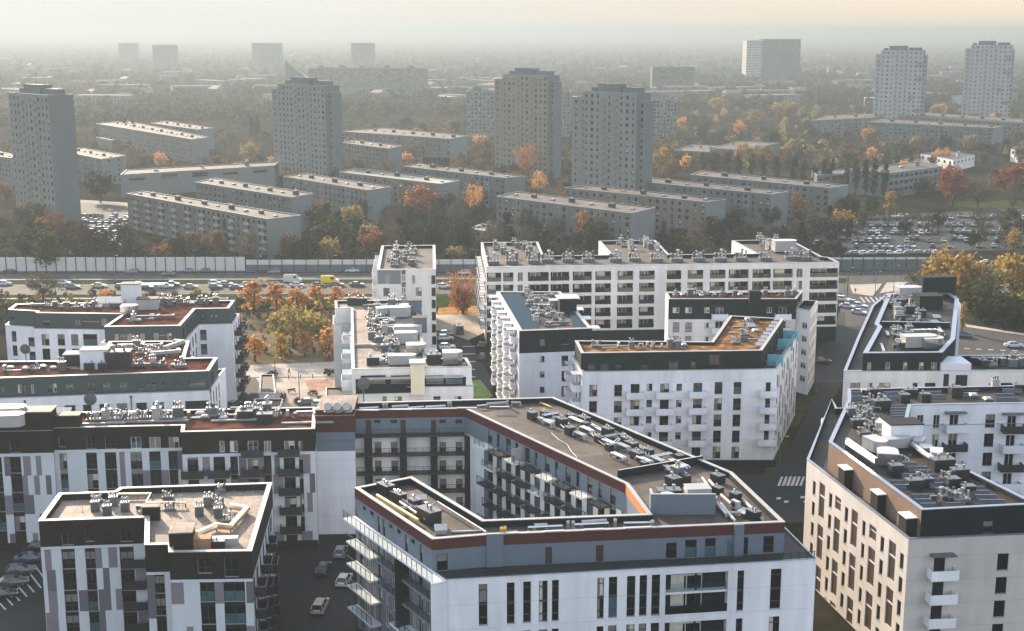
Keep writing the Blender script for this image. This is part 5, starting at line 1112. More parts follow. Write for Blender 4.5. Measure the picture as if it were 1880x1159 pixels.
cluster(r, zz, U(*V12(930, 250), zz), U(*V12(900, 440), zz), 14, ['vent_stack', 'cowl_cluster', 'service_box', 'pipe_cover'], AX + 1.5, 1.6, (.9, 1.2), 1.5)
cluster(r, zz, U(*V12(800, 500), zz), U(*V12(820, 670), zz), 12, ['vent_stack', 'cowl_cluster', 'service_box', 'condenser'], AX, 1.6, (.9, 1.2), 1.5)
cluster(r, zz, U(*V12(1040, 400), zz), U(*V12(1120, 450), zz), 6, ['solar_panel', 'pipe_cover', 'roof_hatch'], AX, 1.6, (.8, 1.0), 1.8)
for x, y, kd, s_ in ((870, 230, 'plenum', 1.6), (960, 640, 'plenum', 1.5), (1070, 650, 'plenum', 1.4), (1000, 540, 'air_duct', 1.4), (690, 530, 'pipe_cover', 1.6), (650, 650, 'pipe_cover', 1.4), (1050, 520, 'pipe_cover', 1.4), (1150, 510, 'pipe_cover', 1.4)): pput(r, kd, V12, x, y, zz, AX + (1.3 if kd == 'pipe_cover' else 0), s_)
f = Face(U(*V12(640, 460), zz), U(*V12(1220, 470), zz)); m = MB(); m.fbox(f, 0, f.L, zz, zz + 1.0, -.3, .3, DARK, COPED); b.put('step_wall', m, r)
p = U(*V12(1030, 300), zz); roof_box(b, r, rect(p, 5.0, 4.0, AX), zz, 22.0, DARK, DARK)
p = U(*V12(1110, 195), zz); roof_box(b, r, rect(p, 7.5, 2.5, AX), zz + .02, 23.4, DARK, DARK)
cluster(r2, 16.02, U(*V12(1440, 790), 16.02), U(*V12(1850, 790), 16.02), 12, ['vent_stack', 'cowl_cluster', 'service_box'], AX, 1.2, (.9, 1.2), 1.5)
m = MB(); q = [U(*V12(x, y), 16.04) for x, y in ((1580, 800), (1740, 800), (1740, 760), (1580, 765))]; m.face([(*p, 16.04) for p in q], DECKR); b.put('sedum_bed', m, r2)
b.fin()


# ================================================================== the older slab blocks and towers behind the road
def join_pane(k, v):
    key = (*k, v)
    if key not in WIN:
        fm, pn = winmesh(*k); WIN[key] = join_meshes('window', [(fm, (0, 0, 0), 0), (pn[v], (0, 0, 0), 0)]).mesh('window')
    return WIN[key]
def slab(label, pts, z=14.0, storeys=5, w=1.6, bay=3.3, deck=None, wall=None, gable=None, balc=False, seed=0, cars=None, group='five-storey slab blocks behind the road', name='slab_block', gable_wins=False, roofbits=True, front=0):
    r_ = random.Random(seed); p = US(pts, z) if len(pts) == 4 and not isinstance(pts[0], np.ndarray) else pts
    b = Bld(name, label, 'slab block', p, group); b.pal = (0, 0, 0, 2, 3, 5)
    op = {}; h = (z - 1.4) / storeys
    for e in (0, 3) if front == 3 else (0,):
        F = Face(p[e], p[(e + 1) % 4]); n = max(2, int(F.L / bay)); o = []
        for k in range(n):
            ww = w if k % 3 else w * .6
            for q in range(storeys):
                u = (k + .5) * F.L / n; zt = z - .9 - q * h; o.append((u - ww / 2, u + ww / 2, zt - 1.45, zt, 'plain'))
        op[e] = o
    if gable_wins:
        F = Face(p[1], p[2]); op[1] = [(F.L * t - .7, F.L * t + .7, z - .9 - q * h - 1.4, z - .9 - q * h, 'plain') for t in (.3, .7) for q in range(storeys)]
    F = Face(p[0], p[1]); n = max(2, int(F.L / bay)); wm = wall or (SLABW, SLABB, SLABG)[seed % 3]; pn = []
    for k in range(3 + seed % 3, n, 6): pn.append(((k + .12) * F.L / n, (k + .88) * F.L / n, .3, z - .5, SLATE if seed % 2 else SLABE))     # stair bays
    for q in range(1, storeys): pn.append((0, F.L, z - .55 - q * h, z - .43 - q * h, CONCD))
    b.shell('wall', p, 0, z, wm, op, {0: pn}, {1: gable or SLABE})
    if balc:
        m = None
        for k in range(2, int(F.L / bay), 3):
            for q in range(storeys):
                m = MB(); u = (k + .5) * F.L / int(F.L / bay); zf = z - .9 - q * h - 2.2
                m.fbox(F, u - 1.6, u + 1.6, zf, zf + .15, .01, 1.2, CONC); m.fbox(F, u - 1.6, u + 1.6, zf + .15, zf + 1.0, 1.12, 1.2, mat('balcony_board', (.26, .28, .28), .8, .2)); b.put('balcony', m)
    r = b.roof(p, z, .25, deck or DECKS, COPE, .3)
    if roofbits:
        a, c = (p[0] + p[3]) / 2, (p[1] + p[2]) / 2; n = max(3, int(F.L / 9))
        for k in range(n):
            q = a + (c - a) * (k + .5) / n; place(r, 'service_box' if k % 2 else 'rooflight', q[0], q[1] + r_.uniform(-1, 1), z - .24, F.ang, r_.uniform(.8, 1.1), k % 4)
    b.fin_simple(); return b
def fin_simple(s, limit=100):
    def size(w):
        F, u, z0, ww, h, st, v, dp = w; p = F.at(u); d = math.hypot(p[0], p[1]); return -(ww * h * max(F.n @ -(p / d), 0) / d / d)
    s.wins.sort(key=size); rest = []
    for k, (F, u, z0, w, h, st, v, dp) in enumerate(s.wins):
        p = F.at(u); loc = (float(p[0]), float(p[1]), z0); me = join_pane((w, h, st), v)
        if k < limit: link('window', me, loc, F.ang, s.root)
        else: rest.append((me, loc, F.ang))
    if rest: s.put('window', join_meshes('window', rest), kind='stuff')
Bld.fin_simple = fin_simple
slab('balconied slab block nearest the left car park, its long front ranged with dark balcony boards', [(233, 355.5), (490, 402.4), (552, 395.5), (262, 351)], balc=True, seed=1)
slab('slab block with a pale roof edge directly behind the balconied one at left', [(359, 334.8), (535, 362.5), (575, 355.5), (393.5, 327)], seed=2)
slab('slab block half behind a bare rounded tree, in line with the second tower from left', [(520, 324), (675, 349.5), (717, 343.5), (562, 318.5)], seed=3)
slab('slab block with a half dark, half pale roof, left of the copper dome tree', [(622, 316), (808, 338), (844, 332), (655, 309)], seed=4, deck=mat2('slab_roof_half_dark', (.07, .07, .07), (.27, .24, .2), .012, .8))
S5 = slab('slab block carrying a dark lattice sign frame on its roof, left of the twin towers', [(741, 305.5), (927, 327), (965, 324), (772, 299.6)], seed=5)
m = MB(); a, c = U(777, 301, 14.3), U(826, 304, 14.3); f = Face(a, c)
for k in range(9): m.fbox(f, f.L * k / 9, f.L * k / 9 + f.L / 12, 14.2, 17.6, -.2, .0, RAIL)
m.fbox(f, 0, f.L, 15.6, 15.8, .01, .1, RAIL); m.fbox(f, 0, f.L, 17.6, 17.8, -.2, .1, RAIL); S5.put('sign_frame', m)
slab('slab block with its long front to the road, nearest below the twin towers', [(911.7, 360.7), (1158.5, 391.8), (1203, 381.4), (949.6, 352)], seed=6)
slab('slab block second in the row stepping back to the right of the twin towers', [(1036, 345), (1297, 371), (1333, 366.6), (1079, 340)], seed=7)
slab('slab block with a dark roof, third in the row stepping back to the right', [(1156.8, 332), (1416, 357), (1447, 352), (1193, 326)], seed=8, deck=DECKG)
slab('slab block with a red tree against its gable, last of the stepped row', [(1267.6, 321), (1523, 345.2), (1557.6, 340), (1288, 313.4)], seed=9)
slab('slab block far left of the row of dark poplars behind the first tower', [(176, 227), (352, 256), (383, 252), (232, 222)], seed=10, group=None)
slab('slab block furthest back beyond the dark poplars, left of the second tower', [(276, 226), (362, 238), (392, 235), (305, 222)], seed=11, group=None)
slab('long slab block fading in haze between the second and third towers', [(620, 241), (826, 255), (858, 249), (706, 235)], seed=12, group=None)
slab('short slab block among yellow trees behind the half-dark roof', [(628, 262), (712, 273), (738, 268), (652, 257)], seed=13, group=None)
slab('slab block at the right with an open pale gable among autumn trees', [(1592, 224), (1823, 235), (1842, 231), (1620, 218)], seed=14, group=None)
slab('slab block running off beneath the two white far towers', [(1488, 221.5), (1600, 216), (1633, 207), (1520, 212)], seed=15, group=None)
slab('long slab block beyond the open pale gable at far right', [(1650, 212), (1960, 232), (1990, 226), (1690, 206)], seed=16, group=None)
slab('slab block with a warm-lit gable between the first tower and the low hall', [(100, 275), (186, 292), (231, 286), (152, 272)], seed=17, group=None, gable_wins=True)
slab('slab block cut off by the left edge beside the first tower', [(-60, 278), (18, 290), (33, 286), (-30, 272)], seed=18, group=None)
# low hall, school and small flat buildings
def lowblock(name, label, cat, pts, z, wins=0, wall=None, deck=None, ww=2.4, hh=1.5, rows=1, pitch=3.2):
    p = US(pts, z); b = Bld(name, label, cat, p); op = {}; b.pal = (0, 0, 4, 2)
    for e in (0, 1):
        F = Face(p[e], p[(e + 1) % 4])
        if wins: op[e] = [(F.L * (k + .5) / max(1, int(F.L / wins)) - ww / 2, F.L * (k + .5) / max(1, int(F.L / wins)) + ww / 2, z - 1.0 - hh - q * pitch, z - 1.0 - q * pitch, 'plain') for k in range(max(1, int(F.L / wins))) for q in range(rows)]
    b.shell('wall', p, 0, z, wall or SLABW, op); r = b.roof(p, z, .3, deck or DECKS, COPE, .35)
    c = np.mean(p, 0)
    for k in range(3): q = c + (p[1] - p[0]) * (k - 1) * .3; place(r, random.choice(('vent_stack', 'rooflight', 'condenser')), q[0], q[1], z - .29, 0, 1.3)
    b.fin_simple(); return b
lowblock('low_hall', 'long low pale hall with a flat roof behind the left slab blocks', 'hall', [(221, 321), (504, 304), (512, 297), (232, 312)], 10.5, 14, wall=SLABE, ww=8, hh=2.2)
lowblock('school', 'three-storey school with banded windows beside the poplars and red trees', 'school', [(1633, 318), (1731, 305.5), (1690, 296), (1560, 311)], 11.5, 4.2, wall=SLABE, ww=3.2, hh=1.7, rows=3)
lowblock('school_wing', 'pale flat-roofed school wing stretching behind the dark poplars', 'school', [(1500, 322), (1640, 314), (1620, 307), (1490, 314)], 8.5, 4.2, ww=3.0, hh=1.6, rows=2)
lowblock('pavilion', 'cream flat-roofed pavilion in front of the open gable slab block', 'pavilion', [(1690, 283), (1750, 294), (1790, 285), (1735, 277)], 6.5, 6, wall=CREAM)
lowblock('pavilion', 'low flat pavilion among bare trees above the poplars', 'pavilion', [(1302, 272), (1370, 276), (1430, 262), (1360, 259)], 6.5, 6)
lowblock('pavilion', 'low flat pavilion nearest the twin towers on their right', 'pavilion', [(1240, 276), (1300, 279), (1330, 268), (1275, 265)], 6.0, 6)
lowblock('kiosk', 'small dark kiosk with a pale flat roof in the trees behind the road', 'kiosk', [(862, 420), (893, 425), (913, 415), (885, 411)], 4.0, 5, deck=DECKB)
lowblock('corner_house', 'yellow-lit flat house at the right edge above the red trees', 'house', [(1856, 274), (1890, 279), (1905, 272), (1868, 268)], 7.5, 4, wall=CREAM)
lowblock('workshop', 'low workshop with a pale roof at the left of the twin dark poplars', 'workshop', [(176, 252), (205, 258), (232, 255), (200, 248)], 6, 0)

def tower(label, px0, px1, y_top, Y, z, ang=-46, L=None, depth=9.2, storeys=17, wall=None, side=None, seed=0, wings=((-3, 9.0), (3, 2.2)), stripe=None, accents=False, simple=False, group='tower blocks among the slab blocks'):
    """main slab of a tower seen from px0 (left) to px1 (right) along its front, with two lower, set-back end wings"""
    r_ = random.Random(seed); a = np.array(((px0 - 940) / FPX * Y, Y)); d = np.array((math.cos(R(ang)), math.sin(R(ang))))
    k = (px1 - 940) / FPX; L = L or (k * a[1] - a[0]) / (d[0] - k * d[1]); n = np.array((-d[1], d[0]))
    p = [a, a + d * L, a + d * L + n * depth, a + n * depth]
    b = Bld('tower_block', label, 'tower block', [p[0] - d * 4, p[1] + d * 6, p[2] + d * 6, p[3] - d * 4], group); b.pal = (0, 0, 0, 2, 3)
    h = (z - 3) / storeys; F = Face(p[0], p[1]); o = []; nb = max(4, int(L / 3.3)); pan = []; dark = [nb // 3, nb - nb // 3 - 1]
    for kx in range(nb):
        u = (kx + .5) * L / nb
        for q in range(storeys):
            zt = z - 1.2 - q * h
            if kx in dark: pass
            else: o.append((u - (.75 if kx % 2 else .5), u + (.75 if kx % 2 else .5), zt - 1.45, zt, 'plain'))
        if kx in dark: pan.append((u - .7, u + .7, 3, z - .8, SLATE))
    if accents: pan += [(L * t0, L * t1, z * a_, z * c_, mat('pink_panel', (.30, .17, .15), .85, .08)) for t0, t1, a_, c_ in ((.86, .99, .80, .86), (.86, .99, .62, .69), (.70, .80, .40, .47), (.86, .99, .25, .31))]
    if stripe: pan.append((L * .58, L * .72, 3, z - .8, stripe))
    b.shell('wall', p, 0, z, wall or TOWW, {0: o}, {0: pan}, {1: side or TOWG})
    if not simple:
        for kx in dark:
            for q in range(storeys):
                u = (kx + .5) * L / nb; m = MB(); zf = z - 1.2 - q * h - 2.2; m.fbox(F, u - .9, u + .9, zf, zf + 1.0, .01, .7, wall or TOWW, CONC); b.put('balcony', m)
    r = b.roof(p, z, .5, DECKS, COPE, .3)
    for i, (sgn, ext) in enumerate(wings):
        zz = z - 2.8 - i * .4; q0 = p[0] - d * ext + n * 2.5 if sgn < 0 else p[1] + d * .02 + n * 2.5; wd = [q0, q0 + d * (ext - .02), q0 + d * (ext - .02) + n * (depth - 3.2), q0 + n * (depth - 3.2)]
        FW = Face(wd[0], wd[1]); ow = {}
        nn = 1 if ext < 5 else 2
        ow[0] = [(FW.L * (j + .5) / nn - .6, FW.L * (j + .5) / nn + .6, zz - 1.2 - q * h - 1.45, zz - 1.2 - q * h, 'plain') for j in range(nn) for q in range(storeys - 1)]
        b.shell('wing_wall', wd, 0, zz, wall or TOWW, ow, {}, {1: side or TOWG}); b.roof(wd, zz, .4, DECKS, COPE, .3)
    c = (p[0] + p[2]) / 2
    pr = rect(c - d * L * .12 + n, L * .42, depth * .45, R(ang)); roof_box(b, r, pr, z - .48, z + 3.2, side or TOWG, DECKS, 'machine_room')
    pr = rect(c + d * L * .28 + n, L * .3, depth * .4, R(ang)); roof_box(b, r, pr, z - .48, z + 1.9, side or TOWG, DECKS, 'machine_room')
    pr = rect(c - d * L * .42 + n, L * .1, depth * .35, R(ang)); roof_box(b, r, pr, z - .48, z + 1.5, side or TOWG, DECKS, 'machine_room')
    for j in range(3): q = c + d * L * (j - 1) * .2 + n * 2; place(r, 'mast', q[0], q[1], z + 3.3 if j < 2 else z - .4, 0, 1.5)
    b.fin_simple(); return b
tower('grey tower block at far left above the car park', 26, 98, 155, 548, 52.3, storeys=17, wings=(), depth=10.3, stripe=TOWY, seed=1)
tower('grey tower block second from left, the triangular roof just behind its top', 515, 600, 150, 705, 50, seed=2)
tower('yellowish tower block, left one of the twin towers in the middle', 923, 1004, 135, 745, 53.5, seed=3, wall=TOWY)
tower('pale tower block, right one of the twin towers in the middle', 1070, 1166, 155, 590, 51, seed=4)
tower('white far tower with pinkish panels, left of the two at right', 1606, 1682, 90, 1050, 62, ang=-25, seed=5, accents=True, wings=((-3, 4.5), (3, 2)), storeys=18, wall=mat('far_white', (.33, .325, .32), .9, .06, .05))
tower('white far tower with pinkish panels, nearest the right edge', 1767, 1842, 85, 1150, 65, ang=-22, seed=6, accents=True, wings=((-3, 4.5), (3, 1.5)), storeys=18, wall=MATS['far_white'])
def farbox(name, label, cat, px0, px1, Y, z, depth=14, ang=0, wall=None, cols=8, rows=8, ww=1.6, extra=None, deck=None, group=None):
    a = np.array(((px0 - 940) / FPX * Y, Y)); d = np.array((math.cos(R(ang)), math.sin(R(ang)))); k = (px1 - 940) / FPX
    L = (k * a[1] - a[0]) / (d[0] - k * d[1]); n = np.array((-d[1], d[0])); p = [a, a + d * L, a + d * L + n * depth, a + n * depth]
    b = Bld(name, label, cat, p, group); o = []; F = Face(p[0], p[1]); h = (z - 3) / max(1, rows)
    for kx in range(cols):
        for q in range(rows): u = (kx + .5) * L / cols; o.append((u - ww / 2, u + ww / 2, z - 1.3 - q * h - 1.6, z - 1.3 - q * h, 'plain'))
    b.shell('wall', p, 0, z, wall or SLABW, {0: o}); r = b.roof(p, z, .4, deck or DECKS, COPE, .4)
    for t in (extra or ()): q = p[0] + d * L * t + n * depth / 2; roof_box(b, r, rect(q, 6, 5, R(ang)), z - .38, z + 3.4, TOWG, DECKS, 'machine_room')
    b.fin_simple(); return b
farbox('slab_block', 'very long high slab with five roof boxes, hazy behind the second tower', 'slab block', 572, 786, 1650, 33, cols=44, rows=11, ang=-3, extra=(.1, .28, .45, .66, .86))
farbox('slab_block', 'high pale slab behind the left twin tower, poking out on its left', 'slab block', 857, 1046, 1010, 33, cols=26, rows=11, ang=-4, extra=(.1, .4), wall=SLABE)
farbox('slab_block', 'high pale slab half hidden behind the right twin tower', 'slab block', 1140, 1240, 980, 29, cols=16, rows=10, ang=-4, extra=(.25,), wall=SLABE)
farbox('office_block', 'big dark glass office block with a pale striped end, on the hazy skyline', 'office block', 1392, 1460, 2200, 64, 40, cols=22, rows=14, ww=1.4, ang=0, wall=mat('office_glass_grey', (.045, .066, .068), .3, .1, .05))
farbox('office_block', 'pale striped stair end joined to the dark glass office block', 'office block', 1363, 1390.5, 2190, 62, 40, cols=6, rows=14, ww=3, wall=CONC)
farbox('office_block', 'flat dark office block right of the twin towers in haze', 'office block', 1194, 1270, 1750, 32, 30, cols=18, rows=8, wall=mat('office_grey', (.05, .068, .07), .5, .1, .05))
for lb, x0, x1, Y, z in (('hazy far tower above the second tower, broadest of the row on the skyline', 471, 522, 2800, 53), ('hazy far tower alone above the poplars, between its paler neighbours', 292, 332, 2800, 49.5), ('hazy far tower standing behind the very long high slab', 650, 690, 2700, 54), ('palest far tower on the skyline, first of the row', 231, 262, 3300, 49)):
    farbox('far_tower', lb, 'tower block', x0, x1, Y, z, 22, cols=9, rows=17, ww=1.8, ang=-4, wall=TOWG)
# the sail-shaped roof
Y = 1500; X0, X1 = (530 - 940) / FPX * Y, (578 - 940) / FPX * Y; m = MB(); zb, zt = 20.0, 46
b = Bld('sail_roofed_hall', 'dark hall with a triangular sail roof rising behind the second tower', 'hall', [np.array((X0, Y)), np.array((X1 + 14, Y)), np.array((X1 + 14, Y + 30)), np.array((X0, Y + 30))])
b.shell('wall', b.base, 0, 19.9, SLATE, {})
pts = [(X0, zb)] + [(X0 + (X1 + 14 - X0) * t, zb + (zt - zb) * (1 - t) ** 1.6) for t in np.linspace(0, 1, 8)]
m.hexa([(x, Y + .1, z) for x, z in pts[::-1]][::-1], [(x, Y + 28, z * .8 + 4) for x, z in pts], SLATE); b.put('roof', m)
# low houses and sheds of the far town
hr = random.Random(3); hou = 0; HM = []
for v in range(5):
    mw, mr = MB(), MB(); w, d, h = ((14, 10, 7), (26, 14, 8), (40, 16, 9), (18, 12, 11), (60, 18, 10))[v]
    mw.box((0, 0, 0), (w, d, h), 0, (CONC, SLABW, SLABE, SLABW, SLABE)[v])
    for k in range(max(2, w // 4)):
        for q in range(int(h / 3.2)): mw.box((-w / 2 + (k + .5) * w / max(2, w // 4), -d / 2 - .04, 1.2 + 3.1 * q), (1.5, .1, 1.4), 0, GLASS)
    if v in (0, 3):
        mr.hexa([(-w / 2 - .4, -d / 2 - .4, h), (w / 2 + .4, -d / 2 - .4, h), (w / 2 + .4, d / 2 + .4, h), (-w / 2 - .4, d / 2 + .4, h)], [(-w / 2 + 1, -.05, h + 3.2), (w / 2 - 1, -.05, h + 3.2), (w / 2 - 1, .05, h + 3.2), (-w / 2 + 1, .05, h + 3.2)], mat('far_tiles', (.22, .15, .12), .8, .2, .3))
    else: mr.box((0, 0, h), (w + .4, d + .4, .5), 0, (DECKS, CONC, DECKS, DECKS, CONCD)[v])
    HM.append((mw.mesh('wall'), mr.mesh('roof')))
for k in range(700):
    px, py = hr.uniform(0, 1880), 100 + 95 * hr.random() ** .8; p = U(px, py)
    if hou >= 150 or any(inpoly(p, off(f, -25)) for f in FOOT[-30:]): continue
    v = hr.randrange(5); an = R(hr.choice((-46, 44, -10, 0, 20))); hou += 1
    side = 'left' if px < 500 else 'middle' if px < 1250 else 'right'; near = 'nearer' if py > 150 else 'furthest'
    lb = {0: 'small gabled house', 1: 'flat pale block', 2: 'flat-roofed block', 3: 'tall gabled house', 4: 'long pale shed'}[v] + f' among the {near} hazy roofs, {side} third'
    o = link('far_house', None, (float(p[0]), float(p[1]), 0.0), an, None, lb, 'building', 'low buildings of the hazy far town')
    for nm, me in zip(('wall', 'roof'), HM[v]): q = bpy.data.objects.new(nm, me); COL.objects.link(q); q.parent = o
    FOOT.append(rect(p, 44, 20, an))

# ================================================================== ground, roads, pavements
EARTH = mat2('earth_and_litter', (.016, .016, .011), (.035, .030, .020), .03, .95, .4, .62, 10, .5, c3=(.05, .038, .022))
GRASS = mat2('verge_grass', (.03, .04, .016), (.055, .06, .026), .12, .95, .4, .6, 8, 1.5)
BGRASS = mat2('brown_field', (.10, .085, .05), (.17, .135, .085), .1, .95, .4, .6, 8, 1.5, c3=(.08, .08, .035))
LITTER = mat2('orange_leaf_litter', (.40, .20, .07), (.22, .15, .07), .5, .95)
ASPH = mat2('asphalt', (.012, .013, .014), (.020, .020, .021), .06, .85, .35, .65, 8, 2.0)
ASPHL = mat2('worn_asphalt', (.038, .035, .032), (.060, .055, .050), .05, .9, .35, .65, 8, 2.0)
PAVE = mat2('pale_paving', (.34, .30, .25), (.44, .39, .33), .2, .94, .35, .65, 8, 3.0)
KERB = mat('kerb_stone', (.36, .34, .31), .85, .15)
PAINT = mat('road_paint', (.38, .375, .36), .7, .15, .8)
def sheet(name, polys, z, m, **kw):
    g = MB()
    for q in polys: g.face([(*p, z) for p in q], m)
    return structure(name, g, **kw)
def raised(name, poly, z0, z1, m):
    g = MB(); g.prism(poly, z0, z1, KERB, m); return structure(name, g)
sheet('ground', [[(-9000, -60), (9000, -60), (9000, 19000), (-9000, 19000)]], 0, EARTH)
P = lambda *pts: [U(x, y) for x, y in pts]
hy = lambda x, o: 434 + .012 * x + o
band = lambda x0, x1, o0, o1: [np.array((x0, hy(x0, o0))), np.array((x1, hy(x1, o0))), np.array((x1, hy(x1, o1))), np.array((x0, hy(x0, o1)))]
sheet('grass_verge', [band(-420, 420, -58, -3)], .02, GRASS)
sheet('road', [band(-420, 420, -13.5, -2.2)], .05, ASPHL); sheet('road', [band(-420, 420, -38, -23)], .05, ASPHL)
sheet('grass_strip', [band(-420, 100, -22.2, -14.2)], .06, GRASS)
for o0 in (-22.8, -14.1): raised('kerb', band(-420, 98, o0, o0 + .4), 0, .16, KERB)
g = MB()
for o0 in (-13, -2.9, -37.6, -23.6): g.face([(*p, .06) for p in band(-420, 420, o0, o0 + .18)], PAINT)
for o0 in (-9.6, -6.1, -34, -30.5, -27):
    for k in range(-60, 60): g.face([(*p, .06) for p in band(k * 7, k * 7 + 3, o0, o0 + .15)], PAINT)
structure('road_markings', g)
sheet('footpath', [band(-420, -40, -45, -43)], .05, PAVE)
# junction and side streets at right
sheet('junction', [P((1560, 498), (1760, 498), (1745, 520), (1690, 536), (1650, 556), (1600, 600), (1540, 600), (1545, 545))], .07, ASPHL)
raised('traffic_island', P((1560, 524), (1620, 522), (1602, 545), (1566, 540)), 0, .2, PAVE)
raised('traffic_island', P((1628, 520), (1668, 519), (1640, 536), (1615, 540)), 0, .2, PAVE)
raised('pavement', P((1540, 575), (1551, 575), (1552, 700), (1502, 700), (1503, 720), (1494, 720), (1500, 640), (1530, 620)), 0, .12, ASPH)
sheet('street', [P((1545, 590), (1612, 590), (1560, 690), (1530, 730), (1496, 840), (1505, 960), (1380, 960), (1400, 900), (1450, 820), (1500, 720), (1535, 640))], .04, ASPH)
sheet('grass_strip', [P((1476, 708), (1512, 700), (1462, 790), (1422, 880), (1400, 870), (1440, 790))], .06, GRASS)
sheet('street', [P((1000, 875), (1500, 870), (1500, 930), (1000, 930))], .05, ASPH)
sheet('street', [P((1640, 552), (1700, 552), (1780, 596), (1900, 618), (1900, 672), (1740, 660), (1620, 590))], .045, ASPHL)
raised('pavement', P((1745, 590), (1770, 596), (1890, 615), (1890, 618), (1768, 600), (1742, 593)), 0, .13, PAVE)
g = MB()
for k in range(6):
    q = P((1434 + k * 8, 876), (1438 + k * 8, 876), (1432 + k * 8, 893), (1427 + k * 8, 893)); g.face([(*p, .09) for p in q], PAINT)
for k in range(9): q = P((1578 + k * 9, 546), (1581 + k * 9, 546), (1590 + k * 9, 556), (1586 + k * 9, 556)); g.face([(*p, .09) for p in q], PAINT)
for x, y in ((1426, 914), (1440, 920), (1470, 912), (1476, 920), (1520, 655), (1510, 680)):
    q = P((x, y), (x + 8, y), (x + 7, y + 4), (x - 1, y + 4)); g.face([(*p, .09) for p in q], PAINT)
for k in range(6): q = P((1770 + k * 22, 640 + k), (1780 + k * 22, 640 + k), (1780 + k * 22, 641.2 + k), (1770 + k * 22, 641.2 + k)); g.face([(*p, .06) for p in q], PAINT)
structure('road_markings', g)
sheet('red_crossing', [P((1446, 876), (1466, 876), (1458, 893), (1436, 893))], .075, mat('red_paving', (.14, .05, .05), .85, .15))
# car parks
sheet('parking_lot', [P((1470, 440), (1560, 400), (1760, 388), (1900, 380), (1900, 458), (1540, 466))], .03, ASPH)
sheet('parking_lot', [P((140, 372), (236, 376), (236, 440), (215, 455), (150, 440))], .03, ASPH)
sheet('road', [P((130, 366), (330, 378), (560, 410), (560, 416), (330, 384), (130, 372))], .04, PAVE)
sheet('grass_strip', [P((1740, 372), (1900, 366), (1900, 384), (1760, 386))], .05, GRASS)
sheet('grass_verge', [P((1700, 500), (1900, 500), (1900, 600), (1780, 590), (1720, 545))], .035, GRASS)
# between the estate's blocks
sheet('field', [P((425, 575), (640, 570), (640, 668), (435, 672))], .03, BGRASS)
raised('pavement', P((430, 672), (640, 664), (640, 692), (432, 694)), 0, .10, PAVE)
raised('plaza', P((470, 695), (640, 693), (650, 752), (505, 752)), 0, .09, PAVE)
sheet('yard', [P((400, 690), (470, 690), (520, 760), (400, 760))], .05, ASPH)
sheet('planting_bed', [P((560, 700), (612, 696), (612, 716), (568, 722))], .11, mat2('clay_bed', (.20, .10, .07), (.3, .16, .1), .4))
raised('pavement', P((800, 577), (890, 575), (900, 606), (860, 625), (800, 606)), 0, .10, PAVE)
sheet('leaf_litter', [P((806, 566), (890, 562), (892, 577), (802, 579))], .12, LITTER)
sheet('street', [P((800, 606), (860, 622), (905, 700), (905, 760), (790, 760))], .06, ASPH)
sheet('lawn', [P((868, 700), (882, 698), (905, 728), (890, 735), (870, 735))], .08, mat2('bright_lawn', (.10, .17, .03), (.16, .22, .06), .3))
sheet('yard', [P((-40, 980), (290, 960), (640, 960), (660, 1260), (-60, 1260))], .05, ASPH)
g = MB()
for k in range(5): q = P((850, 636 + k * 14), (872, 636 + k * 14), (873, 637.4 + k * 14), (850, 637.4 + k * 14)); g.face([(*p, .08) for p in q], PAINT)
for k in range(8): q = P((-20 + k * 14, 1090 - k * 8), (-17 + k * 14, 1089 - k * 8), (12 + k * 13, 1120 - k * 8), (9 + k * 13, 1121 - k * 8)); g.face([(*p, .08) for p in q], PAINT)
structure('road_markings', g)
# noise barriers along the road
def barrier(label, x0, x1, o, h, n, low):
    b = Bld('noise_barrier', label, 'noise barrier', band(x0, x1, o - .3, o + .3)); F = Face(np.array((x0, hy(x0, o))), np.array((x1, hy(x1, o))))
    m = MB(); m.fbox(F, 0, F.L, 0, low, -.15, .15, mat('barrier_plinth', (.10, .12, .125), .8, .15)); b.put('plinth', m)
    for k in range(n):
        u0, u1 = F.L * k / n, F.L * (k + 1) / n; m = MB(); m.fbox(F, u0 + .1, u1 - .1, low + .01, h, -.06, .06, mat('barrier_panel', (.50, .49, .45), .6, .12, .2, streak=.3)); b.put('panel', m)
        m = MB(); m.fbox(F, u0 - .09, u0 + .09, 0, h + .1, .16, .34, BSHEET); b.put('post', m)
barrier('tall noise barrier of pale ribbed panels between dark posts along the road at left', -185, -86, 0, 4.9, 31, .5)
barrier('lower noise barrier on a dark plinth, continuing right of the tall panels', -85.8, -8, 0, 4.0, 20, 2.4)
barrier('low noise barrier on a dark wall behind the junction at right', 100, 142, 1, 4.2, 12, 3.6)
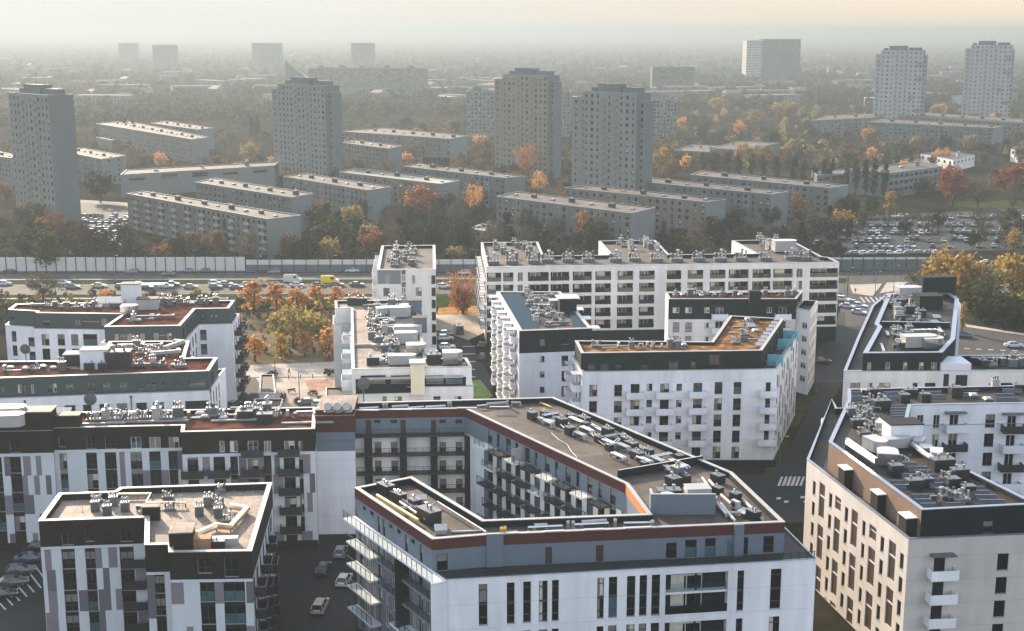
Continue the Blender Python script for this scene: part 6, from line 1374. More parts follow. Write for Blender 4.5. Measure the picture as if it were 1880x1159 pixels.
# fence, pergola, shelter, small street furniture
def lamp(x, y, label, h=7.5, arm=1.2, group=None):
    p = U(x, y); o = link('street_lamp', None, (float(p[0]), float(p[1]), 0.0), 0, None, label, 'street lamp', group)
    m = MB(); m.tube([(p[0], p[1], 0), (p[0], p[1], h * .95), (p[0] + .1, p[1], h)], [.11, .07, .05], 6, GSHEET); m.tube([(p[0] + .1, p[1], h), (p[0] + arm, p[1], h + .15)], .045, 5, GSHEET); m.build('pole', o)
    m = MB(); m.box((p[0] + arm, p[1], h + .08), (.7, .25, .14), 0, COPE); m.build('lamp_head', o)
for x, y, lb in ((550, 738, 'slim street lamp on the pale plaza, right one of the pair'), (506, 712, 'slim street lamp at the left edge of the pale plaza'), (572, 668, 'street lamp beside the small orange trees along the paved path'), (1555, 545, 'street lamp at the junction, left of the queue of cars'), (1606, 553, 'street lamp on the traffic island at the junction'), (1640, 540, 'street lamp behind the junction, right of the traffic islands'), (1665, 492, 'lamp in front of the low barrier by the car park'), (1430, 868, 'lamp on the corner across from the courtyard building'), (1500, 925, 'lamp at the foot of the cream-lit block'), (210, 520, 'lamp in the central strip of the road at left'), (610, 520, 'lamp in the central strip of the road, left of the white van')): lamp(x, y, lb, 8.5 if y < 560 else 6.5)
def signal(x, y, label):
    p = U(x, y); o = link('traffic_signal', None, (float(p[0]), float(p[1]), 0.0), 0, None, label, 'traffic light', 'traffic lights at the junction')
    m = MB(); m.tube([(p[0], p[1], 0), (p[0], p[1], 5.6), (p[0] + .6, p[1], 6.1), (p[0] + 7.5, p[1], 6.3)], [.12, .1, .09, .06], 6, GSHEET); m.build('pole', o)
    for q in (3.4, 5.4, 7.3): m = MB(); m.box((p[0] + q, p[1], 5.5), (.34, .3, 1.1), 0, BSHEET); m.build('signal_head', o)
signal(1556, 540, 'overhead traffic light arm nearest the row of loggias'); signal(1604, 520, 'overhead traffic light arm on the far side of the junction')
for i, (x, y) in enumerate(((486, 700), (508, 698), (530, 697), (552, 696), (574, 695))):
    p = U(x, y); m = MB(); m.tube([(p[0], p[1], .08), (p[0], p[1], 1.0), (p[0], p[1], 1.08)], [.09, .09, .05], 8, BSHEET); m.build('bollard', label=('leftmost', 'second', 'middle', 'fourth', 'rightmost')[i] + ' of the dark bollards between the path and the plaza', cat='bollard', group='bollards on the plaza')
for i, (x, y) in enumerate(((536, 722), (590, 735))):
    p = U(x, y); o = link('park_bench', None, (float(p[0]), float(p[1]), .09), .3, None, ('bench left of the slim lamp on the plaza', 'bench on the plaza nearest the pale-roofed block')[i], 'bench', 'benches on the plaza')
    m = MB(); m.box((p[0], p[1], .5), (1.8, .45, .06), .3, mat('bench_wood', (.20, .11, .06), .7, .2)); m.build('seat', o); m = MB(); m.box((p[0] - .06, p[1] + .22, .6), (1.8, .05, .4), .3, MATS['bench_wood']); m.build('backrest', o)
    for s_ in (-.7, .7): m = MB(); m.box((p[0] + s_, p[1] + s_ * .3, .1), (.06, .4, .4), .3, BSHEET); m.build('leg', o)
# entrance canopy pavilion by the plaza
def pav(name, label, cat, pts, z, wall, glass):
    p = US(pts, z); b = Bld(name, label, cat, p); F = Face(p[0], p[1])
    b.shell('wall', p, 0, z, wall, {0: [(.4, F.L - .4, .4, z - .6, 'plain', 0)]} if glass else {}); b.roof(p, z, .2, DECKG, COPE, .25); b.fin()
pav('entrance_pavilion', 'flat dark-glazed entrance pavilion between the left blocks and the plaza', 'pavilion', [(462, 748), (515, 748), (520, 733), (468, 733)], 3.4, CONC, True)
pav('substation', 'small pale plant hut standing on the plaza beside the shadowed yard', 'plant hut', [(476, 722), (506, 722), (502, 688), (478, 688)], 3.2, CREAM, False)
pav('garage_ramp', 'dark boxy ramp house at the foot of the crowded pale roof', 'ramp house', [(598, 735), (632, 735), (632, 712), (598, 712)], 3.5, DARK, False)
for (pts, lb, h) in ((((598, 752), (640, 752)), 'low dark hedge wall below the pale-roofed block', 1.2), (((1236, 858), (1424, 858)), 'low dark garden wall along the foot of the orange-roofed block', 1.3)):
    f = Face(U(*pts[0]), U(*pts[1])); m = MB(); m.fbox(f, 0, f.L, 0, h, -.15, .15, DARK); m.build('garden_wall', label=lb, cat='wall')

# ================================================================== trees
TR = np.random.default_rng(5)
BARK = mat('bark', (.055, .045, .036), .95, .25, 3.0)
LEAF = {k: leafmat('leaves_' + k, a, c) for k, a, c in (
    ('green', (.026, .034, .016), (.055, .060, .022)), ('darkgreen', (.011, .017, .012), (.022, .029, .017)), ('orange', (.42, .19, .065), (.58, .33, .13)),
    ('copper', (.20, .075, .035), (.32, .14, .06)), ('yellow', (.34, .20, .045), (.23, .165, .05)), ('olive', (.19, .155, .06), (.29, .225, .08)),
    ('red', (.16, .05, .028), (.25, .09, .04)), ('brown', (.048, .043, .036), (.085, .070, .052)), ('rust', (.095, .062, .038), (.15, .092, .048)), ('poplar', (.020, .024, .019), (.036, .036, .026)))}
def quads(C, D1, D2, m, name):
    V = np.concatenate([C - D1 - D2, C + D1 - D2 * .6, C + D1 * .9 + D2, C - D1 * .7 + D2 * .8], 1).reshape(-1, 3); n = len(C)
    me = bpy.data.meshes.new(name); me.vertices.add(4 * n); me.vertices.foreach_set('co', V.astype(np.float32).ravel())
    me.loops.add(4 * n); me.loops.foreach_set('vertex_index', np.arange(4 * n, dtype=np.int32)); me.polygons.add(n)
    me.polygons.foreach_set('loop_start', np.arange(0, 4 * n, 4, dtype=np.int32)); me.polygons.foreach_set('loop_total', np.full(n, 4, np.int32))
    me.materials.append(m); me.update(); return me
def crown_pts(kind, n, r):
    """leaf positions of a crown 10 m tall in clumps, with gaps"""
    K = {'round': 34, 'bare': 40, 'poplar': 22, 'conifer': 40, 'bush': 20, 'column': 20, 'willow': 34}[kind]
    d = r.normal(size=(K, 3)); d /= np.linalg.norm(d, axis=1)[:, None]; rad = r.uniform(.35, 1, K) ** .5
    if kind == 'round': c = d * rad[:, None] * np.array((3.3, 3.3, 3.5)) + (0, 0, 6.1); sg = .75
    elif kind == 'willow': c = d * rad[:, None] * np.array((4.6, 4.6, 3.2)) + (0, 0, 5.3); sg = .95
    elif kind == 'bare': c = d * rad[:, None] * np.array((3.3, 3.3, 3.8)) + (0, 0, 6.2); sg = .8
    elif kind == 'poplar': c = d * rad[:, None] * np.array((1.0, 1.0, 4.3)) + (0, 0, 5.6); sg = .45
    elif kind == 'column': c = d * rad[:, None] * np.array((1.6, 1.6, 4.0)) + (0, 0, 5.8); sg = .5; c[:, :2] *= np.clip(1.25 - c[:, 2:3] / 13, .35, 1)
    elif kind == 'bush': c = d * rad[:, None] * np.array((4.2, 4.2, 3.4)) + (0, 0, 4.0); sg = 1.0
    else:
        z = 10 * r.uniform(0.06, .97, K); a = r.uniform(0, 6.28, K); q = (1 - z / 10) * 2.6 * r.uniform(.5, 1, K); c = np.stack([np.cos(a) * q, np.sin(a) * q, z], 1); sg = .42
    i = r.integers(0, K, n); p = c[i] + r.normal(size=(n, 3)) * sg * r.uniform(.5, 1.2, K)[i][:, None]
    p[:, 2] = np.clip(p[:, 2], .5, 10.2); return p
CROWN, TRUNK = {}, {}
SPEC = {'round': (850, .30), 'bare': (620, .34), 'poplar': (560, .26), 'conifer': (620, .30), 'bush': (700, .34), 'column': (620, .26), 'willow': (1100, .30)}
def crown(kind, colr, v):
    k = (kind, colr, v)
    if k in CROWN: return CROWN[k]
    r = np.random.default_rng(abs(hash_(kind + colr)) + v); n, s = SPEC[kind]; p = crown_pts(kind, n, r)
    a = r.normal(size=(n, 3)); a /= np.linalg.norm(a, axis=1)[:, None]; b = np.cross(a, r.normal(size=(n, 3))); b /= np.linalg.norm(b, axis=1)[:, None]
    sz = s * r.uniform(.6, 1.3, n)[:, None]
    if kind == 'bare': a[:, 2] = abs(a[:, 2]) + .5; CROWN[k] = quads(p, a * sz * 1.5, b * sz * .22, LEAF[colr], 'crown')
    else: CROWN[k] = quads(p, a * sz, b * sz, LEAF[colr], 'crown')
    return CROWN[k]
def hash_(s): 
    h = 0
    for ch in s: h = (h * 31 + ord(ch)) % 100003
    return h
def trunk(kind, v):
    k = (kind, v)
    if k in TRUNK: return TRUNK[k]
    r = random.Random(hash_(kind) + v); mb = MB(); top = {'conifer': 9.5, 'poplar': 9, 'column': 8.5}.get(kind, 6.0); th = {'bush': .14, 'conifer': .2}.get(kind, .26)
    x, y = r.uniform(-.4, .4), r.uniform(-.4, .4); mb.tube([(0, 0, -.1), (x * .3, y * .3, 2), (x, y, top * .6), (x * 1.3, y, top)], [th, th * .8, th * .55, th * .15], 6, BARK)
    for q in range({'bare': 13, 'round': 8, 'willow': 9, 'bush': 7}.get(kind, 5)):
        a = r.uniform(0, 6.28); z0 = r.uniform(1.6, top * .75); L = r.uniform(2, 3.6) if kind in ('bare', 'round', 'willow', 'bush') else r.uniform(.6, 1.4)
        mb.tube([(x * z0 / top, y * z0 / top, z0), (math.cos(a) * L * .5, math.sin(a) * L * .5, z0 + L * .55), (math.cos(a) * L, math.sin(a) * L, z0 + L * r.uniform(.9, 1.4))], [th * .45, th * .28, .03], 4, BARK, False)
    TRUNK[k] = mb.mesh('trunk'); return TRUNK[k]
TREES = []
KN = {'poplar': 'dark_poplar', 'conifer': 'conifer', 'bush': 'bush', 'column': 'columnar_tree', 'willow': 'willow', 'bare': 'bare_tree', 'round': 'broadleaf_tree'}
def tree(kind, colr, p, h, w=None, label=None, group=None, z=0.0):
    s = h / 10.0; base_w = {'round': 7.4, 'bare': 7.4, 'poplar': 2.6, 'conifer': 4.6, 'bush': 9, 'column': 4, 'willow': 10}[kind]; sx = (w / base_w) if w else s * random.uniform(.85, 1.15)
    v = random.randrange(3); rz = random.uniform(0, 6.28)
    o = link(KN[kind], None, (float(p[0]), float(p[1]), z), rz, None, label, 'bush' if kind == 'bush' else 'tree', group)
    for nm, me in (('trunk', trunk(kind, v)), ('crown', crown(kind, colr, v))): q = bpy.data.objects.new(nm, me); COL.objects.link(q); q.parent = o; q.scale = (sx, sx, s)
    TREES.append(np.array(p)); return o
def ptree(kind, colr, x, y, wpx, hpx, label, group=None):
    p = U(x, y); d = p[1] * CP + CAM_H * SP; k = d / FPX
    return tree(kind, colr, p, hpx * k * 1.02, wpx * k, label, group)
G6 = 'row of orange street trees before the road'
for i, x in enumerate((465, 508, 546, 582, 621, 657)):
    ptree('column', 'orange', x, 577 - i * 1.0, (54, 43, 40, 38, 40, 36)[i], (60, 54, 52, 48, 48, 42)[i], ('round-topped orange street tree, broadest and leftmost of the row before the road', 'orange street tree second from left in the row before the road', 'orange street tree third in the row, above the big olive willow', 'orange street tree fourth in the row, right of the willow top', 'orange street tree fifth in the row, beside the white block', 'orange street tree half hidden by the crowded pale roof')[i], G6)
ptree('willow', 'olive', 538, 640, 96, 88, 'big olive-yellow willow in the brown field')
ptree('willow', 'olive', 592, 636, 56, 58, 'smaller olive willow leaning on the right of the big one')
for x, y, w, h, c, l in ((468, 664, 40, 54, 'orange', 'small orange tree at the left end of the paved path'), (517, 660, 26, 46, 'yellow', 'slim yellow tree in front of the big willow'), (560, 655, 32, 46, 'orange', 'small orange tree before the right willow'), (604, 662, 42, 60, 'orange', 'yellow-orange tree beside the white block corner')): ptree('column', c, x, y, w, h, l, 'small trees along the paved path')
ptree('bare', 'copper', 850, 576, 62, 80, 'half-bare copper tree standing in orange leaf litter'); ptree('bush', 'copper', 848, 575, 44, 60, 'copper undergrowth at the foot of the half-bare copper tree')
for x, y, w, h, k, c, l in ((1745, 560, 110, 110, 'willow', 'yellow', 'large golden willow behind the stepped block at right'), (1805, 566, 90, 95, 'willow', 'olive', 'olive willow right of the large golden one'), (1862, 560, 80, 90, 'round', 'yellow', 'golden tree at the right edge by the road'), (1690, 545, 60, 55, 'bare', 'brown', 'bare brown tree left of the large golden willow'), (1766, 610, 16, 52, 'column', 'yellow', 'thin flame-yellow tree beside the stepped block'),
        (1800, 590, 90, 90, 'bush', 'green', 'dark green thicket below the golden willows'), (1850, 600, 80, 70, 'bush', 'green', 'dark green thicket at the right edge'), (1860, 465, 36, 42, 'round', 'yellow', 'golden tree at the right edge beside the car park'), (1870, 520, 40, 34, 'bush', 'rust', 'rusty bush at the right edge below the car park'),
        (1748, 378, 62, 70, 'round', 'red', 'big red-orange tree at the top of the car park, left one'), (1850, 362, 62, 58, 'round', 'red', 'big red-orange tree near the right edge'), (1795, 385, 55, 55, 'bare', 'rust', 'bare rusty tree between the two red ones'), (1633, 402, 26, 48, 'column', 'yellow', 'golden cone-shaped tree beyond the car park'), (1461, 402, 26, 52, 'column', 'orange', 'orange-red tree against a slab block gable'), (1545, 432, 44, 46, 'round', 'yellow', 'golden round tree at the left end of the car park'), (1360, 415, 46, 44, 'round', 'olive', 'yellow-green tree between the last slab gables'),
        (776, 402, 68, 58, 'round', 'copper', 'copper dome-shaped tree between the slab gables'), (612, 470, 66, 68, 'round', 'green', 'big green tree right of the balconied slab block'), (682, 470, 40, 48, 'round', 'copper', 'copper-orange tree behind the small white block'), (838, 478, 40, 30, 'bush', 'olive', 'yellow bush behind the low noise barrier'), (1088, 455, 70, 68, 'bare', 'copper', 'bare reddish tree in front of the nearest slab block'), (1140, 445, 40, 50, 'bare', 'rust', 'bare tree beside the reddish one'), (930, 448, 36, 56, 'conifer', 'darkgreen', 'dark conifer before the nearest slab block'), (1300, 450, 32, 52, 'conifer', 'darkgreen', 'dark conifer between two slab blocks'), (1000, 470, 30, 34, 'conifer', 'darkgreen', 'small dark conifer behind the loggia block'),
        (552, 358, 56, 46, 'bare', 'rust', 'bare rounded tree on a slab block corner at left'), (185, 372, 52, 55, 'round', 'darkgreen', 'dark green round tree beside the first tower'), (640, 305, 40, 46, 'round', 'yellow', 'yellow tree behind the half-dark slab roof'), (882, 270, 30, 22, 'round', 'orange', 'orange tree left of the left twin tower'), (870, 395, 36, 56, 'bare', 'orange', 'pale orange slender tree among the slab gables'), (970, 330, 44, 64, 'bare', 'copper', 'bare copper tree below the left twin tower'), (990, 356, 32, 40, 'bare', 'orange', 'pale orange tree between the twin towers'), (1215, 322, 40, 50, 'round', 'yellow', 'yellow tree at the foot of the right twin tower'),
        (60, 480, 90, 60, 'round', 'green', 'broad green tree hiding the noise barrier at left'), (90, 500, 56, 66, 'round', 'green', 'darker green tree in front of the barrier at left'), (60, 425, 56, 52, 'round', 'rust', 'rust tree at the foot of the first tower'), (100, 445, 60, 56, 'round', 'copper', 'orange-brown tree above the green ones at left'), (150, 470, 44, 60, 'round', 'rust', 'tall rust tree beside the left car park'), (182, 470, 38, 54, 'round', 'brown', 'brown tree beside the left car park'), (362, 470, 44, 44, 'round', 'rust', 'rounded rust tree before the balconied slab block'), (305, 470, 56, 26, 'bush', 'copper', 'low copper bush before the balconied slab block'), (250, 468, 40, 34, 'bush', 'brown', 'brown bush beside the left car park'), (12, 375, 30, 38, 'round', 'rust', 'rust tree at the left edge by the first tower'), (340, 440, 26, 60, 'conifer', 'darkgreen', 'dark conifer against the balconied slab block'), (420, 460, 30, 56, 'conifer', 'darkgreen', 'dark conifer near the gable of the balconied slab block'), (195, 555, 26, 24, 'round', 'orange', 'small orange tree showing over the rear grey roof'), (80, 550, 60, 50, 'bare', 'brown', 'bare bush tree in front of the road at left'), (15, 600, 50, 60, 'bush', 'brown', 'brown bush at the left edge by the grey-roofed blocks'), (1595, 262, 26, 28, 'round', 'orange', 'orange tree before the open pale gable slab'), (1253, 238, 22, 22, 'round', 'orange', 'orange tree left of the park'), (1730, 305, 34, 32, 'round', 'orange', 'orange tree beside the cream pavilion'), (1315, 205, 30, 24, 'round', 'yellow', 'yellow tree high in the park left of the white towers'), (1440, 215, 50, 30, 'round', 'olive', 'olive-yellow broad tree high in the park'), (1790, 232, 50, 24, 'round', 'rust', 'rust tree crown in front of the far right slab'), (1490, 258, 20, 28, 'conifer', 'darkgreen', 'dark conifer beside the park road')):
    ptree(k, c, x, y, w, h, l)
for i, (x, y, h) in enumerate(((1425, 340, 52), (1457, 344, 56), (1475, 346, 50), (1495, 348, 44), (1513, 350, 56), (1525, 352, 58), (1557, 352, 52), (1570, 360, 66), (1588, 362, 68), (1603, 366, 72), (1622, 372, 70), (1290, 318, 36), (1312, 320, 40), (1335, 322, 42), (1355, 325, 40), (1380, 328, 44), (1400, 332, 46))):
    ptree('poplar', 'poplar', x, y, 13, h, f'dark narrow poplar in the row behind the right slab blocks', 'row of dark poplars behind the slab blocks')
for x, y, h in ((231, 262, 46), (246, 264, 44), (462, 258, 42), (473, 262, 48)): ptree('poplar', 'poplar', x, y, 10, h, 'dark narrow poplar in the haze left of the second tower', 'dark poplars in the haze at left')
for x, y, w, h, l in ((545, 742, 16, 16, 'small dark shrub beside the right lamp on the plaza'), (575, 726, 18, 12, 'low shrub at the clay bed on the plaza'), (500, 694, 20, 18, 'shrub at the left end of the plaza'), (604, 690, 22, 16, 'shrub at the corner of the pale-roofed block'), (520, 738, 12, 22, 'upright dark shrub near the entrance pavilion')): ptree('bush', 'darkgreen', x, y, w, h, l)
for x, y in ((1110, 618), (1222, 612), (1098, 622), (1185, 616)): ptree('bush', 'brown', x, y, 26, 26, 'bare shrub in the dark court before the row of loggias', 'shrubs in the dark court')
def free(p, m=2.5):
    return not any(abs(p[0] - f[0][0]) < 160 and inpoly(p, f) for f in FOOT)
def scatter(poly, n, mix, hm, place_, group, dmin=5.0):
    xs = [q[0] for q in poly]; ys = [q[1] for q in poly]; k = t = 0
    while k < n and t < n * 60:
        t += 1; px, py = random.uniform(min(xs), max(xs)), random.uniform(min(ys), max(ys))
        if not inpoly((px, py), poly): continue
        p = U(px, py)
        if not free(p) or any(abs(p[0] - q[0]) + abs(p[1] - q[1]) < dmin for q in TREES): continue
        kind, colr, nm = random.choice(mix); k += 1
        tree(kind, colr, p, random.uniform(*hm), None, f'{nm} {place_}', group)
BR, RU, DG, CF = ('bare', 'brown', 'bare brown tree'), ('bare', 'rust', 'rust-tinged bare tree'), ('round', 'darkgreen', 'dark green tree'), ('conifer', 'darkgreen', 'dark conifer')
OR, YE, OL, CO, GR = ('round', 'orange', 'orange tree'), ('round', 'yellow', 'yellow tree'), ('round', 'olive', 'olive tree'), ('round', 'rust', 'rust-brown tree'), ('round', 'brown', 'dull brown tree')
scatter([(0, 405), (150, 405), (240, 462), (560, 470), (560, 490), (0, 490)], 14, [CO, GR, DG, BR], (7, 11), 'behind the tall noise barrier at left', 'trees behind the tall noise barrier')
scatter([(560, 415), (905, 410), (905, 488), (560, 488)], 34, [DG, DG, BR, CF, GR, OL], (8, 13), 'in the dark grove behind the low noise barrier', 'trees in the grove behind the low barrier', 4)
scatter([(905, 440), (1200, 425), (1560, 430), (1545, 470), (905, 475)], 26, [DG, DG, BR, CF, GR], (7, 12), 'between the loggia block and the slab blocks', 'trees behind the loggia block', 4)
scatter([(560, 345), (1560, 375), (1560, 425), (560, 425)], 28, [DG, BR, GR, CO, RU], (8, 12), 'in the shade between the slab gables', 'trees between the slab blocks', 5)
scatter([(0, 292), (560, 300), (1250, 320), (1250, 345), (560, 330), (0, 340)], 34, [BR, GR, CO, RU, CO, OR], (8, 12), 'around the low hall and the rear slab blocks', 'trees among the rear slab blocks', 7)
scatter([(150, 240), (1250, 240), (1250, 300), (150, 300)], 40, [BR, RU, GR, RU, CO, CO, DG, OL], (9, 13), 'in the hazy gardens around the second and third towers', 'trees in the hazy gardens', 9)
scatter([(1200, 205), (1880, 215), (1880, 300), (1200, 310)], 46, [BR, BR, BR, GR, GR, DG, YE, OL, CO, OR], (9, 14), 'in the autumn park right of the twin towers', 'trees in the autumn park', 10)
scatter([(1200, 300), (1880, 290), (1880, 378), (1640, 385), (1560, 330), (1200, 322)], 34, [BR, RU, GR, CO, DG, OR], (8, 12), 'around the school and the poplars', 'trees around the school', 10)
scatter([(1560, 395), (1880, 385), (1880, 460), (1545, 462)], 16, [BR, GR, DG], (6, 9), 'standing among the cars in the right car park', 'trees in the right car park', 9)
# far woods and gardens that read as one mass
def woodland(name, label, poly, n, hm, mats_, s, dmin_free=True):
    xs = [q[0] for q in poly]; ys = [q[1] for q in poly]; C = []; r = TR; k = 0
    while k < n:
        px, py = r.uniform(min(xs), max(xs)), r.uniform(min(ys), max(ys))
        if not inpoly((px, py), poly): continue
        p = U(px, py); k += 1
        if dmin_free and not free(p): continue
        C.append((p[0], p[1], r.uniform(*hm)))
    C = np.array(C); m = 46; i = np.repeat(np.arange(len(C)), m); h = C[i, 2]; d = r.normal(size=(len(i), 3)); d /= np.linalg.norm(d, axis=1)[:, None]
    q = d * (r.uniform(.2, 1, len(i)) ** .4)[:, None] * np.stack([h * .42, h * .42, h * .42], 1); q[:, 0] += C[i, 0]; q[:, 1] += C[i, 1]; q[:, 2] += h * .5; q[:, 2] = np.maximum(q[:, 2], .3)
    a = r.normal(size=q.shape); a /= np.linalg.norm(a, axis=1)[:, None]; b = np.cross(a, r.normal(size=q.shape)); b /= np.linalg.norm(b, axis=1)[:, None]; sz = (s * h * .1 * r.uniform(.6, 1.3, len(i)))[:, None]
    me = quads(q, a * sz, b * sz, LEAF[mats_[0]], name)
    for mm in mats_[1:]: me.materials.append(LEAF[mm])
    me.polygons.foreach_set('material_index', (C[i, 0] * 7.31 + C[i, 1] * 3.7).astype(np.int64) % len(mats_)); me.update()
    link(name, me, (0, 0, 0), 0, None, label, 'woodland', None, 'stuff')
woodland('far_woodland', 'hazy woods and gardens spreading to the skyline', [(-20, 80), (1900, 80), (1900, 190), (-20, 235)], 6200, (6, 13), ['brown', 'brown', 'darkgreen', 'brown', 'poplar'], 1.45)
woodland('park_undergrowth', 'brown undergrowth of the autumn park and gardens', [(1200, 190), (1900, 190), (1900, 300), (1200, 320)], 700, (3, 8), ['brown', 'rust', 'brown', 'olive', 'darkgreen'], 1.1)
woodland('garden_undergrowth', 'dark undergrowth between the towers and slab blocks', [(-20, 225), (1220, 225), (1220, 345), (900, 345), (-20, 330)], 1100, (2.5, 7), ['brown', 'rust', 'darkgreen', 'rust', 'brown'], 1.1)
woodland('grove_undergrowth', 'dark shrubs behind the noise barriers', [(240, 455), (560, 430), (900, 395), (1570, 385), (1545, 480), (560, 490), (-20, 492), (-20, 410), (140, 410)], 900, (1.5, 4.5), ['darkgreen', 'brown', 'poplar', 'darkgreen', 'green'], 1.2)
woodland('verge_scrub', 'scrub along the near verge of the road', [(-20, 540), (440, 545), (640, 560), (640, 575), (400, 570), (-20, 575)], 160, (1, 3), ['brown', 'green', 'olive'], 1.2)
woodland('field_scrub', 'dry scrub over the brown field', [(430, 580), (640, 575), (640, 650), (440, 660)], 120, (.6, 1.8), ['olive', 'brown', 'rust'], 1.3)
woodland('slope_scrub', 'dark scrub on the slope below the golden willows', [(1765, 560), (1900, 560), (1900, 606), (1790, 588)], 90, (1.5, 4), ['green', 'darkgreen'], 1.2)

# ================================================================== vehicles and people
TYRE = mat('tyre', (.012, .012, .012), .9, .1); PAINTC = mat('car_paint', (1, 1, 1), .22, .04, 1.0, objcol=True, coat=1.0, spec=.5); LAMPW = mat('headlamp_lens', (.7, .7, .68), .1, .05, 1, spec=.8); LAMPR = mat('tail_lamp_lens', (.25, .01, .01), .2, .05, 1, spec=.7)
CARW = mat('car_window', (.01, .013, .015), .05, .1, 1, spec=.7)
def car_meshes(kind):
    b, g = MB(), MB(); L, W, H = {'hatchback': (4.1, 1.76, 1.48), 'saloon': (4.6, 1.80, 1.44), 'estate': (4.6, 1.8, 1.52), 'van': (5.6, 2.0, 2.5)}[kind]
    hl = L / 2
    if kind == 'van': st = [(-hl, .45, 2.0), (-hl + .05, .3, 2.44), (hl - 1.75, .3, 2.5), (hl - .95, .3, 1.45), (hl - .15, .3, 1.1), (hl, .4, .8)]; belt = None
    else: st = [(-hl, .42, .72), (-hl + .12, .28, .93), (-hl + .9, .26, .96), (hl - 1.25, .26, .94), (hl - .2, .28, .78), (hl, .38, .62)]
    def ring(x, z0, z1, w): return [(x, -w, z0), (x, w, z0), (x, w * 1.0, (z0 + z1) / 2 + .08), (x, w * .93, z1), (x, -w * .93, z1), (x, -w, (z0 + z1) / 2 + .08)]
    rg = [ring(x, a, c, W / 2 * (.9 if i in (0, len(st) - 1) else 1)) for i, (x, a, c) in enumerate(st)]
    for i in range(len(rg) - 1):
        for k in range(6): l = (k + 1) % 6; b.face([rg[i][k], rg[i][l], rg[i + 1][l], rg[i + 1][k]], PAINTC)
    b.face(rg[0], PAINTC); b.face(rg[-1][::-1], PAINTC)
    if kind != 'van':
        rear = {'hatchback': (-hl + .15, -hl + .55), 'saloon': (-hl + .75, -hl + 1.35), 'estate': (-hl + .1, -hl + .35)}[kind]; fr_ = (hl - 1.15, hl - 1.95); w0, w1 = W / 2 * .9, W / 2 * .68
        lo = [(rear[0], -w0, .92), (fr_[0], -w0, .92), (fr_[0], w0, .92), (rear[0], w0, .92)]; hi = [(rear[1], -w1, H - .05), (fr_[1], -w1, H - .05), (fr_[1], w1, H - .05), (rear[1], w1, H - .05)]
        g.hexa(lo, hi, CARW, CARW, False); b.hexa([(x, y * 1.03, H - .05) for x, y, z in hi], [(x * .97, y * .93, H) for x, y, z in hi], PAINTC, PAINTC, False)
        for (p, q) in ((0, 0), (1, 1), (2, 2), (3, 3)): b.tube([lo[p], hi[q]], .045, 4, PAINTC, False)
        xm = (rear[1] + fr_[1]) / 2
        for s in (-1, 1): b.tube([(xm, s * w0 * 1.0, .93), (xm, s * w1 * 1.01, H - .06)], .04, 4, PAINTC, False)
    else:
        g.hexa([(hl - 1.66, -.85, 1.52), (hl - 1.0, -.88, 1.5), (hl - 1.0, .88, 1.5), (hl - 1.66, .85, 1.52)], [(hl - 1.8, -.8, 2.3), (hl - 1.66, -.82, 2.28), (hl - 1.66, .82, 2.28), (hl - 1.8, .8, 2.3)], CARW)
        for s in (-1, 1): g.hexa([(hl - 2.6, s * 1.0, 1.5), (hl - 1.3, s * 1.0, 1.5), (hl - 1.3, s * .985, 1.5), (hl - 2.6, s * .985, 1.5)], [(hl - 2.5, s * .985, 2.15), (hl - 1.75, s * .985, 2.15), (hl - 1.75, s * .97, 2.15), (hl - 2.5, s * .97, 2.15)], CARW)
    wl = MB(); wl.tube([(0, -.1, 0), (0, .1, 0)], [.32, .32], 12, TYRE); wl.tube([(0, -.11, 0), (0, .11, 0)], [.19, .19], 10, ZINC)
    hd, tl = MB(), MB(); hd.box((0, 0, 0), (.12, .38, .16), 0, LAMPW); tl.box((0, 0, 0), (.08, .3, .2), 0, LAMPR)
    wx = hl - .85; return dict(body=b.mesh('body'), glass=g.mesh('window'), wheel=wl.mesh('wheel'), head=hd.mesh('headlight'), tail=tl.mesh('tail_light'), wx=wx, W=W, hl=hl, kind=kind)
CM = {k: car_meshes(k) for k in ('hatchback', 'saloon', 'estate', 'van')}
def whole(k):                                 # one mesh for cars too small to show their parts
    c = CM[k]; items = [(c['body'], (0, 0, 0), 0), (c['glass'], (0, 0, 0), 0)]
    for sx in (-1, 1):
        for sy in (-1, 1): items.append((c['wheel'], (sx * c['wx'], sy * (c['W'] / 2 - .1), .32), 0))
    return join_meshes('car', items).mesh('car')
CW = {k: whole(k) for k in CM}
CC = {'white': (.46, .46, .45), 'silver': (.17, .175, .18), 'grey': (.055, .058, .06), 'black': (.014, .015, .016), 'dark blue': (.02, .035, .085), 'red': (.25, .025, .02), 'beige': (.38, .33, .26), 'blue': (.05, .12, .30), 'yellow': (.75, .48, .04)}
CARS = []
RW = ('nearest', 'second', 'third', 'fourth', 'fifth', 'sixth', 'seventh', 'eighth', 'ninth', 'furthest')
def car(kind, colr, p, rz, label, group, parts=True, z=.06):
    col = (*[c * random.uniform(.9, 1.1) for c in CC[colr]], 1); CARS.append(np.array(p)); nm = 'van' if kind == 'van' else 'car'
    if not parts:
        return link(nm, CW[kind], (float(p[0]), float(p[1]), z), rz, None, label, nm, group, color=col)
    c = CM[kind]; o = link(nm, None, (float(p[0]), float(p[1]), z), rz, None, label, nm, group)
    def ch(n, me, loc):
        q = bpy.data.objects.new(n, me); COL.objects.link(q); q.parent = o; q.location = loc; q.color = col; return q
    ch('body', c['body'], (0, 0, 0)); ch('window', c['glass'], (0, 0, 0))
    for sx in (-1, 1):
        for sy in (-1, 1): ch('wheel', c['wheel'], (sx * c['wx'], sy * (c['W'] / 2 - .1), .32))
    for sy in (-1, 1): ch('headlight', c['head'], (c['hl'] - .1, sy * c['W'] * .33, .58 if kind != 'van' else .85)); ch('tail_light', c['tail'], (-c['hl'] + .03, sy * c['W'] * .36, .72))
    return o
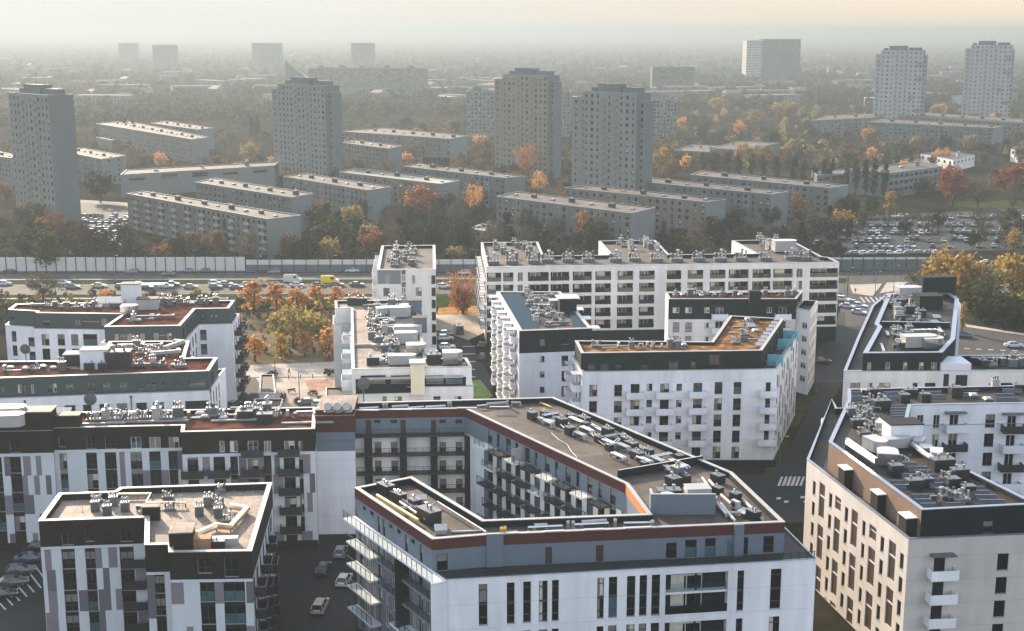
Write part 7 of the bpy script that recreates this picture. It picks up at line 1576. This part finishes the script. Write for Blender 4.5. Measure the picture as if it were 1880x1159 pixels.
KH = ('hatchback', 'saloon', 'estate'); CP_ = ('white', 'silver', 'silver', 'grey', 'grey', 'black', 'black', 'dark blue', 'beige')
UPW, LOW = 'cars on the far carriageway', 'cars queuing on the near carriageway'
def hcar(x, y, colr, kind, where, grp, flip=0):
    p = U(x, y); car(kind, colr, p, R(flip) + .012, f'{colr} {kind if kind != "van" else "van"} {where}', grp)
for x, y, c, k, w in ((20, 500, 'black', 'saloon', 'alone at the left edge of the far carriageway'), (243, 502, 'silver', 'hatchback', 'on the far carriageway below the barrier, leftmost of the three there'), (310, 507, 'grey', 'saloon', 'on the inner lane of the far carriageway'), (347, 500, 'silver', 'saloon', 'just behind another on the far carriageway'), (374, 501, 'grey', 'hatchback', 'in front of a silver one on the far carriageway'), (480, 499, 'black', 'saloon', 'in the shade of the low barrier'), (504, 502, 'silver', 'hatchback', 'beside the shade of the low barrier'), (647, 500, 'white', 'saloon', 'left of the small white block on the far road'), (852, 504, 'white', 'hatchback', 'above the half-bare copper tree')): hcar(x, y, c, k, w, UPW, 180)
qx = [(8, 523, 'white', 'saloon'), (62, 524, 'grey', 'saloon'), (118, 522, 'white', 'hatchback'), (134, 529, 'silver', 'saloon'), (182, 527, 'beige', 'saloon'), (224, 529, 'black', 'hatchback'), (258, 525, 'grey', 'hatchback'), (268, 530, 'black', 'saloon'), (305, 528, 'white', 'estate'), (316, 524, 'grey', 'saloon'), (350, 529, 'silver', 'saloon'), (395, 522, 'white', 'hatchback'), (396, 529, 'grey', 'hatchback'), (416, 524, 'silver', 'hatchback'), (434, 530, 'grey', 'saloon'), (455, 525, 'white', 'hatchback'), (478, 524, 'silver', 'hatchback'), (508, 526, 'grey', 'estate'), (545, 526, 'white', 'saloon'), (583, 526, 'grey', 'saloon'), (620, 525, 'dark blue', 'hatchback'), (655, 525, 'black', 'saloon'), (830, 525, 'black', 'saloon'), (815, 528, 'white', 'hatchback')]
for i, (x, y, c, k) in enumerate(qx): hcar(x, y + 1, c, k, f'in the queue on the near carriageway', LOW)
hcar(538, 519, 'white', 'van', 'with a high box body in the queue on the near road', LOW); hcar(606, 521, 'yellow', 'van', 'in the queue left of the small white block', LOW)
for x, y, c, k, a, w in ((1548, 553, 'white', 'estate', -40, 'topmost in the waiting queue at the junction'), (1556, 566, 'white', 'saloon', -40, 'in the left lane of the waiting queue at the junction'), (1568, 560, 'black', 'saloon', -40, 'dark one amid the white cars queuing at the junction'), (1578, 565, 'white', 'hatchback', -40, 'in the right lane of the waiting queue at the junction'), (1577, 577, 'white', 'saloon', -40, 'lowest left of the waiting queue at the junction'), (1592, 572, 'white', 'hatchback', -40, 'beside the stepped block at the end of the queue'),
        (1768, 620, 'dark blue', 'saloon', -18, 'on the sunlit road right of the stepped block'), (1861, 638, 'white', 'saloon', -3, 'on the sunlit road at the right edge'), (1508, 668, 'black', 'saloon', 10, 'in the shadowed street beside the pale block'), (1765, 478, 'white', 'hatchback', 0, 'beyond the junction under the golden willow'), (1812, 485, 'black', 'saloon', 0, 'among bushes right of the junction'), (1868, 488, 'silver', 'hatchback', 0, 'at the right edge past the junction')):
    car(k, c, U(x, y), R(a), f'{c} {k} {w}' if 'dark one' not in w else w.replace('dark one', 'black saloon'), 'cars at the junction')
for x, y, c, k, a, w in ((820, 617, 'silver', 'hatchback', 15, 'topmost parked in the shaded street between the white blocks'), (818, 625, 'white', 'hatchback', 15, 'parked second in the shaded street between the white blocks'), (842, 612, 'grey', 'van', 100, 'parked at the sunny end of the shaded street'), (821, 641, 'white', 'hatchback', 12, 'parked lowest in the shaded street between the white blocks'), (884, 638, 'black', 'saloon', 85, 'parked under the balconies of the narrow block'), (886, 660, 'grey', 'estate', 85, 'parked lower under the balconies of the narrow block'), (594, 1052, 'black', 'saloon', 85, 'in the dark yard below the stair tower'), (626, 1020, 'silver', 'hatchback', 88, 'beside the foot of the courtyard building'), (588, 1120, 'beige', 'estate', 86, 'lower in the dark yard below the stair tower'), (632, 1072, 'white', 'hatchback', 84, 'close under the balconies of the courtyard building'), (566, 744, 'grey', 'saloon', 10, 'at the near edge of the plaza'), (590, 748, 'white', 'hatchback', 10, 'at the near edge of the plaza by the ramp house'), (425, 735, 'silver', 'hatchback', 70, 'beside the end of the grey-roofed blocks'), (430, 748, 'grey', 'hatchback', 70, 'nearest the panel-clad block at the end of the grey roofs')):
    car(k, c, U(x, y), R(a), f'{c} {"van" if k == "van" else k} {w}', 'cars parked between the new blocks')
for k in range(5):
    p = U(5 + k * 17, 1098 - k * 22); car(random.choice(KH), random.choice(('grey', 'black', 'dark blue')), p, R(20), 'dark car parked in the shaded yard at lower left', 'cars in the shaded yard')
def lot(poly, rows, dx, ang, keep, where, grp):
    q = [U(*p) for p in poly]; xs = [p[0] for p in q]
    for j, Y in enumerate(rows):
        x = min(xs)
        while x < max(xs):
            p = np.array((x, Y + random.uniform(-.3, .3))); x += dx
            if not inpoly(p, q) or random.random() > keep or any(abs(p[0] - t[0]) + abs(p[1] - t[1]) < 3.2 for t in TREES): continue
            c = random.choice(CP_ + ('grey', 'black', 'black', 'dark blue', 'grey')); k = random.choice(KH); 
            car(k, c, p, R(ang + random.uniform(-2, 2) + (180 if random.random() < .4 else 0)), f'{c} {k} in the {RW[j]} row of {where}', grp, False)
lot([(1480, 440), (1560, 404), (1760, 392), (1885, 388), (1885, 456), (1545, 462)], [478, 484, 497, 503, 517, 523, 538, 544, 559, 565], 2.75, 78, .62, 'the crowded right car park', 'cars in the right car park')
lot([(142, 375), (236, 380), (234, 438), (212, 452), (150, 438)], [492, 498, 509, 515, 528, 534, 548, 554, 566], 2.9, 78, .8, 'the left car park', 'cars in the left car park')
for x in range(1546, 1730, 17):
    p = U(x, 468.5 - (x - 1546) * .01); cc = random.choice(('white', 'silver', 'white', 'grey')); car(random.choice(KH), cc, p, R(2 + 180), f'{cc} car in the line parked behind the low barrier at right', 'cars behind the low barrier', False)
def person(x, y, top, leg, skin_c, label, ang=0, stride=.25):
    p = U(x, y); me = bpy.data.meshes.new('person')
    V = [(0, 0, .95), (0, 0, 1.2), (0, 0, 1.42), (0, 0, 1.55), (.02, 0, 1.68), (0, .1, .92), (stride, .11, .5), (stride * .7, .11, .07), (stride * .7 + .16, .12, .04), (0, -.1, .92), (-stride * .5, -.11, .5), (-stride * 1.2, -.11, .09), (-stride * 1.2 + .15, -.12, .04),
         (0, .2, 1.40), (-.12, .25, 1.14), (.02, .25, .92), (0, -.2, 1.40), (.08, -.25, 1.14), (.22, -.24, .95)]
    Ed = [(0, 1), (1, 2), (2, 3), (3, 4), (0, 5), (5, 6), (6, 7), (7, 8), (0, 9), (9, 10), (10, 11), (11, 12), (2, 13), (13, 14), (14, 15), (2, 16), (16, 17), (17, 18)]
    me.from_pydata(V, Ed, []); o = bpy.data.objects.new('person', me); COL.objects.link(o)
    sm = o.modifiers.new('skin', 'SKIN'); sr = (.15, .16, .15, .06, .11, .10, .075, .05, .045, .10, .075, .05, .045, .07, .055, .042, .07, .055, .042)
    for i, v in enumerate(me.skin_vertices[0].data): v.radius = (sr[i], sr[i] * (1.25 if i in (0, 1, 2) else 1)); v.use_root = i == 0
    sb = o.modifiers.new('sub', 'SUBSURF'); sb.levels = 1; sb.render_levels = 1
    dg = bpy.context.evaluated_depsgraph_get(); nm = bpy.data.meshes.new_from_object(o.evaluated_get(dg)); bpy.data.objects.remove(o)
    for m in (mat('cloth_' + top, {'black': (.015, .015, .018), 'red': (.3, .03, .03), 'blue': (.04, .08, .2)}[top], .9), mat('cloth_' + leg, {'black': (.015, .015, .018), 'denim': (.04, .06, .12)}[leg], .9), mat('skin', (.42, .26, .19), .6), mat('hair', (.03, .02, .015), .8)): nm.materials.append(m)
    for f in nm.polygons:
        c = f.center; f.material_index = 1 if c.z < .93 and abs(c.y) < .2 else 2 if (c.z > 1.5 and not (c.z > 1.7 or c.x < -.02)) or (c.z < .97 and abs(c.y) > .2) else 3 if c.z > 1.5 else 0
    nm.name = 'person'; link('person', nm, (float(p[0]), float(p[1]), .12), R(ang), None, label, 'person')
person(531, 690, 'black', 'black', 0, 'person in dark clothes walking on the paved path', 170)
person(1651, 533, 'black', 'denim', 0, 'person in a dark jacket at the junction crossing, behind the stepped block', 60)
person(1570, 540, 'black', 'black', 0, 'person in black standing on the left traffic island', 200, .08)
person(1490, 640, 'blue', 'denim', 0, 'person in blue walking in the shaded street', 90)
# ------------------------------------------------------------------ labels that are still shared get their place in the row
def spread_labels():
    from collections import defaultdict
    g = defaultdict(list)
    for o in bpy.data.objects:
        if o.parent is None and o.get('label') and o.get('kind') is None: g[o['label']].append(o)
    W_ = ['leftmost', 'second from left', 'third from left', 'fourth from left', 'fifth from left', 'sixth from left', 'seventh from left', 'eighth from left', 'ninth from left'] + [q + ' from left' for q in ('tenth', 'eleventh', 'twelfth', 'thirteenth', 'fourteenth', 'fifteenth', 'sixteenth', 'seventeenth', 'eighteenth', 'nineteenth', 'twentieth')]
    for lb, L in g.items():
        n = len(L)
        if 1 < n <= 20:
            L.sort(key=lambda o: PX(o.location.x, o.location.y, 0)[0])
            for i, o in enumerate(L):
                t = W_[i] if i < n - 1 else 'rightmost'
                o['label'] = f'{lb}, {t}'
spread_labels()

# ================================================================== the air
hz = MB(); hz.hexa([(-9200, -80, -1.5), (9200, -80, -1.5), (9200, 19200, -1.5), (-9200, 19200, -1.5)], [(-9200, -80, 98), (9200, -80, 98), (9200, 19200, 98), (-9200, 19200, 98)], CONC)
hm = bpy.data.materials.new('haze_air'); hm.use_nodes = True; hm.node_tree.nodes.clear()
pv = hm.node_tree.nodes.new('ShaderNodeVolumePrincipled'); po = hm.node_tree.nodes.new('ShaderNodeOutputMaterial')
pv.inputs['Color'].default_value = (.262, .304, .322, 1); pv.inputs['Density'].default_value = .00031; pv.inputs['Anisotropy'].default_value = .32
hm.node_tree.links.new(pv.outputs[0], po.inputs['Volume'])
hz.mats = [hm]; hz.build('haze', kind='stuff')
